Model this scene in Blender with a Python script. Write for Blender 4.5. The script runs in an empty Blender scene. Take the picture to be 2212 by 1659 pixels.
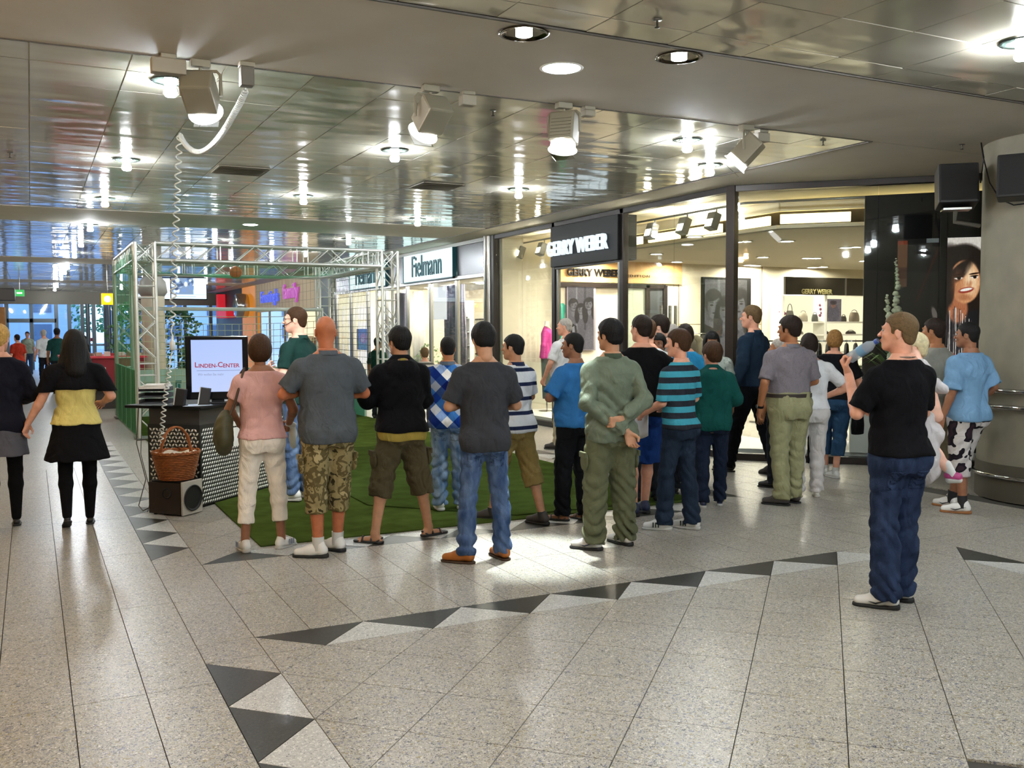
import bpy, bmesh, math, random
import numpy as np
from mathutils import Vector, Matrix
random.seed(7); np.random.seed(7)
sc = bpy.context.scene
COL = bpy.data.collections.new('mall'); sc.collection.children.link(COL)
PI = math.pi
# ------------------------------------------------------------ camera, world, exposure
EYE = 1.7
CAMR = Matrix(((0.8921880, 0.0293037, -0.4507126), (-0.4516454, 0.0487725, -0.8908634), (-0.0041232, 0.9983800, 0.0567491)))
FPX = 2052.05
cam = bpy.data.cameras.new('camera'); cam.sensor_width = 36.0; cam.lens = 36.0*FPX/2212.0
cam.clip_start = 0.05; cam.clip_end = 400
camo = bpy.data.objects.new('camera', cam); sc.collection.objects.link(camo)
camo.matrix_world = Matrix.Translation((0, 0, EYE)) @ CAMR.to_4x4()
sc.camera = camo
w = bpy.data.worlds.new('world'); sc.world = w; w.use_nodes = True
wn = w.node_tree.nodes; wl = w.node_tree.links
bg = wn['Background']
tc = wn.new('ShaderNodeTexCoord'); sep = wn.new('ShaderNodeSeparateXYZ'); wl.new(tc.outputs['Generated'], sep.inputs[0])
rp = wn.new('ShaderNodeValToRGB'); wl.new(sep.outputs['Z'], rp.inputs[0])
rp.color_ramp.elements[0].position = 0.0; rp.color_ramp.elements[0].color = (0.74, 0.88, 1.0, 1)
rp.color_ramp.elements[1].position = 0.6; rp.color_ramp.elements[1].color = (0.30, 0.50, 0.95, 1)
wl.new(rp.outputs[0], bg.inputs[0]); bg.inputs[1].default_value = 4.0
sc.view_settings.view_transform = 'Standard'; sc.view_settings.look = 'None'
sc.view_settings.gamma = 1.0; sc.view_settings.use_curve_mapping = False
sc.view_settings.exposure = 0.26
cy = sc.cycles
cy.adaptive_threshold = .025; cy.max_bounces = 7; cy.diffuse_bounces = 4; cy.glossy_bounces = 3; cy.transmission_bounces = 4; cy.transparent_max_bounces = 12
cy.sample_clamp_indirect = 4.0; cy.sample_clamp_direct = 0; cy.caustics_reflective = False; cy.caustics_refractive = False
cy.use_denoising = True; cy.use_light_tree = True
BULB = 430.0        # radiance of the bare ceiling bulbs
# ------------------------------------------------------------ helpers
def lin(h):
    if isinstance(h, str):
        h = h.lstrip('#'); c = [int(h[i:i+2], 16)/255 for i in (0, 2, 4)]
        return tuple(x/12.92 if x <= .04045 else ((x+.055)/1.055)**2.4 for x in c)
    return tuple(h)
MATS = {}
ORD = ['first', 'second', 'third', 'fourth', 'fifth', 'sixth', 'seventh', 'eighth', 'ninth', 'tenth', 'eleventh', 'twelfth', 'thirteenth', 'fourteenth', 'fifteenth', 'sixteenth', 'seventeenth', 'eighteenth']
def mat(name, col, rough=0.6, metal=0.0, emit=0.0, ecol=None, noise=0.0, nscale=8.0, bump=0.0, bscale=40.0, spec=0.5, alpha=1.0, sheen=0.0):
    if name in MATS: return MATS[name]
    m = bpy.data.materials.new(name); m.use_nodes = True; nt = m.node_tree; N = nt.nodes; L = nt.links
    b = N['Principled BSDF']; c = lin(col)
    b.inputs['Base Color'].default_value = (*c, 1); b.inputs['Roughness'].default_value = rough
    b.inputs['Metallic'].default_value = metal; b.inputs['Specular IOR Level'].default_value = spec
    if emit: b.inputs['Emission Color'].default_value = (*lin(ecol or col), 1); b.inputs['Emission Strength'].default_value = emit
    if sheen: b.inputs['Sheen Weight'].default_value = sheen
    if noise or bump:
        t = N.new('ShaderNodeTexCoord')
    if noise:
        n = N.new('ShaderNodeTexNoise'); n.inputs['Scale'].default_value = nscale; n.inputs['Detail'].default_value = 4
        L.new(t.outputs['Object'], n.inputs['Vector'])
        r = N.new('ShaderNodeValToRGB'); r.color_ramp.elements[0].position = .3; r.color_ramp.elements[1].position = .7
        r.color_ramp.elements[0].color = (*[max(0, x*(1-noise)) for x in c], 1); r.color_ramp.elements[1].color = (*[min(1, x*(1+noise)) for x in c], 1)
        L.new(n.outputs[0], r.inputs[0]); L.new(r.outputs[0], b.inputs['Base Color'])
    if bump:
        n2 = N.new('ShaderNodeTexNoise'); n2.inputs['Scale'].default_value = bscale; n2.inputs['Detail'].default_value = 3
        L.new(t.outputs['Object'], n2.inputs['Vector'])
        bp = N.new('ShaderNodeBump'); bp.inputs['Strength'].default_value = bump; bp.inputs['Distance'].default_value = .01
        L.new(n2.outputs[0], bp.inputs['Height']); L.new(bp.outputs[0], b.inputs['Normal'])
    MATS[name] = m
    return m
def drape(m, dist=.03, scale=7.0):       # soft creases on top of the fine weave
    nt = m.node_tree; N = nt.nodes; L = nt.links; b = N['Principled BSDF']
    if m.get('draped'): return m
    m['draped'] = 1; t = N.new('ShaderNodeTexCoord'); mp = N.new('ShaderNodeMapping'); mp.inputs['Scale'].default_value = (1.3, 1.3, .75); L.new(t.outputs['Object'], mp.inputs[0])
    n = N.new('ShaderNodeTexNoise'); n.inputs['Scale'].default_value = scale; n.inputs['Detail'].default_value = 3.5; n.inputs['Distortion'].default_value = 1.3; n.inputs['Roughness'].default_value = .45; L.new(mp.outputs[0], n.inputs['Vector'])
    bp = N.new('ShaderNodeBump'); bp.inputs['Strength'].default_value = .9; bp.inputs['Distance'].default_value = dist; L.new(n.outputs[0], bp.inputs['Height'])
    old = b.inputs['Normal'].links
    if old: L.new(old[0].from_socket, bp.inputs['Normal'])
    L.new(bp.outputs[0], b.inputs['Normal']); return m
def emat(name, col, s):
    return mat(name, '#000000', .5, 0, s, col)
def glassmat(name, tint='#ffffff', refl=1.0, solid=0.0):
    if name in MATS: return MATS[name]
    m = bpy.data.materials.new(name); m.use_nodes = True; nt = m.node_tree; N = nt.nodes; L = nt.links
    N.remove(N['Principled BSDF']); out = N['Material Output']
    tr = N.new('ShaderNodeBsdfTransparent'); tr.inputs[0].default_value = (*lin(tint), 1)
    gl = N.new('ShaderNodeBsdfGlossy'); gl.inputs['Roughness'].default_value = .02; gl.inputs[0].default_value = (refl, refl, refl, 1)
    fr = N.new('ShaderNodeFresnel'); gg = N.new('ShaderNodeNewGeometry'); io = N.new('ShaderNodeMapRange'); io.inputs[3].default_value = 1.5; io.inputs[4].default_value = 1/1.5; L.new(gg.outputs['Backfacing'], io.inputs[0]); L.new(io.outputs[0], fr.inputs[0])
    mx = N.new('ShaderNodeMixShader'); L.new(fr.outputs[0], mx.inputs[0]); L.new(tr.outputs[0], mx.inputs[1]); L.new(gl.outputs[0], mx.inputs[2])
    L.new(mx.outputs[0], out.inputs[0]); MATS[name] = m
    return m
class MB:
    def __init__(s): s.v = []; s.f = []; s.m = []; s.sm = []
    def add(s, vs, fs, mi=0, smooth=False, M=None):
        o = len(s.v)
        if M is not None: vs = [tuple(M @ Vector(p)) for p in vs]
        s.v += [tuple(p) for p in vs]; s.f += [tuple(i+o for i in f) for f in fs]; s.m += [mi]*len(fs); s.sm += [smooth]*len(fs)
        return s
    def box(s, c, d, rz=0, mi=0, M=None, b=0):
        x, y, z = d[0]/2, d[1]/2, d[2]/2
        R = Matrix.Translation(c) @ Matrix.Rotation(rz, 4, 'Z')
        if M is not None: R = M @ R
        if b <= 0:
            vs = [(-x,-y,-z),(x,-y,-z),(x,y,-z),(-x,y,-z),(-x,-y,z),(x,-y,z),(x,y,z),(-x,y,z)]
            return s.add(vs, [(3,2,1,0),(4,5,6,7),(0,1,5,4),(1,2,6,5),(2,3,7,6),(3,0,4,7)], mi, False, R)
        bm = bmesh.new(); bmesh.ops.create_cube(bm, size=1); bmesh.ops.scale(bm, vec=(x*2, y*2, z*2), verts=bm.verts)
        bmesh.ops.bevel(bm, geom=bm.edges[:], offset=b, segments=2, affect='EDGES', profile=.6)
        bm.verts.index_update(); vs = [tuple(v.co) for v in bm.verts]; fs = [tuple(v.index for v in f.verts) for f in bm.faces]; bm.free()
        return s.add(vs, fs, mi, False, R)
    def box2(s, a, b, mi=0, bev=0):
        return s.box([(a[i]+b[i])/2 for i in range(3)], [abs(b[i]-a[i]) for i in range(3)], 0, mi, None, bev)
    def cyl(s, a, b, r, n=12, r2=None, mi=0, caps=True, smooth=True, M=None):
        a = Vector(a); b = Vector(b); d = (b-a)
        if d.length < 1e-6: return s
        q = d.normalized().to_track_quat('Z', 'Y').to_matrix(); r2 = r if r2 is None else r2
        vs = []
        for k, (p, rr) in enumerate(((a, r), (b, r2))):
            for i in range(n):
                t = 2*PI*i/n; vs.append(p + q @ Vector((math.cos(t)*rr, math.sin(t)*rr, 0)))
        fs = [(i, (i+1) % n, n+(i+1) % n, n+i) for i in range(n)]
        s.add(vs, fs, mi, smooth, M)
        if caps:
            s.add(vs, [tuple(range(n-1, -1, -1)), tuple(range(n, 2*n))], mi, False, M)
        return s
    def tube(s, pts, r, n=8, mi=0, closed=False, rs=None, caps=True):
        P = [Vector(p) for p in pts]; m = len(P); vs = []; up = Vector((0, 0, 1)); prev = None
        for i in range(m):
            if closed: d = P[(i+1) % m]-P[i-1]
            else: d = P[min(i+1, m-1)]-P[max(i-1, 0)]
            d.normalize()
            if prev is None:
                a = up if abs(d.z) < .9 else Vector((1, 0, 0)); u = d.cross(a).normalized()
            else:
                u = (prev - d*prev.dot(d)).normalized()
            prev = u; v = d.cross(u); rr = rs[i] if rs else r
            for k in range(n):
                t = 2*PI*k/n; vs.append(P[i]+u*math.cos(t)*rr+v*math.sin(t)*rr)
        fs = []
        for i in range(m if closed else m-1):
            j = (i+1) % m
            for k in range(n): fs.append((i*n+k, i*n+(k+1) % n, j*n+(k+1) % n, j*n+k))
        s.add(vs, fs, mi, True)
        if caps and not closed:
            s.add(vs, [tuple(range(n-1, -1, -1)), tuple(range((m-1)*n, m*n))], mi, False)
        return s
    def lathe(s, prof, c=(0, 0, 0), n=24, mi=0, smooth=True, M=None, sx=1, sy=1):
        vs = []; fs = []
        for r, z in prof:
            for i in range(n):
                t = 2*PI*i/n; vs.append((c[0]+r*math.cos(t)*sx, c[1]+r*math.sin(t)*sy, c[2]+z))
        for j in range(len(prof)-1):
            for i in range(n): fs.append((j*n+i, j*n+(i+1) % n, (j+1)*n+(i+1) % n, (j+1)*n+i))
        return s.add(vs, fs, mi, smooth, M)
    def sph(s, c, r, n=16, mi=0, sc_=(1, 1, 1), M=None):
        m = n//2; pr = [(r*math.sin(PI*k/m), -r*math.cos(PI*k/m)) for k in range(m+1)]
        vs = []; fs = []
        for a, z in pr:
            for i in range(n):
                t = 2*PI*i/n; vs.append((c[0]+a*math.cos(t)*sc_[0], c[1]+a*math.sin(t)*sc_[1], c[2]+z*sc_[2]))
        for j in range(m):
            for i in range(n): fs.append((j*n+i, j*n+(i+1) % n, (j+1)*n+(i+1) % n, (j+1)*n+i))
        return s.add(vs, fs, mi, True, M)
    def prism(s, poly, z0, z1, mi=0, M=None):
        n = len(poly); vs = [(p[0], p[1], z0) for p in poly]+[(p[0], p[1], z1) for p in poly]
        fs = [tuple(range(n-1, -1, -1)), tuple(range(n, 2*n))]+[(i, (i+1) % n, n+(i+1) % n, n+i) for i in range(n)]
        return s.add(vs, fs, mi, False, M)
    def mesh(s, name, mats):
        me = bpy.data.meshes.new(name); me.from_pydata(s.v, [], s.f)
        for m in (mats if isinstance(mats, (list, tuple)) else [mats]): me.materials.append(m)
        me.polygons.foreach_set('material_index', s.m); me.polygons.foreach_set('use_smooth', s.sm); me.update()
        return me
def link(name, data, parent=None, loc=None, rz=0):
    o = bpy.data.objects.new(name, data); COL.objects.link(o)
    if loc is not None: o.location = loc
    if rz: o.rotation_euler = (0, 0, rz)
    if parent is not None: o.parent = parent
    return o
def obj(name, mb, mats, parent=None, loc=None, rz=0):
    return link(name, mb.mesh(name, mats), parent, loc, rz)
def tag(o, label=None, cat=None, group=None, kind=None):
    if label: o['label'] = label
    if cat: o['category'] = cat
    if group: o['group'] = group
    if kind: o['kind'] = kind
    return o
def thing(name, label, cat, loc=(0, 0, 0), rz=0, group=None):
    return tag(link(name, None, None, loc, rz), label, cat, group)
def dup(root, loc, rz=None, label=None):
    r = root.copy(); COL.objects.link(r); r.location = loc
    if rz is not None: r.rotation_euler = (0, 0, rz)
    if label: r['label'] = label
    for ch in list(root.children):
        c = ch.copy(); COL.objects.link(c); c.parent = r
        for g in ch.children:
            d = g.copy(); COL.objects.link(d); d.parent = c
    return r
def text_mesh(name, s, size, mats, parent, M, extrude=.01, bold=0.0, xs=1.0, align='CENTER', sp=1.0):
    cu = bpy.data.curves.new(name, 'FONT'); cu.body = s; cu.size = size; cu.extrude = extrude; cu.offset = bold
    cu.align_x = align; cu.align_y = 'CENTER'; cu.space_character = sp; cu.resolution_u = 3
    t = bpy.data.objects.new(name, cu); me = bpy.data.meshes.new_from_object(t); bpy.data.objects.remove(t)
    me.transform(M @ Matrix.Diagonal((xs, 1, 1, 1))); me.materials.clear(); me.materials.append(mats)
    return link(name, me, parent)
def frame(o, ex, ez):      # matrix whose x axis is ex, y axis is ez (text up) and z axis faces the reader
    ex = Vector(ex).normalized(); ey = Vector(ez).normalized(); n = ex.cross(ey)
    return Matrix(((ex.x, ey.x, n.x, o[0]), (ex.y, ey.y, n.y, o[1]), (ex.z, ey.z, n.z, o[2]), (0, 0, 0, 1)))
# painted flat print (posters, screens) made in memory
class Paint:
    def __init__(s, w, h, bg):
        s.w, s.h = w, h; s.a = np.ones((h, w, 4), np.float32); s.a[:, :, :3] = [int(bg[i:i+2], 16)/255 for i in (1, 3, 5)]
        s.Y, s.X = np.mgrid[0:h, 0:w]; s.X = (s.X+.5)/w; s.Y = 1-(s.Y+.5)/h     # y up
    def c(s, h): return np.array([int(h[i:i+2], 16)/255 for i in (1, 3, 5)], np.float32)
    def put(s, m, col, al=1.0):
        m = (m*al)[..., None]; s.a[:, :, :3] = s.a[:, :, :3]*(1-m)+s.c(col)*m
    def ell(s, cx, cy_, rx, ry, col, ang=0, soft=.12, al=1.0):
        ca, sa = math.cos(ang), math.sin(ang); dx = s.X-cx; dy = s.Y-cy_
        asp = s.h/s.w
        dy = dy*asp; u = (dx*ca+dy*sa)/rx; v = (-dx*sa+dy*ca)/(ry*asp)
        d = np.sqrt(u*u+v*v); s.put(np.clip((1-d)/soft+.5, 0, 1), col, al)
    def poly(s, pts, col, al=1.0):
        m = np.zeros(s.X.shape, bool); n = len(pts)
        for i in range(n):
            x0, y0 = pts[i]; x1, y1 = pts[(i+1) % n]
            if y0 == y1: continue
            c_ = ((y0 > s.Y) != (y1 > s.Y)) & (s.X < (x1-x0)*(s.Y-y0)/(y1-y0)+x0); m ^= c_
        s.put(m.astype(np.float32), col, al)
    def rect(s, x0, y0, x1, y1, col, al=1.0): s.poly([(x0, y0), (x1, y0), (x1, y1), (x0, y1)], col, al)
    def noise(s, amp, n=24):
        g = np.random.rand(n, n)-.5; yi = (np.linspace(0, n-1.01, s.h)).astype(int); xi = (np.linspace(0, n-1.01, s.w)).astype(int)
        s.a[:, :, :3] = np.clip(s.a[:, :, :3]+g[yi][:, xi][..., None]*amp, 0, 1)
    def mat(s, name, emit=0.0, rough=.5):
        im = bpy.data.images.new(name, s.w, s.h); im.pixels.foreach_set(np.ascontiguousarray(s.a[::-1]).ravel()); im.update(); im.pack()
        m = bpy.data.materials.new(name); m.use_nodes = True; N = m.node_tree.nodes; L = m.node_tree.links; b = N['Principled BSDF']
        t = N.new('ShaderNodeTexImage'); t.image = im; b.inputs['Roughness'].default_value = rough
        if emit:
            b.inputs['Base Color'].default_value = (0, 0, 0, 1); L.new(t.outputs[0], b.inputs['Emission Color']); b.inputs['Emission Strength'].default_value = emit
        else: L.new(t.outputs[0], b.inputs['Base Color'])
        return m
def picture(name, m, a, b, c, parent=None):   # quad a (lower left) b (lower right) c (upper right), uv mapped
    a, b, c = Vector(a), Vector(b), Vector(c); d = a+(c-b)
    me = bpy.data.meshes.new(name); me.from_pydata([a, b, c, d], [], [(0, 1, 2, 3)]); uv = me.uv_layers.new()
    for i, q in enumerate(((0, 0), (1, 0), (1, 1), (0, 1))): uv.data[i].uv = q
    me.materials.append(m); return link(name, me, parent)
# ------------------------------------------------------------ figures: signed distance volumes turned into continuous skins
F32 = np.float32
class Vol:
    def __init__(s, lo, hi, h):
        s.lo = np.array(lo, float); s.h = h
        s.n = (np.ceil((np.array(hi, float)-s.lo)/h)+1).astype(int)
        s.ax = [(s.lo[i]+h*np.arange(s.n[i])).astype(F32) for i in range(3)]
        s.d = np.full(tuple(s.n), .5, F32)
    def win(s, lo, hi):
        a = np.clip(np.floor((np.array(lo)-s.lo)/s.h).astype(int), 0, s.n); b = np.clip(np.ceil((np.array(hi)-s.lo)/s.h).astype(int)+1, 0, s.n)
        sl = tuple(slice(a[i], max(a[i], b[i])) for i in range(3))
        return sl, s.ax[0][sl[0]][:, None, None], s.ax[1][sl[1]][None, :, None], s.ax[2][sl[2]][None, None, :]
    def mix(s, sl, d, k, sub=False):
        a = s.d[sl]
        if sub:
            d = -d; h = np.clip(.5-.5*(a-d)/max(k, 1e-5), 0, 1); s.d[sl] = a*(1-h)+d*h+k*h*(1-h)
        else:
            h = np.clip(.5+.5*(a-d)/max(k, 1e-5), 0, 1); s.d[sl] = a*(1-h)+d*h-k*h*(1-h)
    def cone(s, a, b, ra, rb, k=.02, cut=None, sub=False):
        a = np.array(a, float); b = np.array(b, float); m = max(ra, rb)+k+3*s.h
        sl, X, Y, Z = s.win(np.minimum(a, b)-m, np.maximum(a, b)+m)
        if 0 in s.d[sl].shape: return s
        ab = b-a; L = float(ab@ab)+1e-9
        px, py, pz = X-a[0], Y-a[1], Z-a[2]
        t0 = (px*ab[0]+py*ab[1]+pz*ab[2])/L; t = np.clip(t0, 0, 1)
        d = np.sqrt((px-t*ab[0])**2+(py-t*ab[1])**2+(pz-t*ab[2])**2)-(ra+(rb-ra)*t)
        if cut: d = np.maximum(d, (t0-cut)*math.sqrt(L))
        s.mix(sl, d.astype(F32), k, sub); return s
    def ell(s, c, r, k=.02, R=None, sub=False):
        c = np.array(c, float); r = np.array(r, float); m = max(r)+k+3*s.h
        sl, X, Y, Z = s.win(c-m, c+m)
        if 0 in s.d[sl].shape: return s
        q = [X-c[0], Y-c[1], Z-c[2]]
        if R is not None: q = [q[0]*R[0][i]+q[1]*R[1][i]+q[2]*R[2][i] for i in range(3)]
        k0 = np.sqrt((q[0]/r[0])**2+(q[1]/r[1])**2+(q[2]/r[2])**2)
        k1 = np.sqrt((q[0]/r[0]**2)**2+(q[1]/r[1]**2)**2+(q[2]/r[2]**2)**2)+1e-6
        s.mix(sl, (k0*(k0-1)/k1).astype(F32), k, sub); return s
    def loft(s, tab, k=.02, lean=None, pw=2.3):
        # tab rows: z, halfwidth, halfdepth, y offset
        T = np.array(tab, float); z0, z1 = T[0, 0], T[-1, 0]; mw = T[:, 1:3].max()+.08
        sl, X, Y, Z = s.win((-mw-.1, -mw-.15, z0-.05), (mw+.1, mw+.15, z1+.05))
        if 0 in s.d[sl].shape: return s
        z = Z[0, 0]; a = np.interp(z, T[:, 0], T[:, 1]); b = np.interp(z, T[:, 0], T[:, 2]); o = np.interp(z, T[:, 0], T[:, 3])
        sx = 0.0*z
        if lean is not None: o = o+lean[1](z); sx = lean[0](z)
        rho = (np.abs((X-sx)/a)**pw+np.abs((Y-o)/b)**pw)**(1/pw)
        d = (rho-1)*np.minimum(a, b); d = np.maximum(d, np.maximum(Z-z1, z0-Z))
        s.mix(sl, d.astype(F32), k); return s
    def grid(s): return s.ax[0][:, None, None], s.ax[1][None, :, None], s.ax[2][None, None, :]
    def cutmax(s, e): s.d = np.maximum(s.d, e.astype(F32)); return s
    def mesh(s):
        d = s.d; d[0] = d[-1] = .5; d[:, 0] = d[:, -1] = .5; d[:, :, 0] = d[:, :, -1] = .5
        g = d < 0; n = [x-1 for x in d.shape]
        cnt = np.zeros(n, np.int8)
        cor = [(i, j, k) for i in (0, 1) for j in (0, 1) for k in (0, 1)]
        for i, j, k in cor: cnt += g[i:i+n[0], j:j+n[1], k:k+n[2]]
        I = np.argwhere((cnt > 0) & (cnt < 8))
        if len(I) == 0: return np.zeros((0, 3)), np.zeros((0, 4), int)
        V = np.stack([d[I[:, 0]+i, I[:, 1]+j, I[:, 2]+k] for i, j, k in cor], 1)
        acc = np.zeros((len(I), 3)); c = np.zeros(len(I))
        for a in range(8):
            for ax in range(3):
                if cor[a][ax] == 0:
                    q = list(cor[a]); q[ax] = 1; b = cor.index(tuple(q)); va, vb = V[:, a], V[:, b]; m = (va < 0) != (vb < 0)
                    t = np.where(m, va/np.where(m, va-vb, 1), 0)
                    for x in range(3): acc[:, x] += np.where(m, cor[a][x]+(t if x == ax else 0), 0)
                    c += m
        P = (I+acc/c[:, None])*s.h+s.lo
        idx = np.full(n, -1, np.int64); idx[I[:, 0], I[:, 1], I[:, 2]] = np.arange(len(I))
        Q = []
        for ax in range(3):
            u, v = [(1, 2), (2, 0), (0, 1)][ax]
            a = [slice(1, -1)]*3; a[ax] = slice(0, -1); b = [slice(1, -1)]*3; b[ax] = slice(1, None)
            ga, gb = g[tuple(a)], g[tuple(b)]; E = np.argwhere(ga != gb)
            if len(E) == 0: continue
            flip = ga[E[:, 0], E[:, 1], E[:, 2]]
            o = np.array([1, 1, 1]); o[ax] = 0; E = E+o
            def at(du, dv):
                e = E.copy(); e[:, u] -= du; e[:, v] -= dv; return idx[e[:, 0], e[:, 1], e[:, 2]]
            q = np.stack([at(1, 1), at(0, 1), at(0, 0), at(1, 0)], 1)
            q[~flip] = q[~flip][:, ::-1]; Q.append(q)
        return P, np.concatenate(Q)
def npmesh(name, parts, mats):      # parts: list of (V, Q, material index)
    vs = []; fs = []; mi = []; o = 0
    for V, Q, m in parts:
        vs.append(V); fs.append(Q+o); mi.append(np.full(len(Q), m)); o += len(V)
    V = np.concatenate(vs); Q = np.concatenate(fs); mi = np.concatenate(mi)
    me = bpy.data.meshes.new(name); me.vertices.add(len(V)); me.vertices.foreach_set('co', V.astype(F32).ravel())
    me.loops.add(Q.size); me.loops.foreach_set('vertex_index', Q.astype(np.int32).ravel())
    me.polygons.add(len(Q)); me.polygons.foreach_set('loop_start', np.arange(0, Q.size, 4, dtype=np.int32))
    me.polygons.foreach_set('material_index', mi.astype(np.int32)); me.polygons.foreach_set('use_smooth', np.ones(len(Q), bool))
    for m in (mats if isinstance(mats, (list, tuple)) else [mats]): me.materials.append(m)
    me.update(calc_edges=True); return me
def xf(V, M):
    A = np.array(M); return V@A[:3, :3].T+A[:3, 3]
CACHE = {}
def cached(key, fn):
    if key not in CACHE: CACHE[key] = fn()
    return CACHE[key]
def head_vq(sex, h):
    def f():
        v = Vol((-.11, -.14, -.2), (.11, .15, .15), h); fm = sex == 'f'
        v.ell((0, -.014, .035), (.074, .095, .086), .02)
        v.ell((0, .028, -.03), (.060, .066, .084), .03)
        v.ell((0, .058, -.088), (.026 if fm else .032, .026, .026), .03)
        for s in (-1, 1):
            v.cone((s*.05, -.005, -.045), (s*.02, .06, -.094), .018, .016, .022)
            v.ell((s*.04, .066, -.018), (.02, .018, .018), .02)
            v.ell((s*.031, .101, .010), (.018, .014, .010), .012, sub=True)
            v.ell((s*.0125, .106, -.026), (.009, .010, .008), .006)
        if not fm:
            v.cone((-.036, .083, .027), (.036, .083, .027), .010, .010, .014)
        v.cone((0, .088, .012), (0, .111, -.024), .006, .0100, .011)
        v.cone((-.017, .092, -.051), (.017, .092, -.051), .0055, .0055, .006)
        v.cone((-.015, .091, -.061), (.015, .091, -.061), .0065, .0065, .006)
        v.cone((-.022, .101, -.0555), (.022, .101, -.0555), .002, .002, .003, sub=True)
        for s in (-1, 1):
            v.ell((s*.078, -.012, -.006), (.007, .019, .031), .006, Matrix.Rotation(s*-.25, 3, 'Z') @ Matrix.Rotation(-.15, 3, 'X'))
            v.ell((s*.087, -.008, -.002), (.005, .010, .017), .004, sub=True)
        rn = .047 if fm else .056
        v.cone((0, -.028, -.05), (0, -.030, -.145), rn, rn, .03)
        return v.mesh()
    return cached(('head', sex, h), f)
def hair_vq(style, h, seed=0):
    def f():
        t = {'buzz': .002, 'short': .010, 'fade': .007, 'thick': .020, 'bald': .001}.get(style, .017)
        lo = (-.21, -.22, -.36) if style == 'long' else (-.14, -.18, -.2)
        v = Vol(lo, (.21 if style == 'long' else .14, .16, .2), h)
        v.ell((0, -.016, .038), (.076+t, .096+t, .087+t), .02)
        v.ell((0, -.045, -.025), (.060+t*.7, .058+t*.8, .062), .02)
        if style in ('bob', 'long', 'puff', 'bangs'):
            w = .020 if style != 'puff' else .014
            v.ell((0, -.028, -.012), (.078+w, .088+w*.8, .098 if style == 'puff' else .105), .03)
        if style in ('long', 'bangs'):
            v.cone((0, -.075, .0), (0, -.09, -.25 if style == 'long' else -.13), .085, .10 if style == 'long' else .07, .04)
            for s in (-1, 1): v.cone((s*.06, -.03, .0), (s*(.11 if style == 'long' else .075), -.04, -.24 if style == 'long' else -.13), .04, .055 if style == 'long' else .045, .03)
        if style == 'bun':
            v.ell((0, -.105, .075), (.048, .045, .045), .012)
        X, Y, Z = v.grid(); y = Y[0, :, 0]
        if style in ('bob', 'long', 'bangs', 'puff'):
            zb = np.interp(y, [-.12, -.02, .018, .03, .052, .075, .11], [-.115, -.125, -.11, -.02, .045, .060 if style != 'bangs' else .028, .052 if style != 'bangs' else .03])
            if style == 'long': zb = np.where(y < .03, -.34, zb)
            if style == 'bangs': zb = np.where(y < .03, -.15, zb)
            if style == 'puff': zb = np.interp(y, [-.12, -.06, .0, .03, .052, .11], [-.085, -.085, -.03, -.01, .04, .06])
        else:
            hi = .075 if style == 'bald' else .062
            zb = np.interp(y, [-.13, -.075, -.052, -.035, -.030, .008, .014, .030, .034, .05, .08, .11], [-.062, -.07, -.055, -.02, .012, .016, -.028, -.026, .03, .055, hi, hi])
        v.cutmax((zb[None, :, None]-Z)*.85)
        a = np.arctan2(X, Y+.02); rr = random.Random(seed)
        if style not in ('buzz', 'fade'):
            amp = .0035 if style in ('short', 'thick', 'bun') else .0028
            v.d += (amp*.55*np.sin(a*9+Z*18+rr.random()*6)*np.cos(Z*30+a*3+rr.random()*6)+amp*.35*np.sin(a*31+Z*12+2*np.sin(Z*20))).astype(F32)
            if style == 'puff': v.d += (.004*np.sin(X*110)*np.sin(Y*95+1)*np.sin(Z*105)).astype(F32)
        return v.mesh()
    return cached(('hair', style, h, seed), f)
def hand_vq(curl, h):
    def f():
        v = Vol((-.03, -.075, -.12), (.2, .085, .05), h)
        v.cone((-.02, 0, 0), (.012, 0, 0), .024, .024, .01)
        for i, (y, L, r) in enumerate(((.030, .070, .0088), (.0105, .078, .009), (-.010, .072, .0086), (-.029, .056, .0076))):
            b = np.array((.088-.004*abs(i-1), y*1.05, 0.0)); v.cone((.01, y*.55, -.002), b, .015, .0125, .012)
            ang = 0; p = b; c = curl*(1+.12*i); r0 = r
            for q, (fr, cf) in enumerate(((.45, .75), (.3, 1.1), (.25, .8))):
                ang += c*cf; dv = np.array((math.cos(ang), y*1.2 if curl < .5 else 0, -math.sin(ang))); e = p+dv*L*fr
                v.cone(p, e, r0, r0*.9, .0025 if q == 0 else .004); p = e; r0 *= .9
        v.cone((.015, .018, -.008), (.045, .045, -.018), .016, .0125, .01)
        v.cone((.045, .045, -.018), (.068, .055, -.024-.02*curl), .0115, .0105, .006)
        v.cone((.068, .055, -.024-.02*curl), (.090, .050-.02*curl, -.03-.03*curl), .0100, .0085, .004)
        return v.mesh()
    return cached(('hand', round(curl, 2), h), f)
SK = {}
def skin(name, c):
    return mat('skin_'+name, c, .5, noise=.10, nscale=22, bump=.03, bscale=160, spec=.35)
SKIN = dict(fair=skin('fair', '#d29a80'), pale=skin('pale', '#e0b09a'), tan=skin('tan', '#a06c4a'), red=skin('red', '#b06a48'), asian=skin('asian', '#b28466'), brown=skin('brown', '#8c6048'))
def hmat(n, c, r, **k): return mat(n, c, .62, spec=.22, **k)
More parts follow.
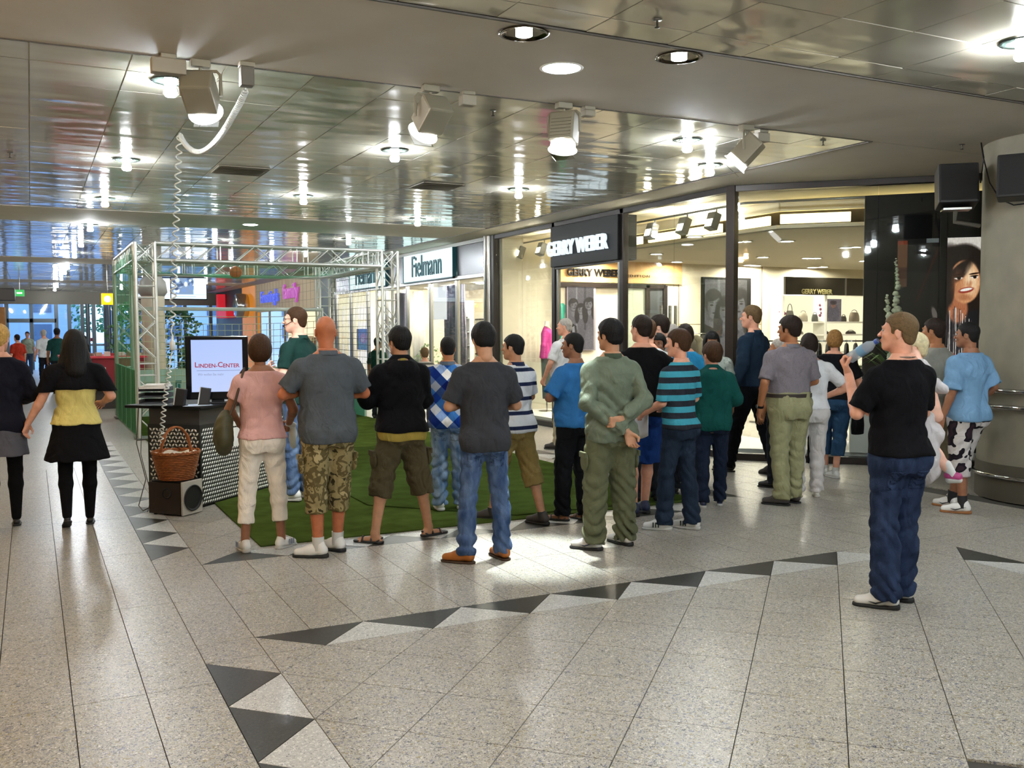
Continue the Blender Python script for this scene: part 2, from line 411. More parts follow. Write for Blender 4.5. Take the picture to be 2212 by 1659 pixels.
HAIR = dict(black=hmat('hair_black', '#0d0c0d', .42, noise=.3, nscale=60, bump=.5, bscale=120), dark=hmat('hair_dark', '#20150f', .5, noise=.3, nscale=60, bump=.5, bscale=120),
    brown=hmat('hair_brown', '#38220f', .5, noise=.3, nscale=60, bump=.5, bscale=120), light=hmat('hair_light', '#5d4a30', .55, noise=.25, nscale=60, bump=.5, bscale=120),
    blond=hmat('hair_blond', '#b08b4c', .5, noise=.3, nscale=60, bump=.5, bscale=120), grey=hmat('hair_grey', '#a8a39b', .6, noise=.2, nscale=60, bump=.5, bscale=120),
    fair=hmat('hair_fair', '#8a6638', .55, noise=.3, nscale=60, bump=.5, bscale=120))
EYEM = [mat('eye_white', '#9c958c', .35), mat('eye_iris', '#2a1a10', .2)]
LIPM = mat('lips', '#a05a4c', .45)
def cloth(name, c, noise=.10, bump=.25, rough=.85, nscale=10, bscale=220): return drape(mat('cloth_'+name, c, rough, noise=noise, nscale=nscale, bump=bump, bscale=bscale, spec=.12), .028)
def ramp(N, els, interp='CONSTANT'):
    r = N.new('ShaderNodeValToRGB'); r.color_ramp.interpolation = interp
    while len(r.color_ramp.elements) < len(els): r.color_ramp.elements.new(.5)
    for e, (p, c) in zip(r.color_ramp.elements, els): e.position = p; e.color = (*lin(c), 1)
    return r
def stripes(name, c1, c2, period, duty=.5, off=0.0):
    m = cloth(name, c1, bump=.2); nt = m.node_tree; N = nt.nodes; L = nt.links
    t = N.new('ShaderNodeTexCoord'); s = N.new('ShaderNodeSeparateXYZ'); L.new(t.outputs['Object'], s.inputs[0])
    a = N.new('ShaderNodeMath'); a.operation = 'MULTIPLY_ADD'; a.inputs[1].default_value = 1/period; a.inputs[2].default_value = off+20; L.new(s.outputs['Z'], a.inputs[0])
    f = N.new('ShaderNodeMath'); f.operation = 'FRACT'; L.new(a.outputs[0], f.inputs[0])
    r = ramp(N, [(0, c1), (1-duty, c2)]); L.new(f.outputs[0], r.inputs[0]); L.new(r.outputs[0], N['Principled BSDF'].inputs['Base Color']); return m
def pattern(name, kind, cols, scale):
    m = cloth(name, cols[0], bump=.25); nt = m.node_tree; N = nt.nodes; L = nt.links; t = N.new('ShaderNodeTexCoord'); b = N['Principled BSDF'].inputs['Base Color']
    if kind == 'plaid':
        s = N.new('ShaderNodeSeparateXYZ'); L.new(t.outputs['Object'], s.inputs[0]); prev = None; hs = []
        for sg in (1, -1):
            c = N.new('ShaderNodeMath'); c.operation = 'MULTIPLY_ADD'; c.inputs[1].default_value = sg; L.new(s.outputs['X'], c.inputs[0]); L.new(s.outputs['Z'], c.inputs[2])
            d = N.new('ShaderNodeMath'); d.operation = 'MULTIPLY_ADD'; d.inputs[1].default_value = scale; d.inputs[2].default_value = 40.2; L.new(c.outputs[0], d.inputs[0])
            f = N.new('ShaderNodeMath'); f.operation = 'FRACT'; L.new(d.outputs[0], f.inputs[0]); hs.append(f)
        r1 = ramp(N, [(0, '#ffffff'), (.25, '#3c78c0'), (.5, '#9aa4b4'), (.75, '#1e3f86')]); L.new(hs[0].outputs[0], r1.inputs[0])
        r2 = ramp(N, [(0, '#f0f0f0'), (.25, '#8aa8d8'), (.5, '#c4ccd4'), (.75, '#4a6aa8')]); L.new(hs[1].outputs[0], r2.inputs[0])
        mx = N.new('ShaderNodeMix'); mx.data_type = 'RGBA'; mx.blend_type = 'MULTIPLY'; mx.inputs[0].default_value = 1
        L.new(r1.outputs[0], mx.inputs[6]); L.new(r2.outputs[0], mx.inputs[7]); L.new(mx.outputs[2], b)
    else:
        if kind == 'camo': n = N.new('ShaderNodeTexNoise'); n.inputs['Scale'].default_value = scale; n.inputs['Detail'].default_value = 2.5; n.inputs['Distortion'].default_value = .8; o = n.outputs[0]
        else: n = N.new('ShaderNodeTexNoise'); n.inputs['Scale'].default_value = scale; n.inputs['Detail'].default_value = .6; o = n.outputs[0]
        L.new(t.outputs['Object'], n.inputs['Vector'])
        k = len(cols); lo, hi = (.36, .62) if kind == 'camo' else (.545, .66)
        els = [(0, cols[0])]+[(lo+(hi-lo)*i/max(1, k-2), cols[i+1]) for i in range(k-1)]
        r = ramp(N, els); L.new(o, r.inputs[0]); L.new(r.outputs[0], b)
    return m
def denim(name, c, wear='#8ea4bf', amt=.5):
    m = cloth(name, c, bump=.35); nt = m.node_tree; N = nt.nodes; L = nt.links; t = N.new('ShaderNodeTexCoord')
    mp = N.new('ShaderNodeMapping'); mp.inputs['Scale'].default_value = (14, 14, 5); L.new(t.outputs['Object'], mp.inputs[0])
    n = N.new('ShaderNodeTexNoise'); n.inputs['Scale'].default_value = 1.0; n.inputs['Detail'].default_value = 5; L.new(mp.outputs[0], n.inputs['Vector'])
    r = ramp(N, [(.35, c), (.75, wear)], 'LINEAR'); L.new(n.outputs[0], r.inputs[0])
    mx = N.new('ShaderNodeMix'); mx.data_type = 'RGBA'; mx.inputs[0].default_value = amt; mx.inputs[6].default_value = (*lin(c), 1); L.new(r.outputs[0], mx.inputs[7])
    L.new(mx.outputs[2], N['Principled BSDF'].inputs['Base Color']); return m
# arm presets, in units of the figure's height: elbow, wrist, palm direction, finger curl (side s = +1 right, -1 left)
def arm(kind, s):
    if kind == 'down': return dict(e=(s*.135, -.015, .640), w=(s*.145, .03, .500), palm=(-s, .2, 0), curl=.45)
    if kind == 'downout': return dict(e=(s*.165, -.02, .650), w=(s*.215, .01, .525), palm=(-s*.3, -1, 0), curl=.5)
    if kind == 'cross': return dict(e=(s*.152, .02, .665), w=(-s*.01, .105, .672), palm=(0, -1, 0), curl=.5, dir=(-s, .1, .1))
    if kind == 'front': return dict(e=(s*.150, -.01, .660), w=(s*.055, .125, .670), palm=(0, -1, .3), curl=.8, dir=(-s*.6, .6, .2))
    if kind == 'low': return dict(e=(s*.150, .01, .655), w=(s*.045, .12, .600), palm=(0, -1, 0), curl=.6, dir=(-s*.8, .5, 0))
    if kind == 'backR': return dict(e=(s*.142, -.060, .645), w=(s*-.03, -.118, .520), palm=(0, -1, .1), curl=.55, dir=(s*-.3, -.25, -1))
    if kind == 'backL': return dict(e=(s*.145, -.060, .648), w=(s*.0, -.120, .575), palm=(0, 1, 0), curl=1.2, dir=(-s, -.1, -.2))
    if kind == 'akimbo': return dict(e=(s*.235, -.02, .700), w=(s*.115, .03, .610), palm=(-s, 0, -.3), curl=.5, dir=(-s*.4, .6, -.6))
    if kind == 'mouth': return dict(e=(s*.14, .08, .690), w=(s*.05, .13, .81), palm=(0, -1, 0), curl=.5, dir=(-s*.2, -.1, 1))
    if kind == 'paper': return dict(e=(s*.140, .02, .640), w=(s*.17, .15, .565), palm=(-s, 0, 0), curl=.9, dir=(s*.1, 1, -.3))
    if kind == 'swing': return dict(e=(s*.14, -.06, .645), w=(s*.15, -.05, .505), palm=(-s, 0, 0), curl=.6)
    return kind
def person(label, loc, yaw, H=1.75, sex='m', skin_='fair', hair=('short', 'dark'), armL='down', armR='down', feet=None, wd=1.0, fat=0.0, headyaw=0.0, nod=0.0,
           top=None, bottom=None, shoes=('sneaker', 'white', 'sole'), fine=True, group=None, barefoot=False, seed=1, socks=None, seat=None):
    P = thing('person', label, 'person', loc, yaw, group); rr = random.Random(seed); wd *= .915
    hb = .010 if fine else .014; hh = .0045 if fine else .007
    fm = sex == 'f'; kid = sex == 'k'
    sk = SKIN[skin_]
    sh = (.098 if fm else .108)*wd if not kid else .098*wd
    S = lambda v: np.array(v, float)*H
    feet = feet or {}
    ft = {-1: feet.get('L', (-.055, 0, 10)), 1: feet.get('R', (.055, 0, -10))}
    lift = {-1: feet.get('liftL', 0), 1: feet.get('liftR', 0)}
    # torso table z, halfwidth, halfdepth, y offset, in units of H
    if fm: T = [(.46, .080, .068, -.004), (.50, .099, .080, -.010), (.53, .101, .080, -.010), (.575, .086, .063, 0), (.62, .074, .054, .002), (.665, .078, .058, .004), (.72, .088, .072, .010), (.765, .086, .057, .004), (.79, .072, .043, -.004), (.815, .040, .032, -.010)]
    else: T = [(.46, .078, .066, -.002), (.50, .096, .074, -.008), (.53, .097, .074, -.008), (.58, .089, .062, 0), (.62, .086, .059, .002), (.67, .092, .063, .004), (.73, .102, .070, .004), (.765, .101, .062, 0), (.79, .082, .048, -.006), (.815, .045, .034, -.010)]
    def tabf(add, addy=None, z0=None, z1=None, straight=0):
        out = []
        for z, a, b, o in T:
            f = fat*math.exp(-((z-.60)/.07)**2)
            a2 = a*wd+f*.55; b2 = b*wd+f*.8; o2 = o+f*.35
            if straight and z < .73: a2 = a2+(max(a2, .1*wd)-a2)*straight
            out.append([z*H, a2*H+add, b2*H+(addy if addy is not None else add), o2*H])
        A = np.array(out)
        zs = sorted(set([x for x in A[:, 0] if (z0 is None or x > z0) and (z1 is None or x < z1)]+[q for q in (z0, z1) if q is not None]))
        return [[z]+[float(np.interp(z, A[:, 0], A[:, i])) for i in (1, 2, 3)] for z in zs]
    J = {}
    for s in (-1, 1):
        J['hip', s] = S((s*.050*wd, -.002, .495)); fx, fy, fa = ft[s]
        J['ank', s] = S((fx, fy, .045+lift[s])); m = (J['hip', s]+J['ank', s])/2
        gap = max(0, .0+.5*abs(lift[s])); J['knee', s] = m+S((s*.004, .012+gap*.5, .010))
        a = arm(armL if s < 0 else armR, s); J['arm', s] = a
        J['sh', s] = S((s*(sh-.002), -.006, .783)); J['el', s] = S(a['e'])*np.array([wd if abs(a['e'][0]) > .1 else 1, 1, 1]); J['wr', s] = S(a['w'])
    hz = .9290*H; nk = S((0, -.004, 0))
    # ---- body
    k = hb
    xs = [J[q, s][0] for q in ('el', 'wr', 'ank') for s in (-1, 1)]+[-.17*H, .17*H]; ys = [J[q, s][1] for q in ('el', 'wr', 'ank', 'knee') for s in (-1, 1)]+[-.12*H-fat*H*.3, .12*H+fat*H]
    lo = (min(xs)-.08, min(ys)-.09, -.02 if barefoot else .02); hi = (max(xs)+.08, max(ys)+.16, .865*H)
    v = Vol(lo, hi, k); v.loft(tabf(0), .02)
    r = H/1.75*(1 if not kid else .9)
    cv = bottom and bottom['kind'] in ('trousers', 'capri'); q_ = .82 if cv else 1
    for s in (-1, 1):
        v.cone(J['hip', s], J['knee', s], .080*r*wd*q_, .050*r*q_, .03); v.ell(S((s*.045, -.032, .505)), S((.043, .036, .043)), .03)
        kn, an = J['knee', s], J['ank', s]; cf = kn+(an-kn)*.3+np.array([0, -.012, 0])
        v.cone(kn, cf, .050*r*q_, .054*r*(wd**.5)*q_, .02); v.cone(cf, an, .052*r*(wd**.5)*q_, .034*r, .02)
        fa = math.radians(ft[s][2]); fd = np.array([-math.sin(fa), math.cos(fa), 0])
        if barefoot:
            g = np.array([an[0], an[1], lift[s]*H]); v.cone(an, g+np.array([0, 0, .035]), .034*r, .03*r, .02); v.cone(g+fd*-.035+(0, 0, .03), g+fd*.13+(0, 0, .018), .03, .024, .02)
            pr = np.array([fd[1], -fd[0], 0])
            for q in range(5):
                b0 = g+fd*(.135-.006*q)+pr*s*(-.026+.0145*q)+(0, 0, .014); v.cone(b0, b0+fd*(.045-.006*q)+(0, 0, -.003), .0125 if q == 0 else .009, .010 if q == 0 else .0075, .008)
        v.ell(J['sh', s]+(0, 0, -.012*H), S((.032, .032, .036))*wd, .03); v.cone(S((s*.02, -.016, .838)), J['sh', s]+(-s*.012*H, -.006*H, .008*H), .026*H, .020*H, .03)
        v.cone(J['sh', s], J['el', s], .046*r*wd, .038*r, .02); mid = J['el', s]+(J['wr', s]-J['el', s])*.25
        v.cone(J['el', s], mid, .037*r, .039*r*wd**.5, .015); v.cone(mid, J['wr', s], .038*r*wd**.5, .0265*r, .015)
        rn = (.047 if fm else .056)*H/1.75*(.9 if kid else 1)
    v.cone(S((0, -.014, .79)), S((0, -.012, .865)), rn*1.12, rn, .03)
    V0, Q0 = v.mesh(); parts = [(V0, Q0, 0)]
    hs = H/1.75*(.95 if not kid else 1.08)*(.98 if fm else 1.0)
    HM = Matrix.Translation((0, .012*H, hz)) @ Matrix.Rotation(headyaw, 4, 'Z') @ Matrix.Rotation(-nod, 4, 'X') @ Matrix.Scale(hs, 4)
    HV, HQ = head_vq('f' if (fm or kid) else 'm', hh)
    keep = None
    parts.append((xf(HV, HM), HQ, 0))
    for s in (-1, 1):
        a = J['arm', s]; X = Vector(a['dir']) if 'dir' in a else Vector(J['wr', s]-J['el', s]); X.normalize()
        Z = -Vector(a['palm']); Z = (Z-X*Z.dot(X)).normalized(); Y = Z.cross(X)
        M = Matrix(((X.x, Y.x, Z.x, J['wr', s][0]), (X.y, Y.y, Z.y, J['wr', s][1]), (X.z, Y.z, Z.z, J['wr', s][2]), (0, 0, 0, 1))) @ Matrix.Scale(r*(.9 if fm else 1), 4)
        HVh, HQh = hand_vq(a['curl'], .0045 if fine else .007)
        if s < 0: HVh = HVh*np.array([1, -1, 1]); HQh = HQh[:, ::-1]
        parts.append((xf(HVh, M), HQh, 0)); J['handM', s] = M
    link('body', npmesh('body', parts, sk), P)
    # ---- face and hair
    e = MB(); ir = MB()
    for s in (-1, 1):
        e.sph((s*.031, .0785, .009), .0120, 12, 0, (1.15, 1, .62)); e.sph((s*.031, .0858, .009), .0055, 10, 1, (1, 1, .9))
    eo = obj('eyes', e, EYEM, P); eo.data.transform(HM)
    lp = MB(); lp.tube([(-.022, .093, -.055), (-.01, .0985, -.0535), (0, .0995, -.0545), (.01, .0985, -.0535), (.022, .093, -.055)], .0045, 6, rs=[.002, .0045, .005, .0045, .002])
    lo_ = obj('lips', lp, LIPM, P); lo_.data.transform(HM)
    if hair:
        hv, hq = hair_vq(hair[0], .006 if fine else .010, seed % 3)
        link('hair', npmesh('hair', [(xf(hv, HM), hq, 0)], HAIR[hair[1]]), P)
        if hair[1] != 'blond':
            br = MB()
            for s in (-1, 1): br.tube([(s*.014, .095, .029), (s*.03, .094, .034), (s*.046, .083, .029)], .003, 5, rs=[.003, .0038, .0015])
            bo = obj('eyebrows', br, HAIR[hair[1]], P); bo.data.transform(HM)
    def folds(v, amp, zl=None, kind='v'):
        X, Y, Z = v.grid(); p1, p2, p3 = rr.random()*6, rr.random()*6, rr.random()*6
        if kind == 'v':
            u = X*17+p1+1.5*np.sin(Z*6+p2)+Y*6; q = X*24-Z*19+p2+1.2*np.sin(Z*11+p1); t_ = X*21+Z*24+p3+1.3*np.sin(Y*14)
            n = (1-1.9*np.abs(np.sin(u)))*(.6+.4*np.sin(Z*8+p3))*.55+(1-1.9*np.abs(np.sin(q)))*.45*(.5+.5*np.sin(Z*10+X*8+p1))+(1-1.9*np.abs(np.sin(t_)))*.4*(.5+.5*np.sin(Z*7-X*9+p2))
        else: n = 1-1.8*np.abs(np.sin(Z*34+2.2*np.sin(X*15+p1)+1.8*np.sin(Y*17+p2)+X*8))
        A = amp if zl is None else amp*zl(Z)
        v.d += (A*n).astype(F32)
    # ---- lower garment
    if bottom:
        bm = bottom; kind = bm['kind']; L = dict(trousers=1.0, shorts=.53, capri=.80, tights=1.0, skirt=0).get(kind, 1.0); L = bm.get('len', L)
        lz = bm.get('loose', .014); wz = bm.get('waist', .585)*H; kk = hb*.95
        hems = [q.get('hem', .5)*H+.035 for q in (top if isinstance(top, list) else [top] if top else []) if not q.get('tucked')]
        if hems and kind != 'x': wz = min([wz]+[max(h_, .50*H) for h_ in hems])
        v = Vol((lo[0], lo[1], .0), (hi[0], hi[1], wz+.03), kk)
        if kind == 'skirt':
            hem = bm.get('hem', .33)*H; tb = tabf(.016, .016, .50*H, wz); f0 = tb[0]
            v.loft([[hem, f0[1]*bm.get('flare', 1.15), f0[2]*bm.get('flare', 1.2)+.01, 0]]+tb, .01)
            folds(v, .010, lambda Z: np.clip((wz-Z)/.4, 0, 1.3))
        else:
            v.loft(tabf(lz*.7+.004, lz*.7+.004, .462*H, wz), .02)
            for s in (-1, 1):
                hp, kn, an = J['hip', s], J['knee', s], J['ank', s]+(0, 0, -.012*H)
                v.ell(S((s*.045, -.036, .505)), S((.046, .042, .048))+lz*.8, .03)
                rk = .052*r+lz*1.1; ra = bm.get('ankle', .036*r+lz*1.6)
                if L <= .60:
                    e2 = hp+(kn-hp)*min(1, L/.5) if L <= .5 else kn+(an-kn)*((L-.5)/.5)
                    v.cone(hp, e2, .088*r*wd+lz, rk+lz*1.2, .03, cut=1.0)
                else:
                    e2 = kn+(an-kn)*((L-.5)/.5); re = rk+(ra-rk)*((L-.5)/.5)
                    v.cone(hp, kn, .086*r*wd+lz, rk, .03)
                    v.cone(kn, kn+(e2-kn)*.35+np.array([0, -.008, 0]), rk, max(re, .052*r+lz), .02); v.cone(kn+(e2-kn)*.3, e2, max(re, .050*r+lz), re, .02, cut=1.0)
            am = bm.get('fold', .0065)*1.5; zk = .27*H; za = .07*H
            if kind == 'tights': pass
            else:
                folds(v, am*.9, None)
                if L > .9: folds(v, am, lambda Z: .15+np.exp(-((Z-za)/(.06*H))**2)+.45*np.exp(-((Z-zk)/(.05*H))**2), 'h')
                else: folds(v, am*.8, lambda Z: .2+.5*np.exp(-((Z-.3*H)/(.04*H))**2), 'h')
        v0 = v
        link({'tights': 'tights', 'skirt': 'skirt', 'shorts': 'shorts'}.get(kind, 'trousers'), npmesh('trousers', [(*v.mesh(), 0)], bm['mat']), P)
        if bm.get('under'):
            v = Vol((lo[0], lo[1], .02), (hi[0], hi[1], .6*H), hb); v.loft(tabf(.006, None, .462*H, .58*H), .02)
            for s in (-1, 1):
                hp, kn, an = J['hip', s], J['knee', s], J['ank', s]; cf = kn+(an-kn)*.3+np.array([0, -.012, 0])
                v.cone(hp, kn, .088*r*wd, .058*r, .03); v.cone(kn, cf, .056*r, .060*r, .02); v.cone(cf, an, .058*r, .039*r, .02)
            link('tights', npmesh('tights', [(*v.mesh(), 0)], bm['under']), P)
        if bm.get('pockets'):
            for s in (-1, 1):
                t = .62 if L < .6 else .5; c = J['hip', s]+(J['knee', s]-J['hip', s])*t; v = Vol(c-.15, c+.15, .01)
                cx_ = c[0]+s*(.088*r*wd+lz*1.4)*(1-.3*t); v.ell((cx_, c[1], c[2]), (.022, .068, .082), .01); v.cutmax(np.abs(v.grid()[2]-c[2])-.07)
                link('pocket', npmesh('pocket', [(*v.mesh(), 0)], bm['mat']), P)
                fl = MB().box((cx_+s*.012, c[1], c[2]+.05), (.022, .125, .045), 0, b=.007); obj('pocket_flap', fl, bm['mat'], P)
        if bm.get('backpockets'):
            for s in (-1, 1):
                X, Y, Z = v0.grid(); pk = Vol(v0.lo, v0.lo+(v0.n-1)*v0.h, v0.h); pk.n = v0.n; pk.ax = v0.ax
                bx = np.maximum(np.maximum(np.abs(X-s*.047*H)-.058, np.abs(Z-.440*H)-.062), Y+.03); pk.d = np.maximum(np.maximum(v0.d-.0045, -(v0.d+.004)), bx).astype(F32)
                link('back_pocket', npmesh('back_pocket', [(*pk.mesh(), 0)], bm['mat']), P)
        if bm.get('belt'):
            tb = tabf(lz*.7+.010, None, wz-.03, wz); n = 36; b = MB()
            for (z, a_, b_, o_) in tb[:1]:
                ring = [(math.copysign(abs(math.cos(2*PI*i/n))**.87, math.cos(2*PI*i/n))*a_, math.copysign(abs(math.sin(2*PI*i/n))**.87, math.sin(2*PI*i/n))*b_+o_) for i in range(n)]
                vs = [(x, y, zz) for zz in (z-.018, z+.018) for x, y in ring]; b.add(vs, [(i, (i+1) % n, n+(i+1) % n, n+i) for i in range(n)], 0, True)
            obj('belt', b, bm['belt'], P)
    # ---- upper garment(s)
    for tp in (top if isinstance(top, list) else [top] if top else []):
        lz = tp.get('loose', .014); hem = tp.get('hem', .50)*H; nz = tp.get('neck', .842)*H; sl = tp.get('sleeve', .45); kk = hb*.95
        v = Vol((lo[0]-.02, lo[1]-.02, hem-.03), (hi[0]+.02, hi[1]+.02, nz+.06), kk)
        tb = tabf(lz, lz*1.1, hem, .826*H, tp.get('straight', .5))
        tk = (bottom or {}).get('loose', .014)*.7+.016+tp.get('over', 0)
        if not tp.get('tucked'):
            hemrows = tabf(tk, tk, hem, .60*H); hz_ = [q[0] for q in hemrows]
            tb = [[z, max(a, float(np.interp(z, hz_, [q[1] for q in hemrows])) if z <= .60*H else 0), max(b, float(np.interp(z, hz_, [q[2] for q in hemrows])) if z <= .60*H else 0), o] for z, a, b, o in tb]
        v.loft(tb, .02)
        if hem < .545*H and not tp.get('tucked'):
            for s in (-1, 1): v.ell(S((s*.045, -.036, .505)), S((.047, .043, .048))+(bottom or {}).get('loose', .014)*.8+.010+tp.get('over', 0), .03)
            v.cutmax(hem+.004*np.sin(v.grid()[0]*24)-v.grid()[2])
        v.cone(S((0, -.012, .80)), S((0, -.012, .845)), rn*1.2+lz*.5, rn+lz*.4+.004, .02)
        for s in (-1, 1):
            if sl <= 0: continue
            v.ell(J['sh', s]+(0, 0, -.010*H), S((.033, .034, .037))*wd+lz*.7, .03); v.cone(S((s*.02, -.016, .835)), J['sh', s]+(-s*.012*H, -.006*H, .006*H), .027*H+lz*.5, .022*H+lz*.6, .03)
            a0, b0, c0 = J['sh', s], J['el', s], J['wr', s]; ls = lz*(1.15 if sl <= .5 else 1.0)
            if sl <= .5: v.cone(a0, a0+(b0-a0)*sl*2, .048*r*wd+lz, .044*r*wd**.5+ls*1.1, .025, cut=1.0)
            else:
                v.cone(a0, b0, .048*r*wd+lz, .040*r+ls*1.1, .025)
                v.cone(b0, b0+(c0-b0)*(sl-.5)*2, .040*r+ls*1.1, .028*r+ls*1.2, .015, cut=1.0)
        if tp.get('hood'):
            v.ell(S((0, -.055, .80)), S((.075, .036, .052)), .02); v.ell(S((0, -.03, .825)), S((.062, .045, .026)), .02)
            v.ell(S((0, -.046, .846)), S((.030, .022, .010)), .010, sub=True)
        X, Y, Z = v.grid()
        if tp.get('vneck'): v.cutmax((Z-(nz-.01-np.clip(Y-.02, 0, 1)*1.4+np.abs(X)*.5))*.8)
        elif not tp.get('hood'): v.cutmax((Z-(nz-.004-np.clip(Y, 0, .2)*.35))*.9)
        folds(v, tp.get('fold', .0075)*1.45, lambda Z: np.clip((.83*H-Z)/(.12*H), .15, 1)*np.clip((Z-hem)/(.06*H), .3, 1))
        if tp.get('crease'):
            folds(v, tp['crease'], lambda Z: np.clip((.80*H-Z)/(.2*H), .1, 1), 'h')
        link(tp.get('name', 'shirt'), npmesh('shirt', [(*v.mesh(), 0)], tp['mat']), P)
        if tp.get('collar'):
            cb = MB(); n = 28; vs = []
            for j, (dr, dz) in enumerate(((.012, -.004), (.010, .022), (.018, .026), (.030, -.008))):
                for i in range(n):
                    t = 2*PI*i/n; vs.append((math.cos(t)*(rn+dr), math.sin(t)*(rn+dr)-.013*H, nz-.004+dz-max(0, math.sin(t))*.028))
            cb.add(vs, [(j*n+i, j*n+(i+1) % n, (j+1)*n+(i+1) % n, (j+1)*n+i) for j in range(3) for i in range(n)], 0, True)
            obj('collar', cb, tp['collar'], P)
    # ---- shoes
    for s in (-1, 1):
        fx, fy, fa = ft[s]; st = shoes[0]
        up, sl_ = shoe_mesh(st, shoes[1], shoes[2], r*(.88 if fm else 1)*(.88 if kid else 1))
        so = link({'sandal': 'sandal'}.get(st, 'shoe'), up, P, (fx*H, fy*H, lift[s]*H)); so.rotation_euler = (-feet.get('pitchL' if s < 0 else 'pitchR', 0), 0, math.radians(fa))
        link('sole', sl_, so)
        if len(shoes) > 3 and shoes[3]:
            so2 = MB(); 
            if shoes[3] == 'stripes':
                for sd in (-1, 1):
                    for q in range(3): so2.box((sd*.0445, .045+q*.022, .048), (.006, .010, .042), 0, 0, M=Matrix.Translation((sd*.0, 0, 0)) @ Matrix.Rotation(0, 4, 'X'))
            elif shoes[3] == 'swoosh':
                for sd in (-1, 1): so2.tube([(sd*.0455, .10, .045), (sd*.048, .06, .036), (sd*.047, .02, .050), (sd*.043, -.03, .064)], .004, 5, rs=[.001, .006, .004, .001])
            obj('side_marks', so2, shoes[4], so)
        if st == 'sneaker':
            lc = MB()
            for q in range(4): lc.tube([(-.022, .045+q*.024, .088-q*.011), (0, .045+q*.024, .095-q*.011), (.022, .045+q*.024, .088-q*.011)], .0035, 5)
            obj('laces', lc, shoes[1] if not isinstance(shoes[1], str) else mat('lace', '#cfcfcf', .8), so)
        if socks:
            a = J['ank', s]; v = MB(); v.cyl((a[0], a[1], a[2]-.03), (a[0]+(J['knee', s][0]-a[0])*socks[0], a[1]+(J['knee', s][1]-a[1])*socks[0], a[2]+.42*H*.5*socks[0]+.02), .040*r, 16, .044*r)
            obj('sock', v, socks[1], P)
    return P, J, HM
def shoe_mesh(st, c, sc_, scale):
    key = ('shoe', st, str(c), str(sc_), round(scale, 2))
    def f():
        v = Vol((-.07, -.1, -.01), (.07, .23, .14), .006)
        if st in ('sneaker', 'leather', 'boot'):
            v.cone((0, -.03, .055), (0, .06, .048), .036, .036, .02); v.cone((0, .05, .048), (0, .155, .034), .038, .030, .02)
            v.cone((0, -.03, .05), (0, -.015, .092 if st == 'sneaker' else .085), .036, .036, .015)
            v.cone((0, .0, .085), (0, .08, .058), .03, .026, .02)
            v.ell((0, .02, .125), (.030, .034, .03), .008, sub=True)
            if st == 'boot': v.cone((0, -.015, .08), (0, -.015, .13), .04, .042, .01)
        elif st == 'flat':
            v.cone((0, -.035, .04), (0, .15, .028), .032, .026, .02); v.ell((0, .01, .075), (.027, .055, .03), .008, sub=True)
        else:
            for y in (.02, .1):
                v.cone((-.045, y, .02), (0, y+.01, .058 if y < .05 else .045), .009, .009, .01); v.cone((0, y+.01, .058 if y < .05 else .045), (.045, y, .02), .009, .009, .01)
            v.cone((-.038, -.03, .02), (0, -.062, .045), .008, .008, .01); v.cone((.038, -.03, .02), (0, -.062, .045), .008, .008, .01)
        X, Y, Z = v.grid(); v.cutmax(.018-Z)
        V, Q = v.mesh(); w_ = 1.0; 
        so = Vol((-.07, -.11, -.01), (.07, .24, .06), .006); hs = .020 if st != 'leather' else .016
        so.cone((0, -.035, .012), (0, .05, .012), .041, .040, .02); so.cone((0, .05, .012), (0, .158, .012), .042, .036, .02)
        X, Y, Z = so.grid(); so.cutmax(np.maximum(Z-hs-(.010 if st == 'sneaker' else 0)*np.clip(-Y*20, 0, 1), .001-Z))
        a = npmesh('shoe', [(V*scale, Q, 0)], c); V2, Q2 = so.mesh(); b = npmesh('sole', [(V2*scale, Q2, 0)], sc_); return a, b
    return cached(key, f)
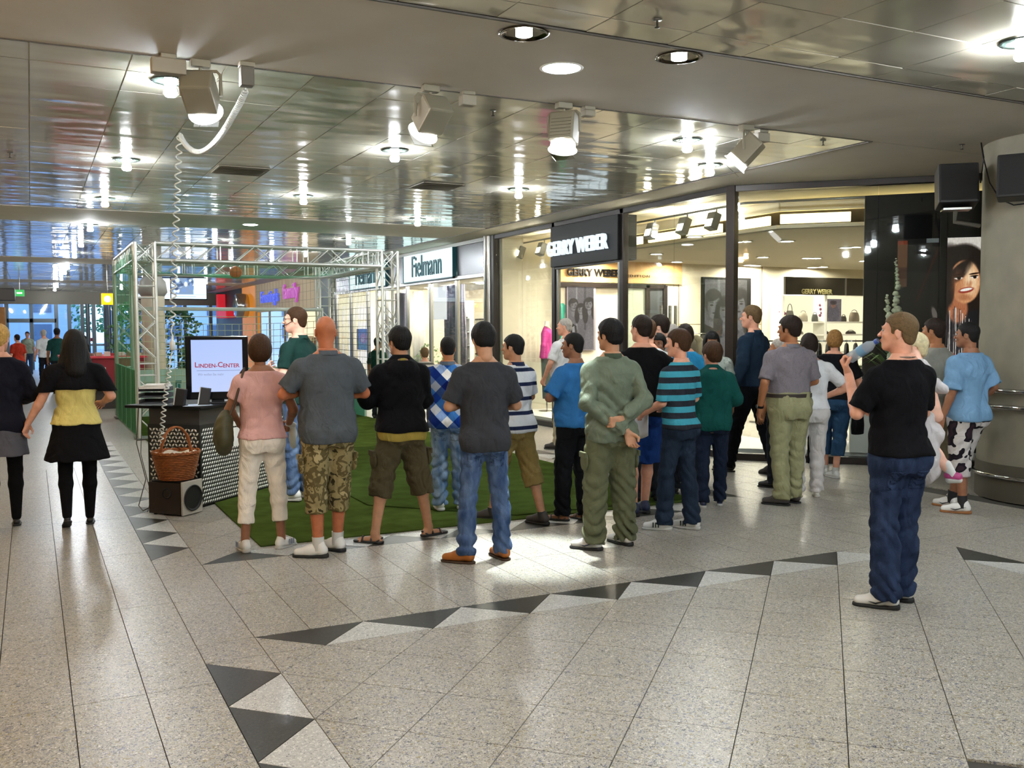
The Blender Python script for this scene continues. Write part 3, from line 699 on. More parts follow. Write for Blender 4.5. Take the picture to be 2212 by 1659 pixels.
# ------------------------------------------------------------ the setting
ZC = 3.54; X0 = .750; Y1 = 5.2845; PER = .6265; HP = PER/2; Y3 = 7.122; XR = 6.327
WX, WY = 8.122, 9.738         # corner of the shop window
S2 = math.sqrt(.5)
def granite(name, base, flecks, fs=95, rough=.33):
    m = mat(name, base, rough, spec=.5); nt = m.node_tree; N = nt.nodes; L = nt.links; b = N['Principled BSDF']
    g = N.new('ShaderNodeNewGeometry'); prev = None
    n0 = N.new('ShaderNodeTexNoise'); n0.inputs['Scale'].default_value = 1.3; n0.inputs['Detail'].default_value = 3; L.new(g.outputs['Position'], n0.inputs['Vector'])
    r0 = ramp(N, [(.3, base), (.7, base)], 'LINEAR'); c = lin(base)
    r0.color_ramp.elements[0].color = (*[x*.95 for x in c], 1); r0.color_ramp.elements[1].color = (*[x*1.05 for x in c], 1); L.new(n0.outputs[0], r0.inputs[0]); prev = r0.outputs[0]
    for i, (col, sc_, th, dist) in enumerate(flecks):
        n = N.new('ShaderNodeTexNoise'); n.inputs['Scale'].default_value = sc_; n.inputs['Detail'].default_value = 2; n.inputs['Distortion'].default_value = dist
        mp = N.new('ShaderNodeMapping'); mp.inputs['Location'].default_value = (i*13.7, i*5.1, 0); L.new(g.outputs['Position'], mp.inputs[0]); L.new(mp.outputs[0], n.inputs['Vector'])
        r = N.new('ShaderNodeValToRGB'); r.color_ramp.elements[0].position = th; r.color_ramp.elements[1].position = th+.035; L.new(n.outputs[0], r.inputs[0])
        mx = N.new('ShaderNodeMix'); mx.data_type = 'RGBA'; L.new(r.outputs[0], mx.inputs[0]); L.new(prev, mx.inputs[6]); mx.inputs[7].default_value = (*lin(col), 1); prev = mx.outputs[2]
    L.new(prev, b.inputs['Base Color'])
    n = N.new('ShaderNodeTexNoise'); n.inputs['Scale'].default_value = 3; L.new(g.outputs['Position'], n.inputs['Vector'])
    mr = N.new('ShaderNodeMapRange'); mr.inputs[3].default_value = rough*.9; mr.inputs[4].default_value = rough*1.15; L.new(n.outputs[0], mr.inputs[0]); L.new(mr.outputs[0], b.inputs['Roughness'])
    return m
M_TILE = granite('granite_speckled', '#aba79c', [('#d4d1c8', 70, .59, 1.0), ('#978b64', 52, .60, 1.2), ('#74778a', 58, .60, 1.4), ('#3e3e44', 62, .585, 2.4)])
M_TILEL = granite('granite_pale', '#bcbdb9', [('#dcdcd8', 70, .57, .8), ('#6c6e72', 66, .60, 2.2)])
M_TILED = granite('granite_dark', '#33332f', [('#46463f', 80, .58, .8), ('#24241f', 70, .60, .8)])
M_GROUT = mat('grout', '#3a3833', .8)
fl = MB(); fl.box2((-9, -9, -.30), (26, 49, -.012)); floor_o = tag(obj('floor', fl, M_GROUT), kind='structure')
G = .0022
def clip(poly, f):      # keep f(p) >= 0
    out = []
    for i in range(len(poly)):
        p, q = poly[i], poly[(i+1) % len(poly)]; a, b = f(p), f(q)
        if a >= 0: out.append(p)
        if (a >= 0) != (b >= 0):
            t = a/(a-b); out.append((p[0]+(q[0]-p[0])*t, p[1]+(q[1]-p[1])*t))
    return out
def area(p): return .5*sum(p[i][0]*p[(i+1) % len(p)][1]-p[(i+1) % len(p)][0]*p[i][1] for i in range(len(p)))
def inset(poly, g):
    n = len(poly)
    if area(poly) < 0: poly = poly[::-1]
    res = poly
    for i in range(n):
        p, q = poly[i], poly[(i+1) % n]; dx, dy = q[0]-p[0], q[1]-p[1]; l = math.hypot(dx, dy)
        if l < 1e-6: continue
        nx, ny = -dy/l, dx/l; res = clip(res, lambda w_, p=p, nx=nx, ny=ny: (w_[0]-p[0])*nx+(w_[1]-p[1])*ny-g)
        if len(res) < 3: return []
    return res
TILES = []      # (polygon, material)
def put(poly, m):
    if len(poly) >= 3 and abs(area(poly)) > .004:
        p = inset(poly, G)
        if len(p) >= 3: TILES.append((p, m))
def bandx(y, x0, x1, sgn, mD=1, mL=2, lights=True):     # triangles hanging from the line y, apexes at y+sgn*HP
    x = x0
    while x < x1-.01:
        put([(x, y), (x+PER, y), (x+HP, y+sgn*HP)], mD)
        if lights: put([(x+HP, y+sgn*HP), (x+PER+HP, y+sgn*HP), (x+PER, y)], mL)
        x += PER
def bandy(x, y0, y1, sgn, lights=True):
    y = y0
    while y < y1-.01:
        put([(x, y), (x, y+PER), (x+sgn*HP, y+HP)], 1)
        if lights: put([(x+sgn*HP, y-HP), (x+sgn*HP, y+HP), (x, y)], 2)
        y += PER
# 45 degree squares inside a frame
def diag(xa, xb, ya, yb, ox, oy, seen):
    d = HP
    for i in range(-60, 60):
        for j in range(-60, 60):
            cx_, cy_ = ox+(i+j)*HP, oy+(i-j)*HP
            if cx_ < xa-d or cx_ > xb+d or cy_ < ya-d or cy_ > yb+d or not seen(cx_, cy_): continue
            p = [(cx_+HP, cy_), (cx_, cy_+HP), (cx_-HP, cy_), (cx_, cy_-HP)]
            for f in (lambda w_: w_[0]-xa, lambda w_: xb-w_[0], lambda w_: w_[1]-ya, lambda w_: yb-w_[1]):
                p = clip(p, f)
                if len(p) < 3: break
            if len(p) >= 3: put(p, 0)
seenall = lambda x, y: True
XRi = X0+HP*2*9-0.0
XR = X0+PER*9       # 6.389
diag(X0+HP, XR-HP, 1.5, Y1-HP, X0+HP, Y1-HP, lambda x, y: y > 2.2 and x < 7 and (y > 2.9 or x < 5.4))
bandx(Y1, X0+HP, XR-PER*1.6, -1)
y = Y1-HP-PER
ys0 = Y1-HP-PER*6
yy = Y1-HP-PER*1
k = 0
while k < 6:
    put([(X0, yy), (X0, yy+PER), (X0+HP, yy+HP)], 1); put([(X0+HP, yy+HP), (X0+HP, yy-HP), (X0, yy)], 2)
    put([(XR, yy), (XR, yy+PER), (XR-HP, yy+HP)], 1) if k < 3 else None; put([(XR-HP, yy+HP), (XR-HP, yy-HP), (XR, yy)], 2) if k < 3 else None
    yy -= PER; k += 1
put([(X0, Y1), (X0+HP, Y1), (X0+HP, Y1-HP), (X0, Y1-HP)], 0); put([(X0+HP, Y1), (X0+HP, Y1-HP), (X0+PER, Y1-HP)], 0)
put([(X0, Y1-HP), (X0+HP, Y1-HP), (X0+HP, Y1-PER)], 0); put([(XR, Y1-HP), (XR-HP, Y1-HP), (XR-HP, Y1-PER)], 0)
xe = X0+HP+7*PER; put([(xe, Y1), (XR-HP, Y1), (XR-HP, Y1-HP), (xe+HP, Y1-HP)], 0); put([(XR-HP, Y1), (XR, Y1), (XR, Y1-HP), (XR-HP, Y1-HP)], 0)
# far square (under the turf): front and side bands
Y3 = 7.122
x = X0+HP
while x < XR-.95:
    put([(x, Y3), (x+PER, Y3), (x+HP, Y3+HP)], 1); x += PER
yb0 = Y3+HP
for i in range(13):
    y = yb0+i*PER
    put([(X0, y), (X0, y+PER), (X0+HP, y+HP)], 1); put([(X0+HP, y+HP), (X0+HP, y+PER+HP), (X0, y+PER)], 2)
# filling of that square out to its right edge
diagY = lambda x, y: (y < 7.9 or x > 5.6 or x < 1.75)
def diag2():
    xa, xb, ya, yb = X0+HP, XR-HP, Y3+HP, 12.6
    for i in range(8): q = Y3+HP+i*PER; put([(XR, q), (XR, q+PER), (XR-HP, q+HP)], 1); put([(XR-HP, q+HP), (XR-HP, q+PER+HP), (XR, q+PER)], 2)
    put([(XR-HP, Y3+HP), (XR, Y3+HP), (XR-HP, Y3+PER)], 0)
    for i in range(-40, 40):
        for j in range(-40, 40):
            cx_, cy_ = X0+HP+(i+j)*HP, Y3+HP+(i-j)*HP+0
            if not (xa-HP < cx_ < xb+HP and ya-HP < cy_ < yb+HP) or not diagY(cx_, cy_): continue
            p = [(cx_+HP, cy_), (cx_, cy_+HP), (cx_-HP, cy_), (cx_, cy_-HP)]
            for f in (lambda w_: w_[0]-xa, lambda w_: xb-w_[0], lambda w_: w_[1]-ya): p = clip(p, f) if len(p) >= 3 else p
            if len(p) >= 3: put(p, 0)
diag2()
x = X0+HP
while x < XR-.5:
    if x < XR-PER*1.6: put([(x+HP, Y3+HP), (x+PER+HP, Y3+HP), (x+PER, Y3)], 2)
    x += PER
put([(XR-HP, Y3), (XR, Y3), (XR, Y3+HP), (XR-HP, Y3+HP)], 0); put([(xe, Y3), (XR-HP, Y3), (XR-HP, Y3+HP), (xe+HP, Y3+HP)], 0); put([(X0, Y3), (X0+HP, Y3), (X0+HP, Y3+HP), (X0, Y3+HP)], 0); put([(X0+HP, Y3), (X0+PER, Y3+HP), (X0+HP, Y3+HP)], 0); put([(X0, Y3+HP), (X0+HP, Y3+HP), (X0+HP, Y3+PER)], 0)
# straight laid strips
def strips(xa, xb, ya, yb, L, off=0.0, y_first=None):
    n = int(round((xb-xa)/HP)); w_ = (xb-xa)/n
    for i in range(n):
        y = (ya if y_first is None else y_first)
        while y < yb-.02:
            put([(xa+i*w_, max(y, ya)), (xa+(i+1)*w_, max(y, ya)), (xa+(i+1)*w_, min(y+L, yb)), (xa+i*w_, min(y+L, yb))], 0); y += L
strips(X0-5*HP, X0, 2.5, 13.0, 1.53, y_first=1.62)
strips(X0, X0+HP*24, Y1, Y3, .919)
strips(XR, XR+HP*6, 3.2, Y1, 1.04)
strips(XR, XR+HP*7, Y3, 11.2, 1.02)
TILES.sort(key=lambda t: -abs(area(t[0]))/((sum(p[0] for p in t[0])/len(t[0]))**2+(sum(p[1] for p in t[0])/len(t[0]))**2)**1.5)
near = TILES[:300]; far = TILES[300:]
tm = [M_TILE, M_TILED, M_TILEL]; rr0 = random.Random(3)
for p, m in near:
    cx_, cy_ = sum(q[0] for q in p)/len(p), sum(q[1] for q in p)/len(p)
    b = MB().prism([(q[0]-cx_, q[1]-cy_) for q in p], -.014, 0)
    obj('tile' if m == 0 else 'triangle_tile', b, tm[m], floor_o, (cx_, cy_, 0))
b = MB()
for p, m in far: b.prism(p, -.014, 0, m)
tag(obj('far_tiles', b, tm, floor_o), kind='stuff')
# the parts of the floor too far off to tell tiles apart: one sheet of the same stone, laid around the built tiles
b = MB()
for a in ((-9, -9, 26, 2.2), (-9, 2.2, X0-5*HP, 49), (X0-5*HP, 13.0, X0, 49), (XR+HP*7, 2.2, 26, 49), (X0, 12.6, XR+HP*7, 49), (XR, 11.2, XR+HP*7, 12.6), (1.9, 8.1, 5.5, 12.6)):
    b.box2((a[0], a[1], -.013), (a[2], a[3], -.001))
tag(obj('distant_paving', b, M_TILE, floor_o), kind='stuff')
# ------------------------------------------------------------ ceiling: plaster bands and polished metal panels
M_PLAST = mat('plaster_ceiling', '#d2cbbf', .75, noise=.03, nscale=3)
M_PAN = mat('ceiling_metal', '#d2cdbd', .11, .30); nt = M_PAN.node_tree; N = nt.nodes; L = nt.links
g_ = N.new('ShaderNodeNewGeometry'); mp = N.new('ShaderNodeMapping'); mp.inputs['Scale'].default_value = (1.1, 2.6, 1); L.new(g_.outputs['Position'], mp.inputs[0])
n_ = N.new('ShaderNodeTexNoise'); n_.inputs['Scale'].default_value = 1.6; n_.inputs['Detail'].default_value = .6; L.new(mp.outputs[0], n_.inputs['Vector'])
bp = N.new('ShaderNodeBump'); bp.inputs['Strength'].default_value = 1; bp.inputs['Distance'].default_value = .014; L.new(n_.outputs[0], bp.inputs['Height']); L.new(bp.outputs[0], N['Principled BSDF'].inputs['Normal'])
M_DARK = mat('dark_gap', '#171512', .9)
ce = MB(); ce.box2((-9, -9, ZC+.0125), (26, 49, ZC+.4)); ceil_o = tag(obj('ceiling', ce, mat('joint_light', '#e0d8c4', .5)), kind='structure')
# metal fields: polygons; everything else is plaster band
YB = 5.1626; YA = 6.85; YC0, YC1 = 15.75, 17.75
def inpoly_metal(x, y):
    if y < YB: return x < 8.6
    if YA < y < YC0: return x < 7.42-.0 and True
    if YC1 < y < 26.3: return x < 7.42
    if 28.3 < y < 37.6: return x < 7.42
    return y > 39.8 and x < 7.42
b = MB()
for a in ((-9, YB, 26, YA), (7.45, YA, 26, 49), (-9, YC0, 7.45, YC1), (-9, 26.3, 7.45, 28.3), (-9, 37.6, 7.45, 39.8), (8.7, -9, 26, YB)):
    b.box2((a[0]+.004, a[1]+.004, ZC), (a[2]-.004, a[3]-.004, ZC+.011))
obj('plaster_band', b, M_PLAST, ceil_o)
ledge = MB()
for a in ((-9, YB, 8.7), (-9, YA, 7.45)): ledge.box2((a[0], a[1]-.009, ZC-.006), (a[2], a[1]+.009, ZC+.03))
ledge.box2((7.441, YA, ZC-.006), (7.459, 49, ZC+.03)); obj('edge_profile', ledge, mat('edge_profile', '#55504a', .5, .6), ceil_o)
PS = .6155; rr1 = random.Random(11)
def panel(x0, y0, x1, y1, mb=None):
    t = [rr1.uniform(-.0022, .0022) for _ in range(4)]; g = .0045; z = ZC+.004; w_ = x1-x0
    vs = [(x0+g, y0+g, z+t[0]), (x1-g, y0+g, z+t[1]), (x1-g, y1-g, z+t[2]), (x0+g, y1-g, z+t[3])]; vs += [(p[0], p[1], z+.006) for p in vs]
    fs = [(3, 2, 1, 0), (0, 1, 5, 4), (1, 2, 6, 5), (2, 3, 7, 6), (3, 0, 4, 7)]
    if mb is not None: mb.add(vs, fs); return
    obj('ceiling_panel', MB().add(vs, fs), M_PAN, ceil_o)
fm_ = MB(); cnt = 0
def field(xa, xb, ya, yb, near_):
    global cnt
    xs = [xa]; q = xa+((.048-xa) % PS)
    if q-xa > .05: xs.append(q)
    while xs[-1] < xb-PS*1.1: xs.append(xs[-1]+PS)
    xs.append(xb); ys = [ya]; q = ya+((7.94-ya) % PS)
    if q-ya > .05: ys.append(q)
    while ys[-1] < yb-PS*1.1: ys.append(ys[-1]+PS)
    ys.append(yb)
    for i in range(len(xs)-1):
        for j in range(len(ys)-1):
            if near_ and xs[i] > -.6 and cnt < 290: panel(xs[i], ys[j], xs[i+1], ys[j+1]); cnt += 1
            else: panel(xs[i], ys[j], xs[i+1], ys[j+1], fm_)
field(-.57, 7.43, YA+.02, YC0, True)
for i in range(4): panel(-9+i*2.1, YA+.02, -9+(i+1)*2.1, YC0, fm_)
field(-9, .66, -9, YB-.02, False); field(.66, 8.68, -9, 2.2, False); field(.66, 8.68, 2.2, YB-.02, True)
field(-3, 7.43, YC1, 26.3, False); field(-3, 7.43, 28.3, 37.6, False); field(-3, 7.43, 39.8, 49, False)
tag(obj('far_ceiling_panels', fm_, M_PAN, ceil_o), kind='stuff')
# ------------------------------------------------------------ outer walls of the hall, far left shops, wall behind the viewer
M_WALL = mat('wall_paint', '#a99e88', .8, noise=.05, nscale=2)
M_WARM = emat('shop_glow', '#ffd9a0', 1.1)
tag(obj('wall_back', MB().box2((-9, -9, 0), (26, -8.8, ZC)), M_WALL), kind='structure')
b = MB(); b.box2((-4.3, -9, 0), (-4.1, 25, ZC)); b.box2((-4.1, 25, 0), (-1.25, 25.2, ZC)); b.box2((-1.4, 25.2, 0), (-1.25, 49, ZC)); tag(obj('wall_left', b, M_WALL), kind='structure')
tag(obj('wall_right', MB().box2((25.8, -9, 0), (26, 49, ZC)), M_WALL), kind='structure')
# ------------------------------------------------------------ sight lines used to find real positions on known planes
def ray(px, py): return CAMR @ Vector(((px-1106)/FPX, -(py-829.5)/FPX, -1))
def PZ(px, py, z=0.0):
    d = ray(px, py); t = (z-EYE)/d.z; return Vector((d.x*t, d.y*t, z))
def PX(px, py, x):
    d = ray(px, py); t = x/d.x; return Vector((x, d.y*t, EYE+d.z*t))
def PY(px, py, y):
    d = ray(px, py); t = y/d.y; return Vector((d.x*t, y, EYE+d.z*t))
def PD(px, py, x, y):
    d = ray(px, py); t = math.hypot(x, y)/math.hypot(d.x, d.y); return Vector((d.x*t, d.y*t, EYE+d.z*t))
M_FRAME = mat('frame_black', '#241d1a', .4, .3); M_STEEL = mat('steel_brushed', '#8d8c88', .28, .9); M_CHROME = mat('chrome', '#c8c8c8', .12, 1)
M_CREAM = mat('cream_wall', '#efe6cf', .7, noise=.03); M_WHITE = mat('white_paint', '#e8e6df', .6); M_GLASS = glassmat('shop_glass', '#f2f5f4')
M_BLACK = mat('black_satin', '#0a0a0c', .5, spec=.2); M_GREYF = mat('fascia_grey', '#56585c', .25, .2)
def pane(a, b, z0, z1, parent, name='pane', t=.012, m=None):
    a = Vector((a[0], a[1], 0)); b = Vector((b[0], b[1], 0)); d = b-a; ang = math.atan2(d.y, d.x)
    mb = MB().box(((a.x+b.x)/2, (a.y+b.y)/2, (z0+z1)/2), (d.length, t, z1-z0), ang); return obj(name, mb, m or M_GLASS, parent)
def bar(a, b, z0, z1, th, parent, name, m):
    a = Vector((a[0], a[1], 0)); b = Vector((b[0], b[1], 0)); d = b-a; ang = math.atan2(d.y, d.x)
    mb = MB().box(((a.x+b.x)/2, (a.y+b.y)/2, (z0+z1)/2), (d.length, th, z1-z0), ang, b=min(.006, th/4)); return obj(name, mb, m, parent)
def post(x, y, z0, z1, w_, parent, name, m, d_=None, rz=0):
    return obj(name, MB().box((x, y, (z0+z1)/2), (w_, d_ or w_, z1-z0), rz, b=.005), m, parent)
FT = 3.46
BX = lambda s: (WX+s*S2, WY-s*S2)
yA, yB_, yC = 12.25, 14.37, 16.80
# fashion shop front
fr = tag(link('window_1', None), kind='structure')
bar((WX, WY), (WX, yC), FT, ZC, .10, fr, 'head_rail', M_FRAME); bar((WX, WY), (WX, yA), 0, .09, .12, fr, 'base_rail', M_FRAME); bar((WX, yB_), (WX, yC), 0, .09, .12, fr, 'base_rail', M_FRAME)
for y in (yA, yB_): post(WX, y, 0, ZC, .10, fr, 'mullion', M_FRAME)
post(WX, WY, 0, ZC, .12, fr, 'corner_post', M_FRAME, rz=PI/8)
post(WX, yC-.03, 0, ZC, .13, fr, 'mullion', M_FRAME)
ym = 10.98
for a, b_ in ((WY+.06, ym-.002), (ym+.002, yA-.05), (yB_+.05, 15.62), (15.624, yC-.1)): pane((WX, a), (WX, b_), .09, FT, fr)
bar((WX, yA+.05), (WX, yB_-.05), 2.735, 2.775, .09, fr, 'door_head', M_FRAME)
for y in (yA+.10, yB_-.10): post(WX, y, 0, 2.735, .06, fr, 'door_jamb', M_STEEL)
fb = tag(link('window_2', None), kind='structure')
bar(BX(0), BX(4.6), FT, ZC, .10, fb, 'head_rail', M_FRAME); bar(BX(0), BX(4.6), 0, .09, .14, fb, 'base_rail', M_FRAME)
sP = 1.76
for a, b_ in ((.07, sP-.003), (sP+.003, 3.4), (3.406, 4.6)): pane(BX(a), BX(b_), .09, FT, fb)
# sign over the door
sg = thing('shop_sign', 'black sign box with glowing white capital letters over the shop door', 'sign')
obj('sign_box', MB().box2((WX-.10, yA+.02, 2.77), (WX+.25, yB_-.0, FT), 0, .01), M_BLACK, sg)
M_LET = emat('letter_glow', '#e0f4ff', 1.0)
text_mesh('lettering', 'GERRY WEBER', .335, M_LET, sg, frame((WX-.135, 13.47, 3.06), (0, -1, 0), (0, 0, 1)), .02, .006, .86, sp=1.02)
# fashion shop room
room = tag(link('wall_right', None), kind='structure'); RY = 16.6; ZI = 3.10
obj('back_wall', MB().box2((8.2, RY, 0), (19.5, RY+.12, ZC)), M_CREAM, room); obj('side_wall', MB().box2((19.4, 3, 0), (19.5, RY, ZC)), M_CREAM, room)
obj('end_wall', MB().box((13.6, 3.6, ZC/2), (8.5, .1, ZC), -.35), M_CREAM, room)
obj('partition', MB().box2((8.2, yC-.02, 0), (12.5, yC+.06, ZC)), M_CREAM, room)
off = 1.30; c1 = (WX+off, WY+off*math.tan(PI/8)); 
poly = [(c1[0], RY), c1, (c1[0]+3.9*S2*1.2, c1[1]-3.9*S2*1.2), (19.4, 4.5), (19.4, RY)]
ci = MB().prism(poly, ZI, ZI+.04); obj('inner_ceiling', ci, mat('cream_ceiling', '#f4ead0', .7), room)
obj('window_ceiling', MB().prism([(WX+.06, yC), (WX+.06, WY+.05), (BX(4.6)[0]+.04, BX(4.6)[1]+.04), (BX(4.6)[0]+2.5, BX(4.6)[1]+2.2), (c1[0]+.1, c1[1]), (c1[0]+.1, yC)], ZC-.05, ZC-.01), mat('cream_ceiling', '#f4ead0'), room)
M_COVE = emat('cove_glow', '#ffe6a0', 5.0)
def seg(a, b, z0, z1, th, name, m):
    bar(a, b, z0, z1, th, room, name, m)
e2 = (c1[0]+3.3, c1[1]-3.3)
for a, b_ in (((c1[0], RY), c1), (c1, e2)):
    seg(a, b_, 3.34, ZC-.05, .06, 'bulkhead', M_CREAM)
    d = Vector((b_[0]-a[0], b_[1]-a[1])); n_ = max(2, int(d.length/.95)); u = d/n_
    for i in range(n_):
        p = Vector(a)+u*i; q = p+u*.80; bar(p, q, 3.17, 3.30, .05, room, 'cove_light', M_COVE)
    seg(a, b_, ZI, 3.15, .12, 'cove_lip', M_CREAM)
obj('podium', MB().prism([(WX+.1, yA-.1), (WX+.1, WY+.1), (BX(4)[0]+.1, BX(4)[1]+.1), (BX(4)[0]+1.3, BX(4)[1]+1.3), (WX+1.2, WY+.6), (WX+1.2, yA-.1)], 0, .13), M_WHITE, room)
obj('podium', MB().box2((WX+.1, yB_+.1, 0), (WX+1.1, yC-.1, .13)), M_WHITE, room)
# dark panel with the illuminated posters behind the second window
dp = thing('poster_wall', 'tall black display panel with posters behind the corner shop window', 'panel')
o5 = .50
def BB(s, o): return (WX+s*S2+o*S2, WY-s*S2+o*S2)
bar(BB(1.62, o5), BB(4.4, o5), .13, 3.40, .06, dp, 'panel', M_BLACK)
pc_ = Paint(300, 520, '#17100c')
def face(P_, cx, cy, s, hairc='#241510', skin='#e0a070', hw=1.0, long=True, smile=True, dark='#7a3a20', turn=0):
    y = s*.60*P_.w/P_.h*1.25
    if long:
        P_.ell(cx, cy-.02*y, .16*s*hw, .21*y, hairc, soft=.2); P_.ell(cx-.12*s, cy-.22*y, .07*s, .26*y, hairc, soft=.2); P_.ell(cx+.13*s, cy-.22*y, .08*s, .26*y, hairc, soft=.2)
    else: P_.ell(cx, cy+.045*y, .125*s, .15*y, hairc, soft=.15)
    P_.ell(cx, cy-.22*y, .05*s, .12*y, skin, soft=.2); P_.ell(cx, cy-.17*y, .06*s, .03*y, dark, soft=.9, al=.6)
    P_.ell(cx+turn*.02*s, cy-.03*y, .095*s, .145*y, skin, soft=.15); P_.ell(cx, cy+.10*y, .10*s, .05*y, hairc, ang=.3, soft=.4); P_.ell(cx-.07*s, cy-.05*y, .04*s, .10*y, dark, soft=.95, al=.5)
    for q in (-1, 1):
        P_.ell(cx+(q*.040+turn*.02)*s, cy-.003*y, .022*s, .010*y, '#201510', soft=.5); P_.ell(cx+(q*.042+turn*.02)*s, cy+.026*y, .030*s, .006*y, dark, soft=.5)
    P_.ell(cx+(turn*.03+.012)*s, cy-.048*y, .012*s, .028*y, dark, soft=.95, al=.6)
    P_.ell(cx+turn*.025*s, cy-.098*y, .036*s, .011*y, '#a03a30' if smile == 2 else '#4a4448', soft=.5)
    if smile: P_.ell(cx+turn*.025*s, cy-.097*y, .026*s, .005*y, '#f4e8e0', soft=.5)
pc_.rect(0, .86, 1, 1, '#d8cec6'); pc_.rect(.5, .62, 1, .9, '#c8beb4'); pc_.ell(.92, .72, .2, .10, '#b8a08c', soft=.5); pc_.ell(.95, .64, .2, .05, '#a86a30', soft=.7)
pc_.ell(.34, .72, .56, .235, '#170d0a', soft=.10); pc_.ell(.05, .55, .5, .4, '#170d0a', soft=.12); pc_.ell(.80, .60, .22, .19, '#1c0f0a', ang=-.15, soft=.2); pc_.ell(.88, .545, .16, .07, '#8a3c18', ang=-.3, soft=.8, al=.6)
pc_.poly([(0, 0), (1, 0), (1, .40), (.72, .50), (.3, .47), (0, .42)], '#121218')
pc_.ell(.24, .50, .20, .10, '#b06844', soft=.25); pc_.ell(.37, .690, .315, .150, '#dd9a6a', ang=-.10, soft=.10); pc_.ell(.26, .76, .28, .055, '#1c100c', ang=.45, soft=.3); pc_.ell(.05, .66, .12, .14, '#1a0e0a', soft=.25)
pc_.ell(.50, .70, .13, .10, '#ffdcb4', soft=.8, al=.8); pc_.ell(.22, .66, .12, .10, '#b06a44', soft=.9, al=.5)
for ex, ey, q in ((.24, .716, .085), (.56, .722, .075)):
    pc_.ell(ex, ey, q, .0105, '#f0e0d4', soft=.4); pc_.ell(ex+.01, ey, q*.45, .011, '#1c0f0a', soft=.4); pc_.ell(ex, ey+.008, q*1.1, .005, '#1c0f0a', ang=.05, soft=.4); pc_.ell(ex, ey+.024, q*1.4, .006, '#2c140a', ang=.08, soft=.5)
pc_.ell(.46, .675, .05, .022, '#b8683c', soft=.9, al=.7); pc_.ell(.45, .700, .02, .03, '#ffe4c4', soft=.9, al=.7); pc_.ell(.40, .632, .155, .020, '#9a3428', ang=.10, soft=.25); pc_.ell(.40, .6355, .125, .010, '#fff6ee', ang=.10, soft=.3); pc_.ell(.37, .58, .14, .02, '#a05c3a', soft=.9, al=.6)
for i in range(18):
    x_ = .0+i*.030; k_ = .52-.010*abs(i-6); pc_.poly([(x_, .0), (x_+.015, .0), (x_+.02+.03*math.sin(i*1.7), k_), (x_+.005+.03*math.sin(i*1.7), k_)], '#dcd4cc' if i % 2 else '#4a3a40')
for i in range(7): pc_.ell(.1+.08*i, .12+.05*(i % 3), .05, .014, '#b03038' if i % 2 else '#28242c', ang=.6*(-1)**i, soft=.5)
pc_.poly([(.60, 0), (.66, .0), (.98, .33), (.93, .37)], '#8c8280'); pc_.poly([(.70, .42), (.98, .50), (.96, .52), (.68, .45)], '#77706c')
pc_.noise(.08, 60)
m_p1 = pc_.mat('poster_woman_print', emit=.95)
z0, z1 = .75, 2.83
def bposter(name, m, sa, sb, z0, z1, o=o5-.04):
    a = BB(sa, o); b_ = BB(sb, o); return picture(name, m, (a[0], a[1], z0), (b_[0], b_[1], z0), (b_[0], b_[1], z1), dp)
tag(bposter('poster', m_p1, 2.60, 3.16, 1.05, 2.83), 'lit poster print of a smiling dark haired woman in a striped scarf')
q_ = Paint(300, 560, '#0f0b0a'); q_.rect(.0, .80, .24, .99, '#a06838'); q_.rect(.0, .96, .24, .99, '#c85020'); q_.rect(0, .70, .24, .80, '#6a3818'); q_.rect(0, .66, .24, .72, '#8a6040')
q_.poly([(.45, .55), (.5, .55), (.98, .9), (.98, .94)], '#5a2414'); q_.rect(.7, .97, 1, 1, '#aeb8b8'); q_.ell(.95, .45, .06, .08, '#b8a8a0', ang=.6, soft=.4); q_.ell(.05, .38, .06, .08, '#5a3028', soft=.6); q_.noise(.04, 40)
bposter('poster', q_.mat('poster_dark_print', emit=.22), 2.02, 2.50, 1.05, 2.83)
bar(BB(2.51, o5-.05), BB(2.59, o5-.05), .13, 3.2, .05, dp, 'divider', M_BLACK)
# black and white family posters inside
def family(k):
    p = Paint(260, 330 if k == 0 else 560, '#8c8890' if k else '#9a969c'); p.rect(.0, .0, 1, 1, '#a8a2aa'); p.rect(.3, .3, .36, 1, '#e0dce4'); p.rect(.62, .3, .7, 1, '#77727c')
    k_ = 1.75 if k == 0 else 1.5; face(p, .20, .68, k_, '#2c2a2e', '#c8c4c8', long=False, smile=False, dark='#6a686a', turn=1); face(p, .50, .62, k_*.88, '#2a282c', '#dcd8dc', smile=True, dark='#767476'); face(p, .83, .70, k_, '#333036', '#d8d4d8', smile=False, dark='#706e70', turn=-1)
    p.poly([(0, 0), (.4, 0), (.32, .36), (0, .44)], '#28262c'); p.poly([(.14, .34), (.24, .36), (.30, .1), (.24, 0)], '#f0eef0'); p.ell(.5, .12, .17, .22, '#9c969c', soft=.4); p.ell(.85, .1, .2, .25, '#c0bac0', soft=.4)
    p.noise(.14, 70); return p.mat('family_print%d' % k, emit=.25)
mf = family(0)
ps = thing('framed_poster', 'large black and white poster of three faces right of the cream wall panels', 'poster')
a, b_ = PY(1520, 720, RY-.06), PY(1611, 720, RY-.06)
picture('print', mf, (a.x, RY-.085, 1.05), (b_.x, RY-.085, 1.05), (b_.x, RY-.085, 2.78), ps); obj('backing', MB().box2((a.x-.04, RY-.08, 1.0), (b_.x+.12, RY, 2.83)), M_BLACK, ps)
mf = family(1); ps = thing('framed_poster', 'black and white poster of three faces seen through the open shop door', 'poster')
a, b_ = PY(1226, 720, RY-.06), PY(1281, 720, RY-.06)
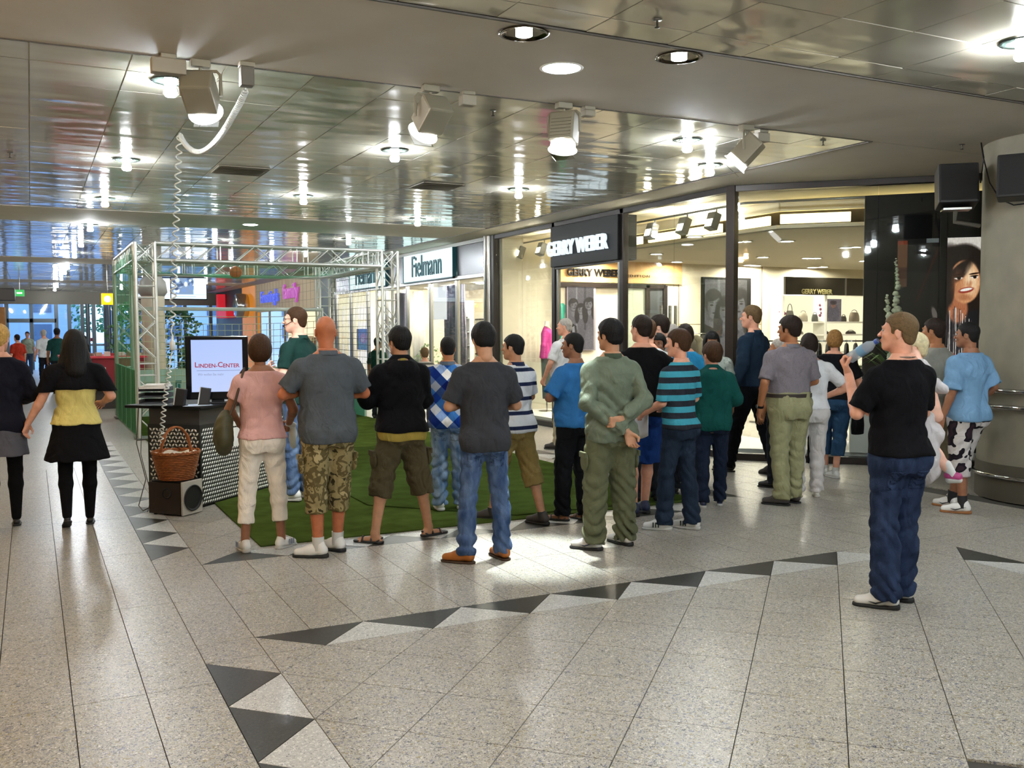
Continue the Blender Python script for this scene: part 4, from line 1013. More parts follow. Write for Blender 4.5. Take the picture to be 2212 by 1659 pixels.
picture('print', mf, (a.x, RY-.085, 1.3), (b_.x, RY-.085, 1.3), (b_.x, RY-.085, 2.62), ps); obj('backing', MB().box2((a.x-.02, RY-.08, 1.28), (b_.x+.05, RY, 2.64)), mat('grey_board', '#8a868c'), ps)
# back wall furniture: fascia with dark letters, dark opening, panels
bw = thing('wall_sign', 'orange lit inner fascia with dark capital letters above the opening', 'sign')
a, b_ = PY(1195, 590, RY), PY(1470, 590, RY)
obj('fascia', MB().box2((a.x, RY-.05, 2.66), (b_.x, RY, ZI)), mat('fascia_amber', '#e2b878', .6), bw)
a = PY(1279, 590, RY); text_mesh('lettering', 'GERRY WEBER', .20, M_BLACK, bw, frame((a.x, RY-.07, a.z), (1, 0, 0), (0, 0, 1)), .012, .006, .96)
a = PY(1375, 597, RY); text_mesh('lettering', 'EDITION', .075, M_BLACK, bw, frame((a.x, RY-.07, a.z), (1, 0, 0), (0, 0, 1)), .006, 0, 1.5, sp=1.4)
op = thing('shop_opening', 'dark framed glass opening below the inner lettering', 'opening')
a, b_ = PY(1200, 615, RY), PY(1432, 618, RY)
for x_ in (a.x, PY(1394, 700, RY).x, b_.x): obj('frame_post', MB().box2((x_-.05, RY-.10, 0), (x_+.05, RY-.02, 2.62)), M_FRAME, op)
obj('frame_head', MB().box2((a.x, RY-.10, 2.56), (b_.x, RY-.02, 2.64)), M_FRAME, op)
obj('glass_panel', MB().box2((PY(1347, 700, RY).x, RY-.06, 0), (PY(1394, 700, RY).x, RY-.03, 2.56)), mat('pale_glass', '#b9c0ae', .3), op)
obj('glass_panel', MB().box2((PY(1394, 700, RY).x, RY-.06, 0), (b_.x, RY-.03, 2.56)), mat('smoke_glass', '#4c5054', .2), op)
for px in (1418, 1437, 1449): 
    a = PY(px, 680, RY); obj('upright', MB().box2((a.x-.02, RY-.2, 1.2), (a.x+.02, RY-.14, 2.2)), mat('upright_grey', '#5d5c58', .5), op)
# shelf niche with bags
sh_ = thing('bag_shelf', 'lit white shelf wall with black glass header holding handbags', 'shelf')
xa, xb = PY(1668, 650, RY).x, PY(1864, 650, RY).x
zt = [PY(1760, y, RY).z for y in (602, 639, 695, 722, 760, 800)]
obj('header', MB().box2((xa, RY-.42, zt[1]), (xb, RY-.36, zt[0])), mat('black_glass', '#15130f', .12), sh_)
obj('header_divider', MB().box2((PY(1797, 620, RY).x-.02, RY-.44, zt[1]), (PY(1797, 620, RY).x+.02, RY-.42, zt[0])), M_STEEL, sh_)
a = PY(1735, 632, RY); text_mesh('lettering', 'GERRY WEBER', .15, mat('gold_letters', '#a8a070', .3, .5), sh_, frame((a.x, RY-.43, a.z), (1, 0, 0), (0, 0, 1)), .004, .004, .95)
obj('backboard', MB().box2((xa, RY-.03, 0), (xb, RY-.005, zt[1])), emat('shelf_backlight', '#fff2cc', 1.15), sh_)
for z in zt[2:]: obj('shelf_board', MB().box2((xa, RY-.38, z-.035), (xb, RY-.03, z)), M_WHITE, sh_)
for px in (1665, 1757, 1868): 
    x_ = PY(px, 650, RY).x; obj('upright', MB().box2((x_-.03, RY-.40, 0), (x_+.03, RY-.03, zt[1])), M_WHITE, sh_)
def bag(px, y, wpx, hz, c, label, zs, kind=0):
    a = PY(px, 690, RY-.2); w_ = wpx*.0098; t = thing('handbag', label, 'bag', (a.x, RY-.2, zs), 0, 'handbags on the lit shelf wall')
    m = mat('bag_'+c[1:], c, .55, noise=.2); v = MB(); n = 16
    pr = [(w_*.46, 0), (w_*.5, hz*.15), (w_*.47, hz*.6), (w_*.36, hz*.95), (w_*.30, hz)]
    v.lathe(pr, n=n, sy=.3); v.add([(math.cos(2*PI*i/n)*w_*.30, math.sin(2*PI*i/n)*w_*.09, hz) for i in range(n)], [tuple(range(n))]); obj('bag_body', v, m, t)
    h = MB(); h.tube([(math.cos(q)*w_*.26, 0, hz+math.sin(q)*hz*(.6 if kind else .25)) for q in [PI*i/10 for i in range(11)]], .008, 6); obj('handle', h, m, t)
zs = zt[2]
for args in ((1683, 0, 20, .22, '#7a7466', 'grey square handbag at the left end of the upper lit shelf'), (1706, 0, 26, .25, '#4a4a42', 'dark olive handbag with tall looped handle on upper shelf', ), (1735, 0, 28, .20, '#9a9384', 'pale taupe handbag in the middle of upper shelf'), (1760, 0, 20, .17, '#3c3e3c', 'small charcoal handbag beside the shelf divider'), (1822, 0, 20, .13, '#3a3430', 'low dark brown clutch right of the shelf picture'), (1845, 0, 34, .22, '#8f8378', 'wide rose taupe holdall at the right end of upper shelf')):
    bag(*args, zs, 1 if args[0] == 1706 else 0)
for args in ((1727, 0, 26, .07, '#8a8478', 'flat grey folded bag on the second shelf'), (1783, 0, 26, .06, '#26282a', 'flat black clutch under the shelf picture'), (1838, 0, 34, .07, '#2a2a2c', 'long flat black bag on the second shelf')): bag(*args, zt[3])
pp = Paint(120, 160, '#b8a8b0'); pp.ell(.5, .35, .4, .4, '#8c8494', soft=.3); pp.ell(.5, .72, .14, .13, '#d89a80', soft=.3); pp.ell(.5, .84, .2, .1, '#6a5a60', soft=.3); pp.noise(.25, 40)
sp_ = thing('shelf_picture', 'small portrait picture standing among bags on the shelf', 'picture')
a, b_ = PY(1782, 690, RY-.3), PY(1817, 690, RY-.3); picture('print', pp.mat('shelf_print', .3), (a.x, RY-.30, zs), (b_.x, RY-.30, zs), (b_.x, RY-.30, zt[1]-.08), sp_); obj('board', MB().box2((a.x, RY-.295, zs), (b_.x, RY-.28, zt[1]-.08)), M_WHITE, sp_)
for px, lb in ((1686, 'small spray of dark red orchids on shelf left end'), (1776, 'dark purple orchid spray left of the shelf picture')):
    a = PY(px, 690, RY-.25); t = thing('orchid', lb, 'flowers', (a.x, RY-.28, zs)); v = MB(); r_ = random.Random(px)
    for i in range(14): v.sph((r_.uniform(-.09, .09), r_.uniform(-.04, .04), r_.uniform(.1, .42)), r_.uniform(.02, .038), 8)
    obj('petals', v, mat('orchid_purple', '#5d1f3c', .6, noise=.4, nscale=30), t); obj('stem', MB().tube([(0, 0, 0), (.02, 0, .2), (-.03, 0, .42)], .006, 5), mat('stem_green', '#3a5a24'), t)
# panel joints on the cream wall
for px in (1432, 1466, 1645): obj('panel_joint', MB().box2((PY(px, 650, RY).x-.01, RY-.008, 0), (PY(px, 650, RY).x+.01, RY, ZI)), mat('joint_tan', '#8a7c5c'), room)
obj('panel_joint', MB().box2((PY(1466, 690, RY).x, RY-.006, 1.80), (PY(1645, 690, RY).x, RY, 1.815)), mat('joint_tan', '#8a7c5c'), room)
# recessed lamps in the shop ceiling
M_WL = emat('warm_lamp', '#fff5de', 640)
dl0 = None; DLS = []
for px, py in ((1418, 548), (1462, 565), (1590, 522), (1608, 521), (1648, 555), (1632, 573), (1618, 572), (1745, 557), (1762, 557), (1828, 534), (1845, 533), (1868, 563), (1755, 577), (1778, 576), (1298, 560), (1240, 545), (1700, 520), (1500, 510)):
    p = PZ(px, py, ZI)
    if dl0 is None:
        dl0 = thing('downlight', 'first recessed lamp in the cream fashion shop ceiling, counted from the door sign', 'lamp', p, 0, 'recessed lamps in the fashion shop ceiling')
        obj('rim', MB().lathe([(.10, 0), (.13, 0), (.135, -.012), (.10, -.015), (.095, .0)], n=20), M_WHITE, dl0); obj('lamp', MB().lathe([(.0001, -.008), (.095, -.006)], n=20).lathe([(.095, -.006), (.0001, -.004)], n=20), M_WL, dl0)
    else: dup(dl0, p, None, '%s recessed lamp in the cream fashion shop ceiling, counted from the door sign' % ORD[len(DLS)]); 
    DLS.append(1)
# track spots in the window zone
tr = thing('spot_track', 'thin ceiling track carrying spotlights behind the shop window', 'track')
obj('rail', MB().tube([(WX+.55, yC-.2, 3.40), (WX+.55, WY+.4, 3.40), BB(2.6, .55)+(3.40,)], .018, 6), M_STEEL, tr)
M_GP = mat('spot_grey', '#7c7a74', .4, .4); M_HOT = emat('spot_hot', '#fff6dc', 30)
def wspot(px, lb, y=None):
    p = PX(px, 470, WX+.55); t = thing('track_spot', lb, 'spotlight', (WX+.55, p.y if y is None else y, 3.40), 0, 'spotlights behind the shop window')
    M = Matrix.Rotation(.35, 4, 'Y')
    obj('housing', MB().box((0, 0, -.20), (.12, .17, .24), M=M, b=.01), M_GP, t); obj('arm', MB().cyl((0, 0, 0), (0, 0, -.09), .012, 8), M_GP, t)
    obj('lamp', MB().box((-.062, 0, -.24), (.006, .13, .10), M=M), M_HOT, t)
for px, lb in ((1415, 'grey box spotlight on the track nearest the sign'), (1485, 'grey box spotlight, middle one of three behind the big pane'), (1548, 'grey box spotlight on the track nearest the corner post'), (1130, 'white box spotlight behind the pane left of the sign'), (1176, 'second box spotlight left of the sign')): wspot(px, lb)
# mannequin torsos and hanging clothes
def garment(t, m, top_=1.5, L=.62, w_=.22, arms=True, name='garment', rz=0, open_=False):
    v = Vol((-.40, -.22, top_-L-.2), (.40, .22, top_+.08), .014)
    v.loft([(top_-L, w_*1.02, .11, 0), (top_-L*.5, w_*.85, .10, 0), (top_-.12, w_, .105, 0), (top_-.02, w_*.6, .07, 0), (top_+.02, w_*.3, .05, 0)], .02)
    if arms:
        for s in (-1, 1): v.cone((s*w_*.86, 0, top_-.09), (s*(w_+.07), .02, top_-.35), .062, .052, .03); v.cone((s*(w_+.07), .02, top_-.35), (s*(w_+.05), .05, top_-.58), .052, .045, .02, cut=1.0)
    X, Y, Z = v.grid(); v.d += (.010*(1-1.8*np.abs(np.sin(X*24+Z*5))) *np.clip((top_-Z)*2, .2, 1)).astype(F32)
    return link(name, npmesh(name, [(*v.mesh(), 0)], m), t)
def mannequin(px, py, x, lb, m, m2, rz=.6, top_=1.62):
    p = PX(px, py, x); t = thing('mannequin', lb, 'mannequin', (x, p.y, .13), rz)
    garment(t, m, top_, .60, .20, name='jacket'); obj('stand', MB().cyl((0, 0, 0), (0, 0, top_-.5), .015, 8).lathe([(.16, 0), (.16, .012), (.02, .02)], n=20), M_CHROME, t)
    obj('trousers', MB().cyl((-.08, 0, .25), (-.09, 0, top_-.58), .07, 12, .10).cyl((.08, 0, .25), (.09, 0, top_-.58), .07, 12, .10), m2, t)
    obj('neck', MB().cyl((0, 0, top_), (0, 0, top_+.12), .05, 12, .035), M_WHITE, t); obj('scarf', MB().tube([(-.09, -.03, top_+.01), (0, -.10, top_-.04), (.09, -.03, top_+.01), (.0, .06, top_+.04)], .03, 8, closed=True), mat('scarf_pale', '#d8c8b8', .9, noise=.3, nscale=40), t)
mannequin(1181, 740, WX+.75, 'mannequin in magenta jacket behind the glass left of the door', mat('magenta', '#c41d8c', .6, noise=.1), mat('black_cloth', '#17151a', .8), .9)
hg = thing('hanging_garment', 'turquoise and white dress hanging inside the shop door', 'dress', (*PX(1214, 690, 9.6)[:2], .35), .7)
garment(hg, mat('turquoise_cloth', '#3fa58e', .6), 1.95, 1.05, .2, False, 'dress'); obj('hanger', MB().tube([(0, 0, 2.1), (0, 0, 1.98), (.16, 0, 1.92)], .006, 5), M_CHROME, hg)
def rack(lb, c, rz, L, zt_, cols, glen=.8, grp=None, glab=None):
    t = thing('clothes_rack', lb, 'rack', c, rz)
    obj('rail', MB().tube([(-L/2, 0, 0), (-L/2, 0, zt_), (L/2, 0, zt_), (L/2, 0, 0)], .015, 8), M_CHROME, t)
    for s in (-1, 1): obj('foot', MB().box((s*L/2, 0, .015), (.05, .5, .03)), M_CHROME, t)
    n = len(cols); M = Matrix.Translation(c) @ Matrix.Rotation(rz, 4, 'Z')
    for i, cc in enumerate(cols):
        p = M @ Vector((-L/2+.09+(L-.18)*i/(n-1), 0, 0)); g = thing('hanging_garment', '%s garment %s' % (ORD[i], glab), 'clothes', p, rz+PI/2, grp)
        v = MB(); w_ = .21+.02*((i*7) % 3); zb_ = zt_-glen-.05*((i*5) % 3); nn = 12; ring = []
        for z, ww, dd in ((zb_, w_*1.05, .035), ((zb_+zt_)/2, w_*.9, .03), (zt_-.14, w_, .03), (zt_-.06, w_*.5, .025), (zt_-.03, w_*.15, .015)):
            for k in range(nn): a_ = 2*PI*k/nn; v.v.append((math.cos(a_)*ww, math.sin(a_)*dd*(1+.4*math.sin(k*2.5+i)), z))
        for j in range(4):
            for k in range(nn): v.f.append((j*nn+k, j*nn+(k+1) % nn, (j+1)*nn+(k+1) % nn, (j+1)*nn+k)); v.m.append(0); v.sm.append(True)
        obj('cloth', v, mat('garment_'+cc[1:], cc, .8, noise=.15), g); obj('hanger', MB().tube([(-w_*.6, 0, zt_-.09), (0, 0, zt_-.03), (w_*.6, 0, zt_-.09)], .006, 5).tube([(0, 0, zt_-.03), (0, 0, zt_+.02)], .004, 5), M_CHROME, g)
rack('chrome clothes rack with dark garments behind the corner pane', (9.85, 9.85, .13), -PI/4, 1.5, 1.40, ['#18161c', '#1c1a1e', '#26221e', '#17171b', '#8a8478', '#1a1a1e', '#201c22', '#b0aca4', '#18181a', '#141418', '#cfcac2', '#1b1a1c'], .85, 'dark clothes on the rack behind the corner pane', 'from the left on the chrome rack behind the corner pane')
p = PY(1475, 740, 14.2); rack('clothes rack with olive garments below the large poster', (p.x, 14.2, 0), 0, 1.1, 1.62, ['#4a4636', '#3c3a30', '#55503c', '#2e2c26', '#463f34', '#5c5644', '#33302a'], .8, 'olive clothes on the rack below the large poster', 'from the left on the olive clothes rack below the large poster')
p = PY(1610, 740, 13.2); rack('clothes rack with patterned blouses beside corner post', (p.x, 13.2, 0), 0, .7, 1.55, ['#c8b8a8', '#a88c78', '#d8d0c8', '#7a6a60'], .6, 'pale blouses on the rack by the corner post', 'from the left on the patterned blouse rack by the corner post')
cn = thing('counter_table', 'pale display table with folded clothes behind dark clothes rack', 'table', (11.3, 10.9, 0), -PI/4)
obj('table_top', MB().box((0, 0, .95), (1.9, .8, .05), b=.01), M_WHITE, cn)
for sx in (-.8, .8):
    for sy in (-.3, .3): obj('leg', MB().box((sx, sy, .46), (.05, .05, .93)), M_STEEL, cn)
r_ = random.Random(5)
for i in range(9):
    c_ = ['#b8a078', '#6a5a40', '#d8cdb8', '#8a7a58', '#cfc0a0', '#4a5a30', '#e0d8c8', '#a87850', '#5c5044'][i]
    x_, y_ = -.8+.2*i, r_.uniform(-.2, .2); q = Matrix.Translation((11.3, 10.9, 0)) @ Matrix.Rotation(-PI/4, 4, 'Z') @ Vector((x_, y_, .975))
    t = thing('folded_jumper', '%s folded garment from the left on the pale display table' % ORD[i], 'clothes', q, -PI/4+r_.uniform(-.3, .3), 'folded clothes on the display table'); v = MB()
    for k in range(3): v.box((0, 0, .025+k*.05), (.2-.01*k, .26, .045), 0, b=.018)
    obj('fabric', v, mat('jumper_'+c_[1:], c_, .9, noise=.2), t)
# gladiolus and plinth
gl_ = thing('flower_vase', 'tall white gladiolus stems with leaves in a vase beside black panel', 'flowers', (*BB(1.98, .20), .13))
obj('vase', MB().lathe([(.07, 0), (.10, .25), (.07, .6), (.09, .72), (.085, .72), (.06, .6)], n=20), mat('vase_grey', '#8c8c84', .3), gl_)
r_ = random.Random(4); fw = MB(); st_ = MB(); lf = MB()
for (dx, top_, base_) in ((-.0, 2.42, 1.2), (-.16, 1.98, 1.0), (.1, 1.8, 1.0)):
    st_.tube([(0, 0, .6), (dx*.5, 0, base_), (dx, .0, top_)], .007, 5)
    for i in range(54):
        f_ = i/53; z = base_+(top_-base_)*(.15+.85*f_); s_ = .064*(1-.72*f_**2); a_ = r_.uniform(-2.6, -.5)
        s_ *= r_.uniform(.55, .95); fw.sph((dx*.5+dx*.5*f_+math.cos(a_)*s_*1.0, math.sin(a_)*s_*1.0, z+r_.uniform(-.02, .02)), s_, 8, 0, (1, .8, r_.uniform(.55, .9)))
for i in range(26):
    a_ = r_.uniform(0, 6.3); L = r_.uniform(.35, .75); c_, s_ = math.cos(a_), math.sin(a_); z0_ = .95+r_.uniform(0, .3)
    lf.add([(c_*.03-s_*.02, s_*.03+c_*.02, z0_), (c_*.03+s_*.02, s_*.03-c_*.02, z0_), (c_*L*.6+s_*.018, s_*L*.6-c_*.018, z0_+.22), (c_*L*.6-s_*.018, s_*L*.6+c_*.018, z0_+.22), (c_*L, s_*L, z0_+.12)], [(0, 1, 2, 3), (3, 2, 4)])
obj('blossoms', fw, mat('gladiolus_white', '#e4e8cc', .7, noise=.15, nscale=30), gl_); obj('stem', st_, mat('stem_green', '#3a5a24'), gl_); tag(obj('leaves', lf, mat('leaf_green', '#4a6a30', .6), gl_), kind='stuff')
pl = thing('plinth', 'white square plinth with small price card inside the corner window', 'plinth', (*BB(1.60, .22), .13), -PI/4)
obj('block', MB().box((0, 0, .46), (.26, .26, .92), b=.006), M_WHITE, pl); obj('card', MB().box((-.04, -.135, .84), (.12, .01, .09)), mat('card_grey', '#6c6c66'), pl)
# ------------------------------------------------------------ optician
fo = tag(link('window_3', None), kind='structure')
ys_ = [17.0, 18.6, 20.1, 21.6, 23.1, 24.6, 26.1, 27.5]
bar((WX, 16.9), (WX, 27.6), FT, ZC, .12, fo, 'head_rail', M_STEEL); bar((WX, 16.9), (WX, 27.6), 2.76, 2.84, .12, fo, 'transom', M_STEEL); bar((WX, 16.9), (WX, 27.6), 0, .14, .14, fo, 'base_rail', M_STEEL)
obj('steel_column', MB().cyl((WX-.03, 16.98, 0), (WX-.03, 16.98, ZC), .11, 20), M_STEEL, fo)
for i, y in enumerate(ys_):
    if i: post(WX, y, 0, 2.80, .07, fo, 'mullion', M_STEEL, .11)
    if i < len(ys_)-1: pane((WX, y+.06), (WX, ys_[i+1]-.06), .14, 2.76, fo)
for a, b_ in ((17.05, 18.55), (21.65, 22.85), (26.0, 27.5)): pane((WX-.01, a), (WX-.01, b_), 2.84, FT, fo, 'fascia_panel', .03, M_GREYF)
M_SIGN = emat('sign_light', '#d4f6f4', 1.25); M_TEAL = mat('teal_letters', '#0d4a56', .5)
for k, (a, b_, lb) in enumerate(((18.62, 21.58, 'glowing white box sign with dark teal letters, nearer of the two'), (22.9, 25.9, 'glowing white box sign with teal letters behind the truss, farther one'))):
    t = thing('light_sign', lb, 'sign'); obj('light_box', MB().box2((WX-.10, a, 2.84), (WX+.2, b_, FT), 0, .01), M_SIGN, t)
    obj('box_edge', MB().box2((WX-.112, a-.03, 2.81), (WX+.2, a-.001, FT)).box2((WX-.112, b_+.001, 2.81), (WX+.2, b_+.03, FT)).box2((WX-.112, a-.03, 2.81), (WX+.2, b_+.03, 2.838)), M_TEAL, t)
    text_mesh('lettering', 'Fielmann', .70, M_TEAL, t, frame((WX-.115, (a+b_)/2, 3.15), (0, -1, 0), (0, 0, 1)), .012, 0, .74)
fi = tag(link('wall_far', None), kind='structure')
obj('shop_ceiling', MB().box2((WX+.1, 16.9, 2.95), (12.6, 27.6, 3.0)), M_WHITE, fi); obj('shop_back', MB().box2((12.4, 16.9, 0), (12.6, 27.6, 3)), mat('shop_back_cream', '#e0d4b8'), fi); obj('shop_end', MB().box2((WX, 27.5, 0), (12.6, 27.65, 3.5)), M_CREAM, fi)
for y in (17.6, 19.2, 21, 22.8, 24.6, 26.2):
    for x_ in (8.9, 10.6): 
        t = thing('downlight', 'lamp in the optician ceiling, %s row from the steel column, %s' % (ORD[[17.6, 19.2, 21, 22.8, 24.6, 26.2].index(y)], 'near the glass' if x_ < 9 else 'deep in the shop'), 'lamp', (x_, y, 2.95), 0, 'recessed lamps in the optician ceiling')
        obj('lamp', MB().lathe([(.09, 0), (.10, -.03), (.0001, -.035)], n=16), emat('opt_lamp', '#fff6e4', 700), t)
def curtain(y0, y1, x, z0, z1, lb, m):
    n = 40; v = MB(); vs = []
    for i in range(n+1):
        y = y0+(y1-y0)*i/n; dx = .05*math.sin(i*1.25)+.02*math.sin(i*2.9)
        for z, s_ in ((z0, .8), ((z0+z1)/2, 1), (z1, .6)): vs.append((x+dx*s_, y+.05*math.sin(z*3+i*.3), z))
    v.add(vs, [(i*3+j, i*3+3+j, i*3+4+j, i*3+1+j) for i in range(n) for j in (0, 1)], 0, True)
    o = obj('curtain', v, m); md = o.modifiers.new('thick', 'SOLIDIFY'); md.thickness = .012; return tag(o, lb, 'curtain')
MC = mat('curtain_grey', '#777080', .8, noise=.1)
yy_ = PX(985, 700, WX+.7).y; curtain(yy_-.5, yy_+.6, WX+.7, .15, 2.75, 'grey draped curtain behind the pane below the nearer light sign', MC)
yy_ = PX(905, 700, WX+1.6).y; curtain(yy_-.3, yy_+.35, WX+1.6, .15, 2.8, 'pale curtain deeper inside the optician shop', mat('curtain_pale', '#d8d4cc', .8)); yy_ = PX(868, 700, WX+.7).y; curtain(yy_-.4, yy_+.4, WX+.7, .15, 2.7, 'violet grey curtain behind the truss column', MC)
wp = thing('window_banner', 'blank bright white panel hanging behind the optician glass', 'panel'); yy_ = PX(950, 640, WX+.5).y
obj('panel', MB().box2((WX+.5, yy_-.35, 1.95), (WX+.53, yy_+.4, 2.72)), emat('panel_white', '#ffffff', .95), wp)
for i, (px, lb) in enumerate(((1045, 'glasses display board with rows of frames by the steel column'), (905, 'glasses display board deeper in the optician shop'))):
    p = PX(px, 760, WX+.9+i*1.5); t = thing('glasses_display', lb, 'display'); obj('board', MB().box2((p.x, p.y-.45, .5), (p.x+.04, p.y+.45, 2.1)), M_CREAM, t)
    for r in range(9):
        v = MB()
        for c_ in range(5):
            for q in (-1, 1): v.box((p.x-.02, p.y-.34+c_*.17+q*.032, .7+r*.155), (.03, .052, .035), 0, b=.008)
        tag(obj('spectacles', v, mat('spectacle_black', '#221c1a', .3), t), kind='stuff')
M_GE0 = mat('shelf_glass', '#a8b8b8', .1)
def bush(name, lb, c, r, h, col, n=260, seed=1, lw=.05, trunk=.0, kind='plant', pot=True, z0=.35):
    t = thing(name, lb, kind, c); r_ = random.Random(seed); v = MB()
    for i in range(n):
        a_, e_ = r_.uniform(0, 2*PI), r_.uniform(-.9, 1.4); q = r*(.45+.55*r_.random()); p = Vector((math.cos(a_)*math.cos(e_)*q, math.sin(a_)*math.cos(e_)*q, z0+h/2+math.sin(e_)*h/2))
        d = Vector((r_.gauss(0, 1), r_.gauss(0, 1), r_.gauss(0, .6))).normalized(); u = d.orthogonal().normalized(); L = lw*r_.uniform(1.6, 3)
        v.add([p, p+d*L*.5+u*lw, p+d*L, p+d*L*.5-u*lw], [(0, 1, 2, 3)])
    tag(obj('leaves', v, mat('leaf_'+col[1:], col, .55, noise=.3), t), kind='stuff')
    obj('stem', MB().cyl((0, 0, .1), (0, 0, z0+h*.6), .03, 8), mat('bark', '#4a3a28'), t)
    if pot: obj('pot', MB().lathe([(.14, 0), (.19, .32), (.2, .34), (.16, .33), (.0001, .30)], n=20), mat('pot_grey', '#6c665c'), t)
    return t
p = PX(925, 790, WX+.45); bush('potted_plant', 'leafy green plant behind the optician glass', (p.x, p.y, .0), .35, 1.0, '#5a7a3a', 200, 3, .035)
p = PX(968, 800, WX+.4); bush('potted_plant', 'small flowering plant at the foot of the grey curtain', (p.x, p.y, 0), .25, .8, '#6a8a4a', 120, 6, .03)
for i, px in enumerate((760, 842, 1010)):
    p = PX(px, 700, WX+1.2); t = thing('display_tower', ['slim lit display column in the farther optician window', 'lit display column behind the truss column', 'lit display column right of the grey curtain'][i], 'display', (p.x, p.y, 0)); obj('tower_body', MB().box((0, 0, 1.2), (.12, .5, 2.4), b=.01), M_WHITE, t)
    for k in range(5): obj('shelf', MB().box((-.10, 0, .7+k*.32), (.14, .48, .015)), M_GE0, t); tag(obj('spectacles', MB().box((-.1, -.13, .72+k*.32), (.05, .12, .035), 0, b=.01).box((-.1, .10, .72+k*.32), (.05, .12, .035), 0, b=.01), mat('spectacle_black', '#221c1a', .3), t), kind='stuff')
pt = Paint(120, 140, '#3a5a9a'); pt.ell(.5, .3, .5, .3, '#3c7a2c', soft=.3); pt.ell(.5, .55, .3, .25, '#c8502c', soft=.3); pt.ell(.45, .5, .12, .1, '#f0c8a0', soft=.3); pt.noise(.3, 20)
t = thing('window_poster', 'colourful blue and red poster low in the farther optician window', 'poster'); yy_ = PX(785, 740, WX+.3).y
picture('print', pt.mat('garden_print', .4), (WX+.3, yy_+.6, 1.15), (WX+.3, yy_-.6, 1.15), (WX+.3, yy_-.6, 1.75), t); obj('board', MB().box2((WX+.31, yy_-.6, 1.15), (WX+.33, yy_+.6, 1.75)), M_WHITE, t)
# ------------------------------------------------------------ farther shops along the same front
obj('pier', MB().box2((WX-.05, 27.65, 0), (WX+.4, 29.3, ZC)), mat('pier_green', '#2c3b34', .5), fi)
obj('shop_face', MB().box2((WX, 29.3, 2.45), (WX+.2, 38.9, ZC)), mat('stone_cladding', '#bda782', .6), fi)
jj = MB()
for z in (2.72, 2.99, 3.26): jj.box2((WX-.004, 29.3, z-.006), (WX, 38.9, z+.006))
for i in range(20): jj.box2((WX-.004, 29.5+i*.48, 2.45), (WX, 29.515+i*.48, ZC))
obj('cladding_joints', jj, mat('joint_tan', '#8a7c5c'), fi)
obj('shop_glow', MB().box2((WX+1.3, 29.4, 0), (WX+1.35, 38.9, 2.45)), emat('farshop_glow', '#ffe8c0', 1.0), fi)
for y in (29.4, 31.7, 34, 36.4, 38.8): post(WX, y, 0, 2.45, .07, fi, 'mullion', M_STEEL)
for i, (y, c_) in enumerate(((30.2, '#a89070'), (32.0, '#8a6a50'), (33.2, '#c8b8a0'), (35.2, '#786858'))):
    t = thing('display_stand', ['tan clothes display in the far shop window', 'brown clothes display in the far shop window', 'pale clothes display in the far shop window', 'grey brown clothes display in the far shop window'][i], 'display', (WX+.7, y, 0)); garment(t, mat('far_'+c_[1:], c_, .8), 1.5, .7, .25); obj('stand', MB().cyl((0, 0, 0), (0, 0, 1), .03, 8), M_STEEL, t)
t = thing('neon_sign', 'blue and pink script sign on stone cladding of the far shop', 'sign')
text_mesh('lettering', "Ernsting's", .62, emat('neon_blue', '#4858c8', 1.1), t, frame((WX-.05, 36.2, 2.98), (0, -1, 0), (.0, 0, 1)), .03, .008, 1.25)
text_mesh('lettering', 'family', .72, emat('neon_pink', '#a04898', 1.1), t, frame((WX-.05, 32.9, 3.06), (0, -1, 0), (.0, 0, 1)), .03, .008, 1.3)
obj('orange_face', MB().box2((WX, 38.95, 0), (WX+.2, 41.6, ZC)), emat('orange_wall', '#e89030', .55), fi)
t = thing('round_ornament', 'big round silver drum mounted on orange wall beside far shop', 'ornament'); obj('drum', MB().lathe([(.0001, -.25), (.48, -.25), (.5, -.2), (.5, .2), (.42, .25), (.0001, .2)], n=28, M=frame((WX-.3, 40.3, 2.75), (0, -1, 0), (0, 0, 1))), M_CHROME, t)
obj('dark_face', MB().box2((WX, 41.6, 0), (WX+.2, 48, ZC)), mat('shop_dark', '#26302e', .5), fi)
t = thing('red_display', 'red box sign on the dark shop face near entrance', 'sign'); obj('box', MB().box2((WX-.4, 43.2, 2.3), (WX, 45.2, 2.75), 0, .03), emat('red_glow', '#d01c2c', .7), t); obj('drop', MB().box2((WX-.4, 45.2, 2.3), (WX-.05, 45.6, 3.4), 0, .03), emat('red_glow', '#d01c2c', .7), t)
# entrance glazing at the far end
en = tag(link('window_4', None), kind='structure'); EY = 48.0; M_BLU = mat('alu_blue_grey', '#5d676e', .35, .6); M_GE = glassmat('entrance_glass', '#e6f4ff')
obj('lintel', MB().box2((-1.3, EY-.15, 2.95), (8.2, EY+.15, ZC)), mat('lintel_grey', '#6c675c', .4, .3), en)
pxs = [15, 68, 122, 150, 178, 203, 228, 262, 300, 345, 400, 455, 505, 560]
xs_ = [PY(p_, 700, EY).x for p_ in pxs]
for x_ in xs_: post(x_, EY, 0, 2.95, .16, en, 'mullion', M_BLU, .2)
obj('transom', MB().box2((xs_[0], EY-.1, 2.12), (xs_[2], EY+.1, 2.3)), M_BLU, en); obj('transom', MB().box2((xs_[2], EY-.06, 1.05), (xs_[-1], EY+.06, 1.13)), M_BLU, en)
obj('door_bar', MB().box2((xs_[3], EY-.08, 1.25), (xs_[5], EY-.02, 1.42)), mat('red_band', '#a02030', .5), en)
for i in range(len(xs_)-1): pane((xs_[i]+.08, EY), (xs_[i+1]-.08, EY), 0, 2.95, en, m=M_GE)
for i, px in enumerate((190, 236, 246)): obj('revolving_post', MB().cyl((PY(px, 700, 46.6).x, 46.6, 0), (PY(px, 700, 46.6).x, 46.6, 2.95), .09, 12), M_BLU, en)
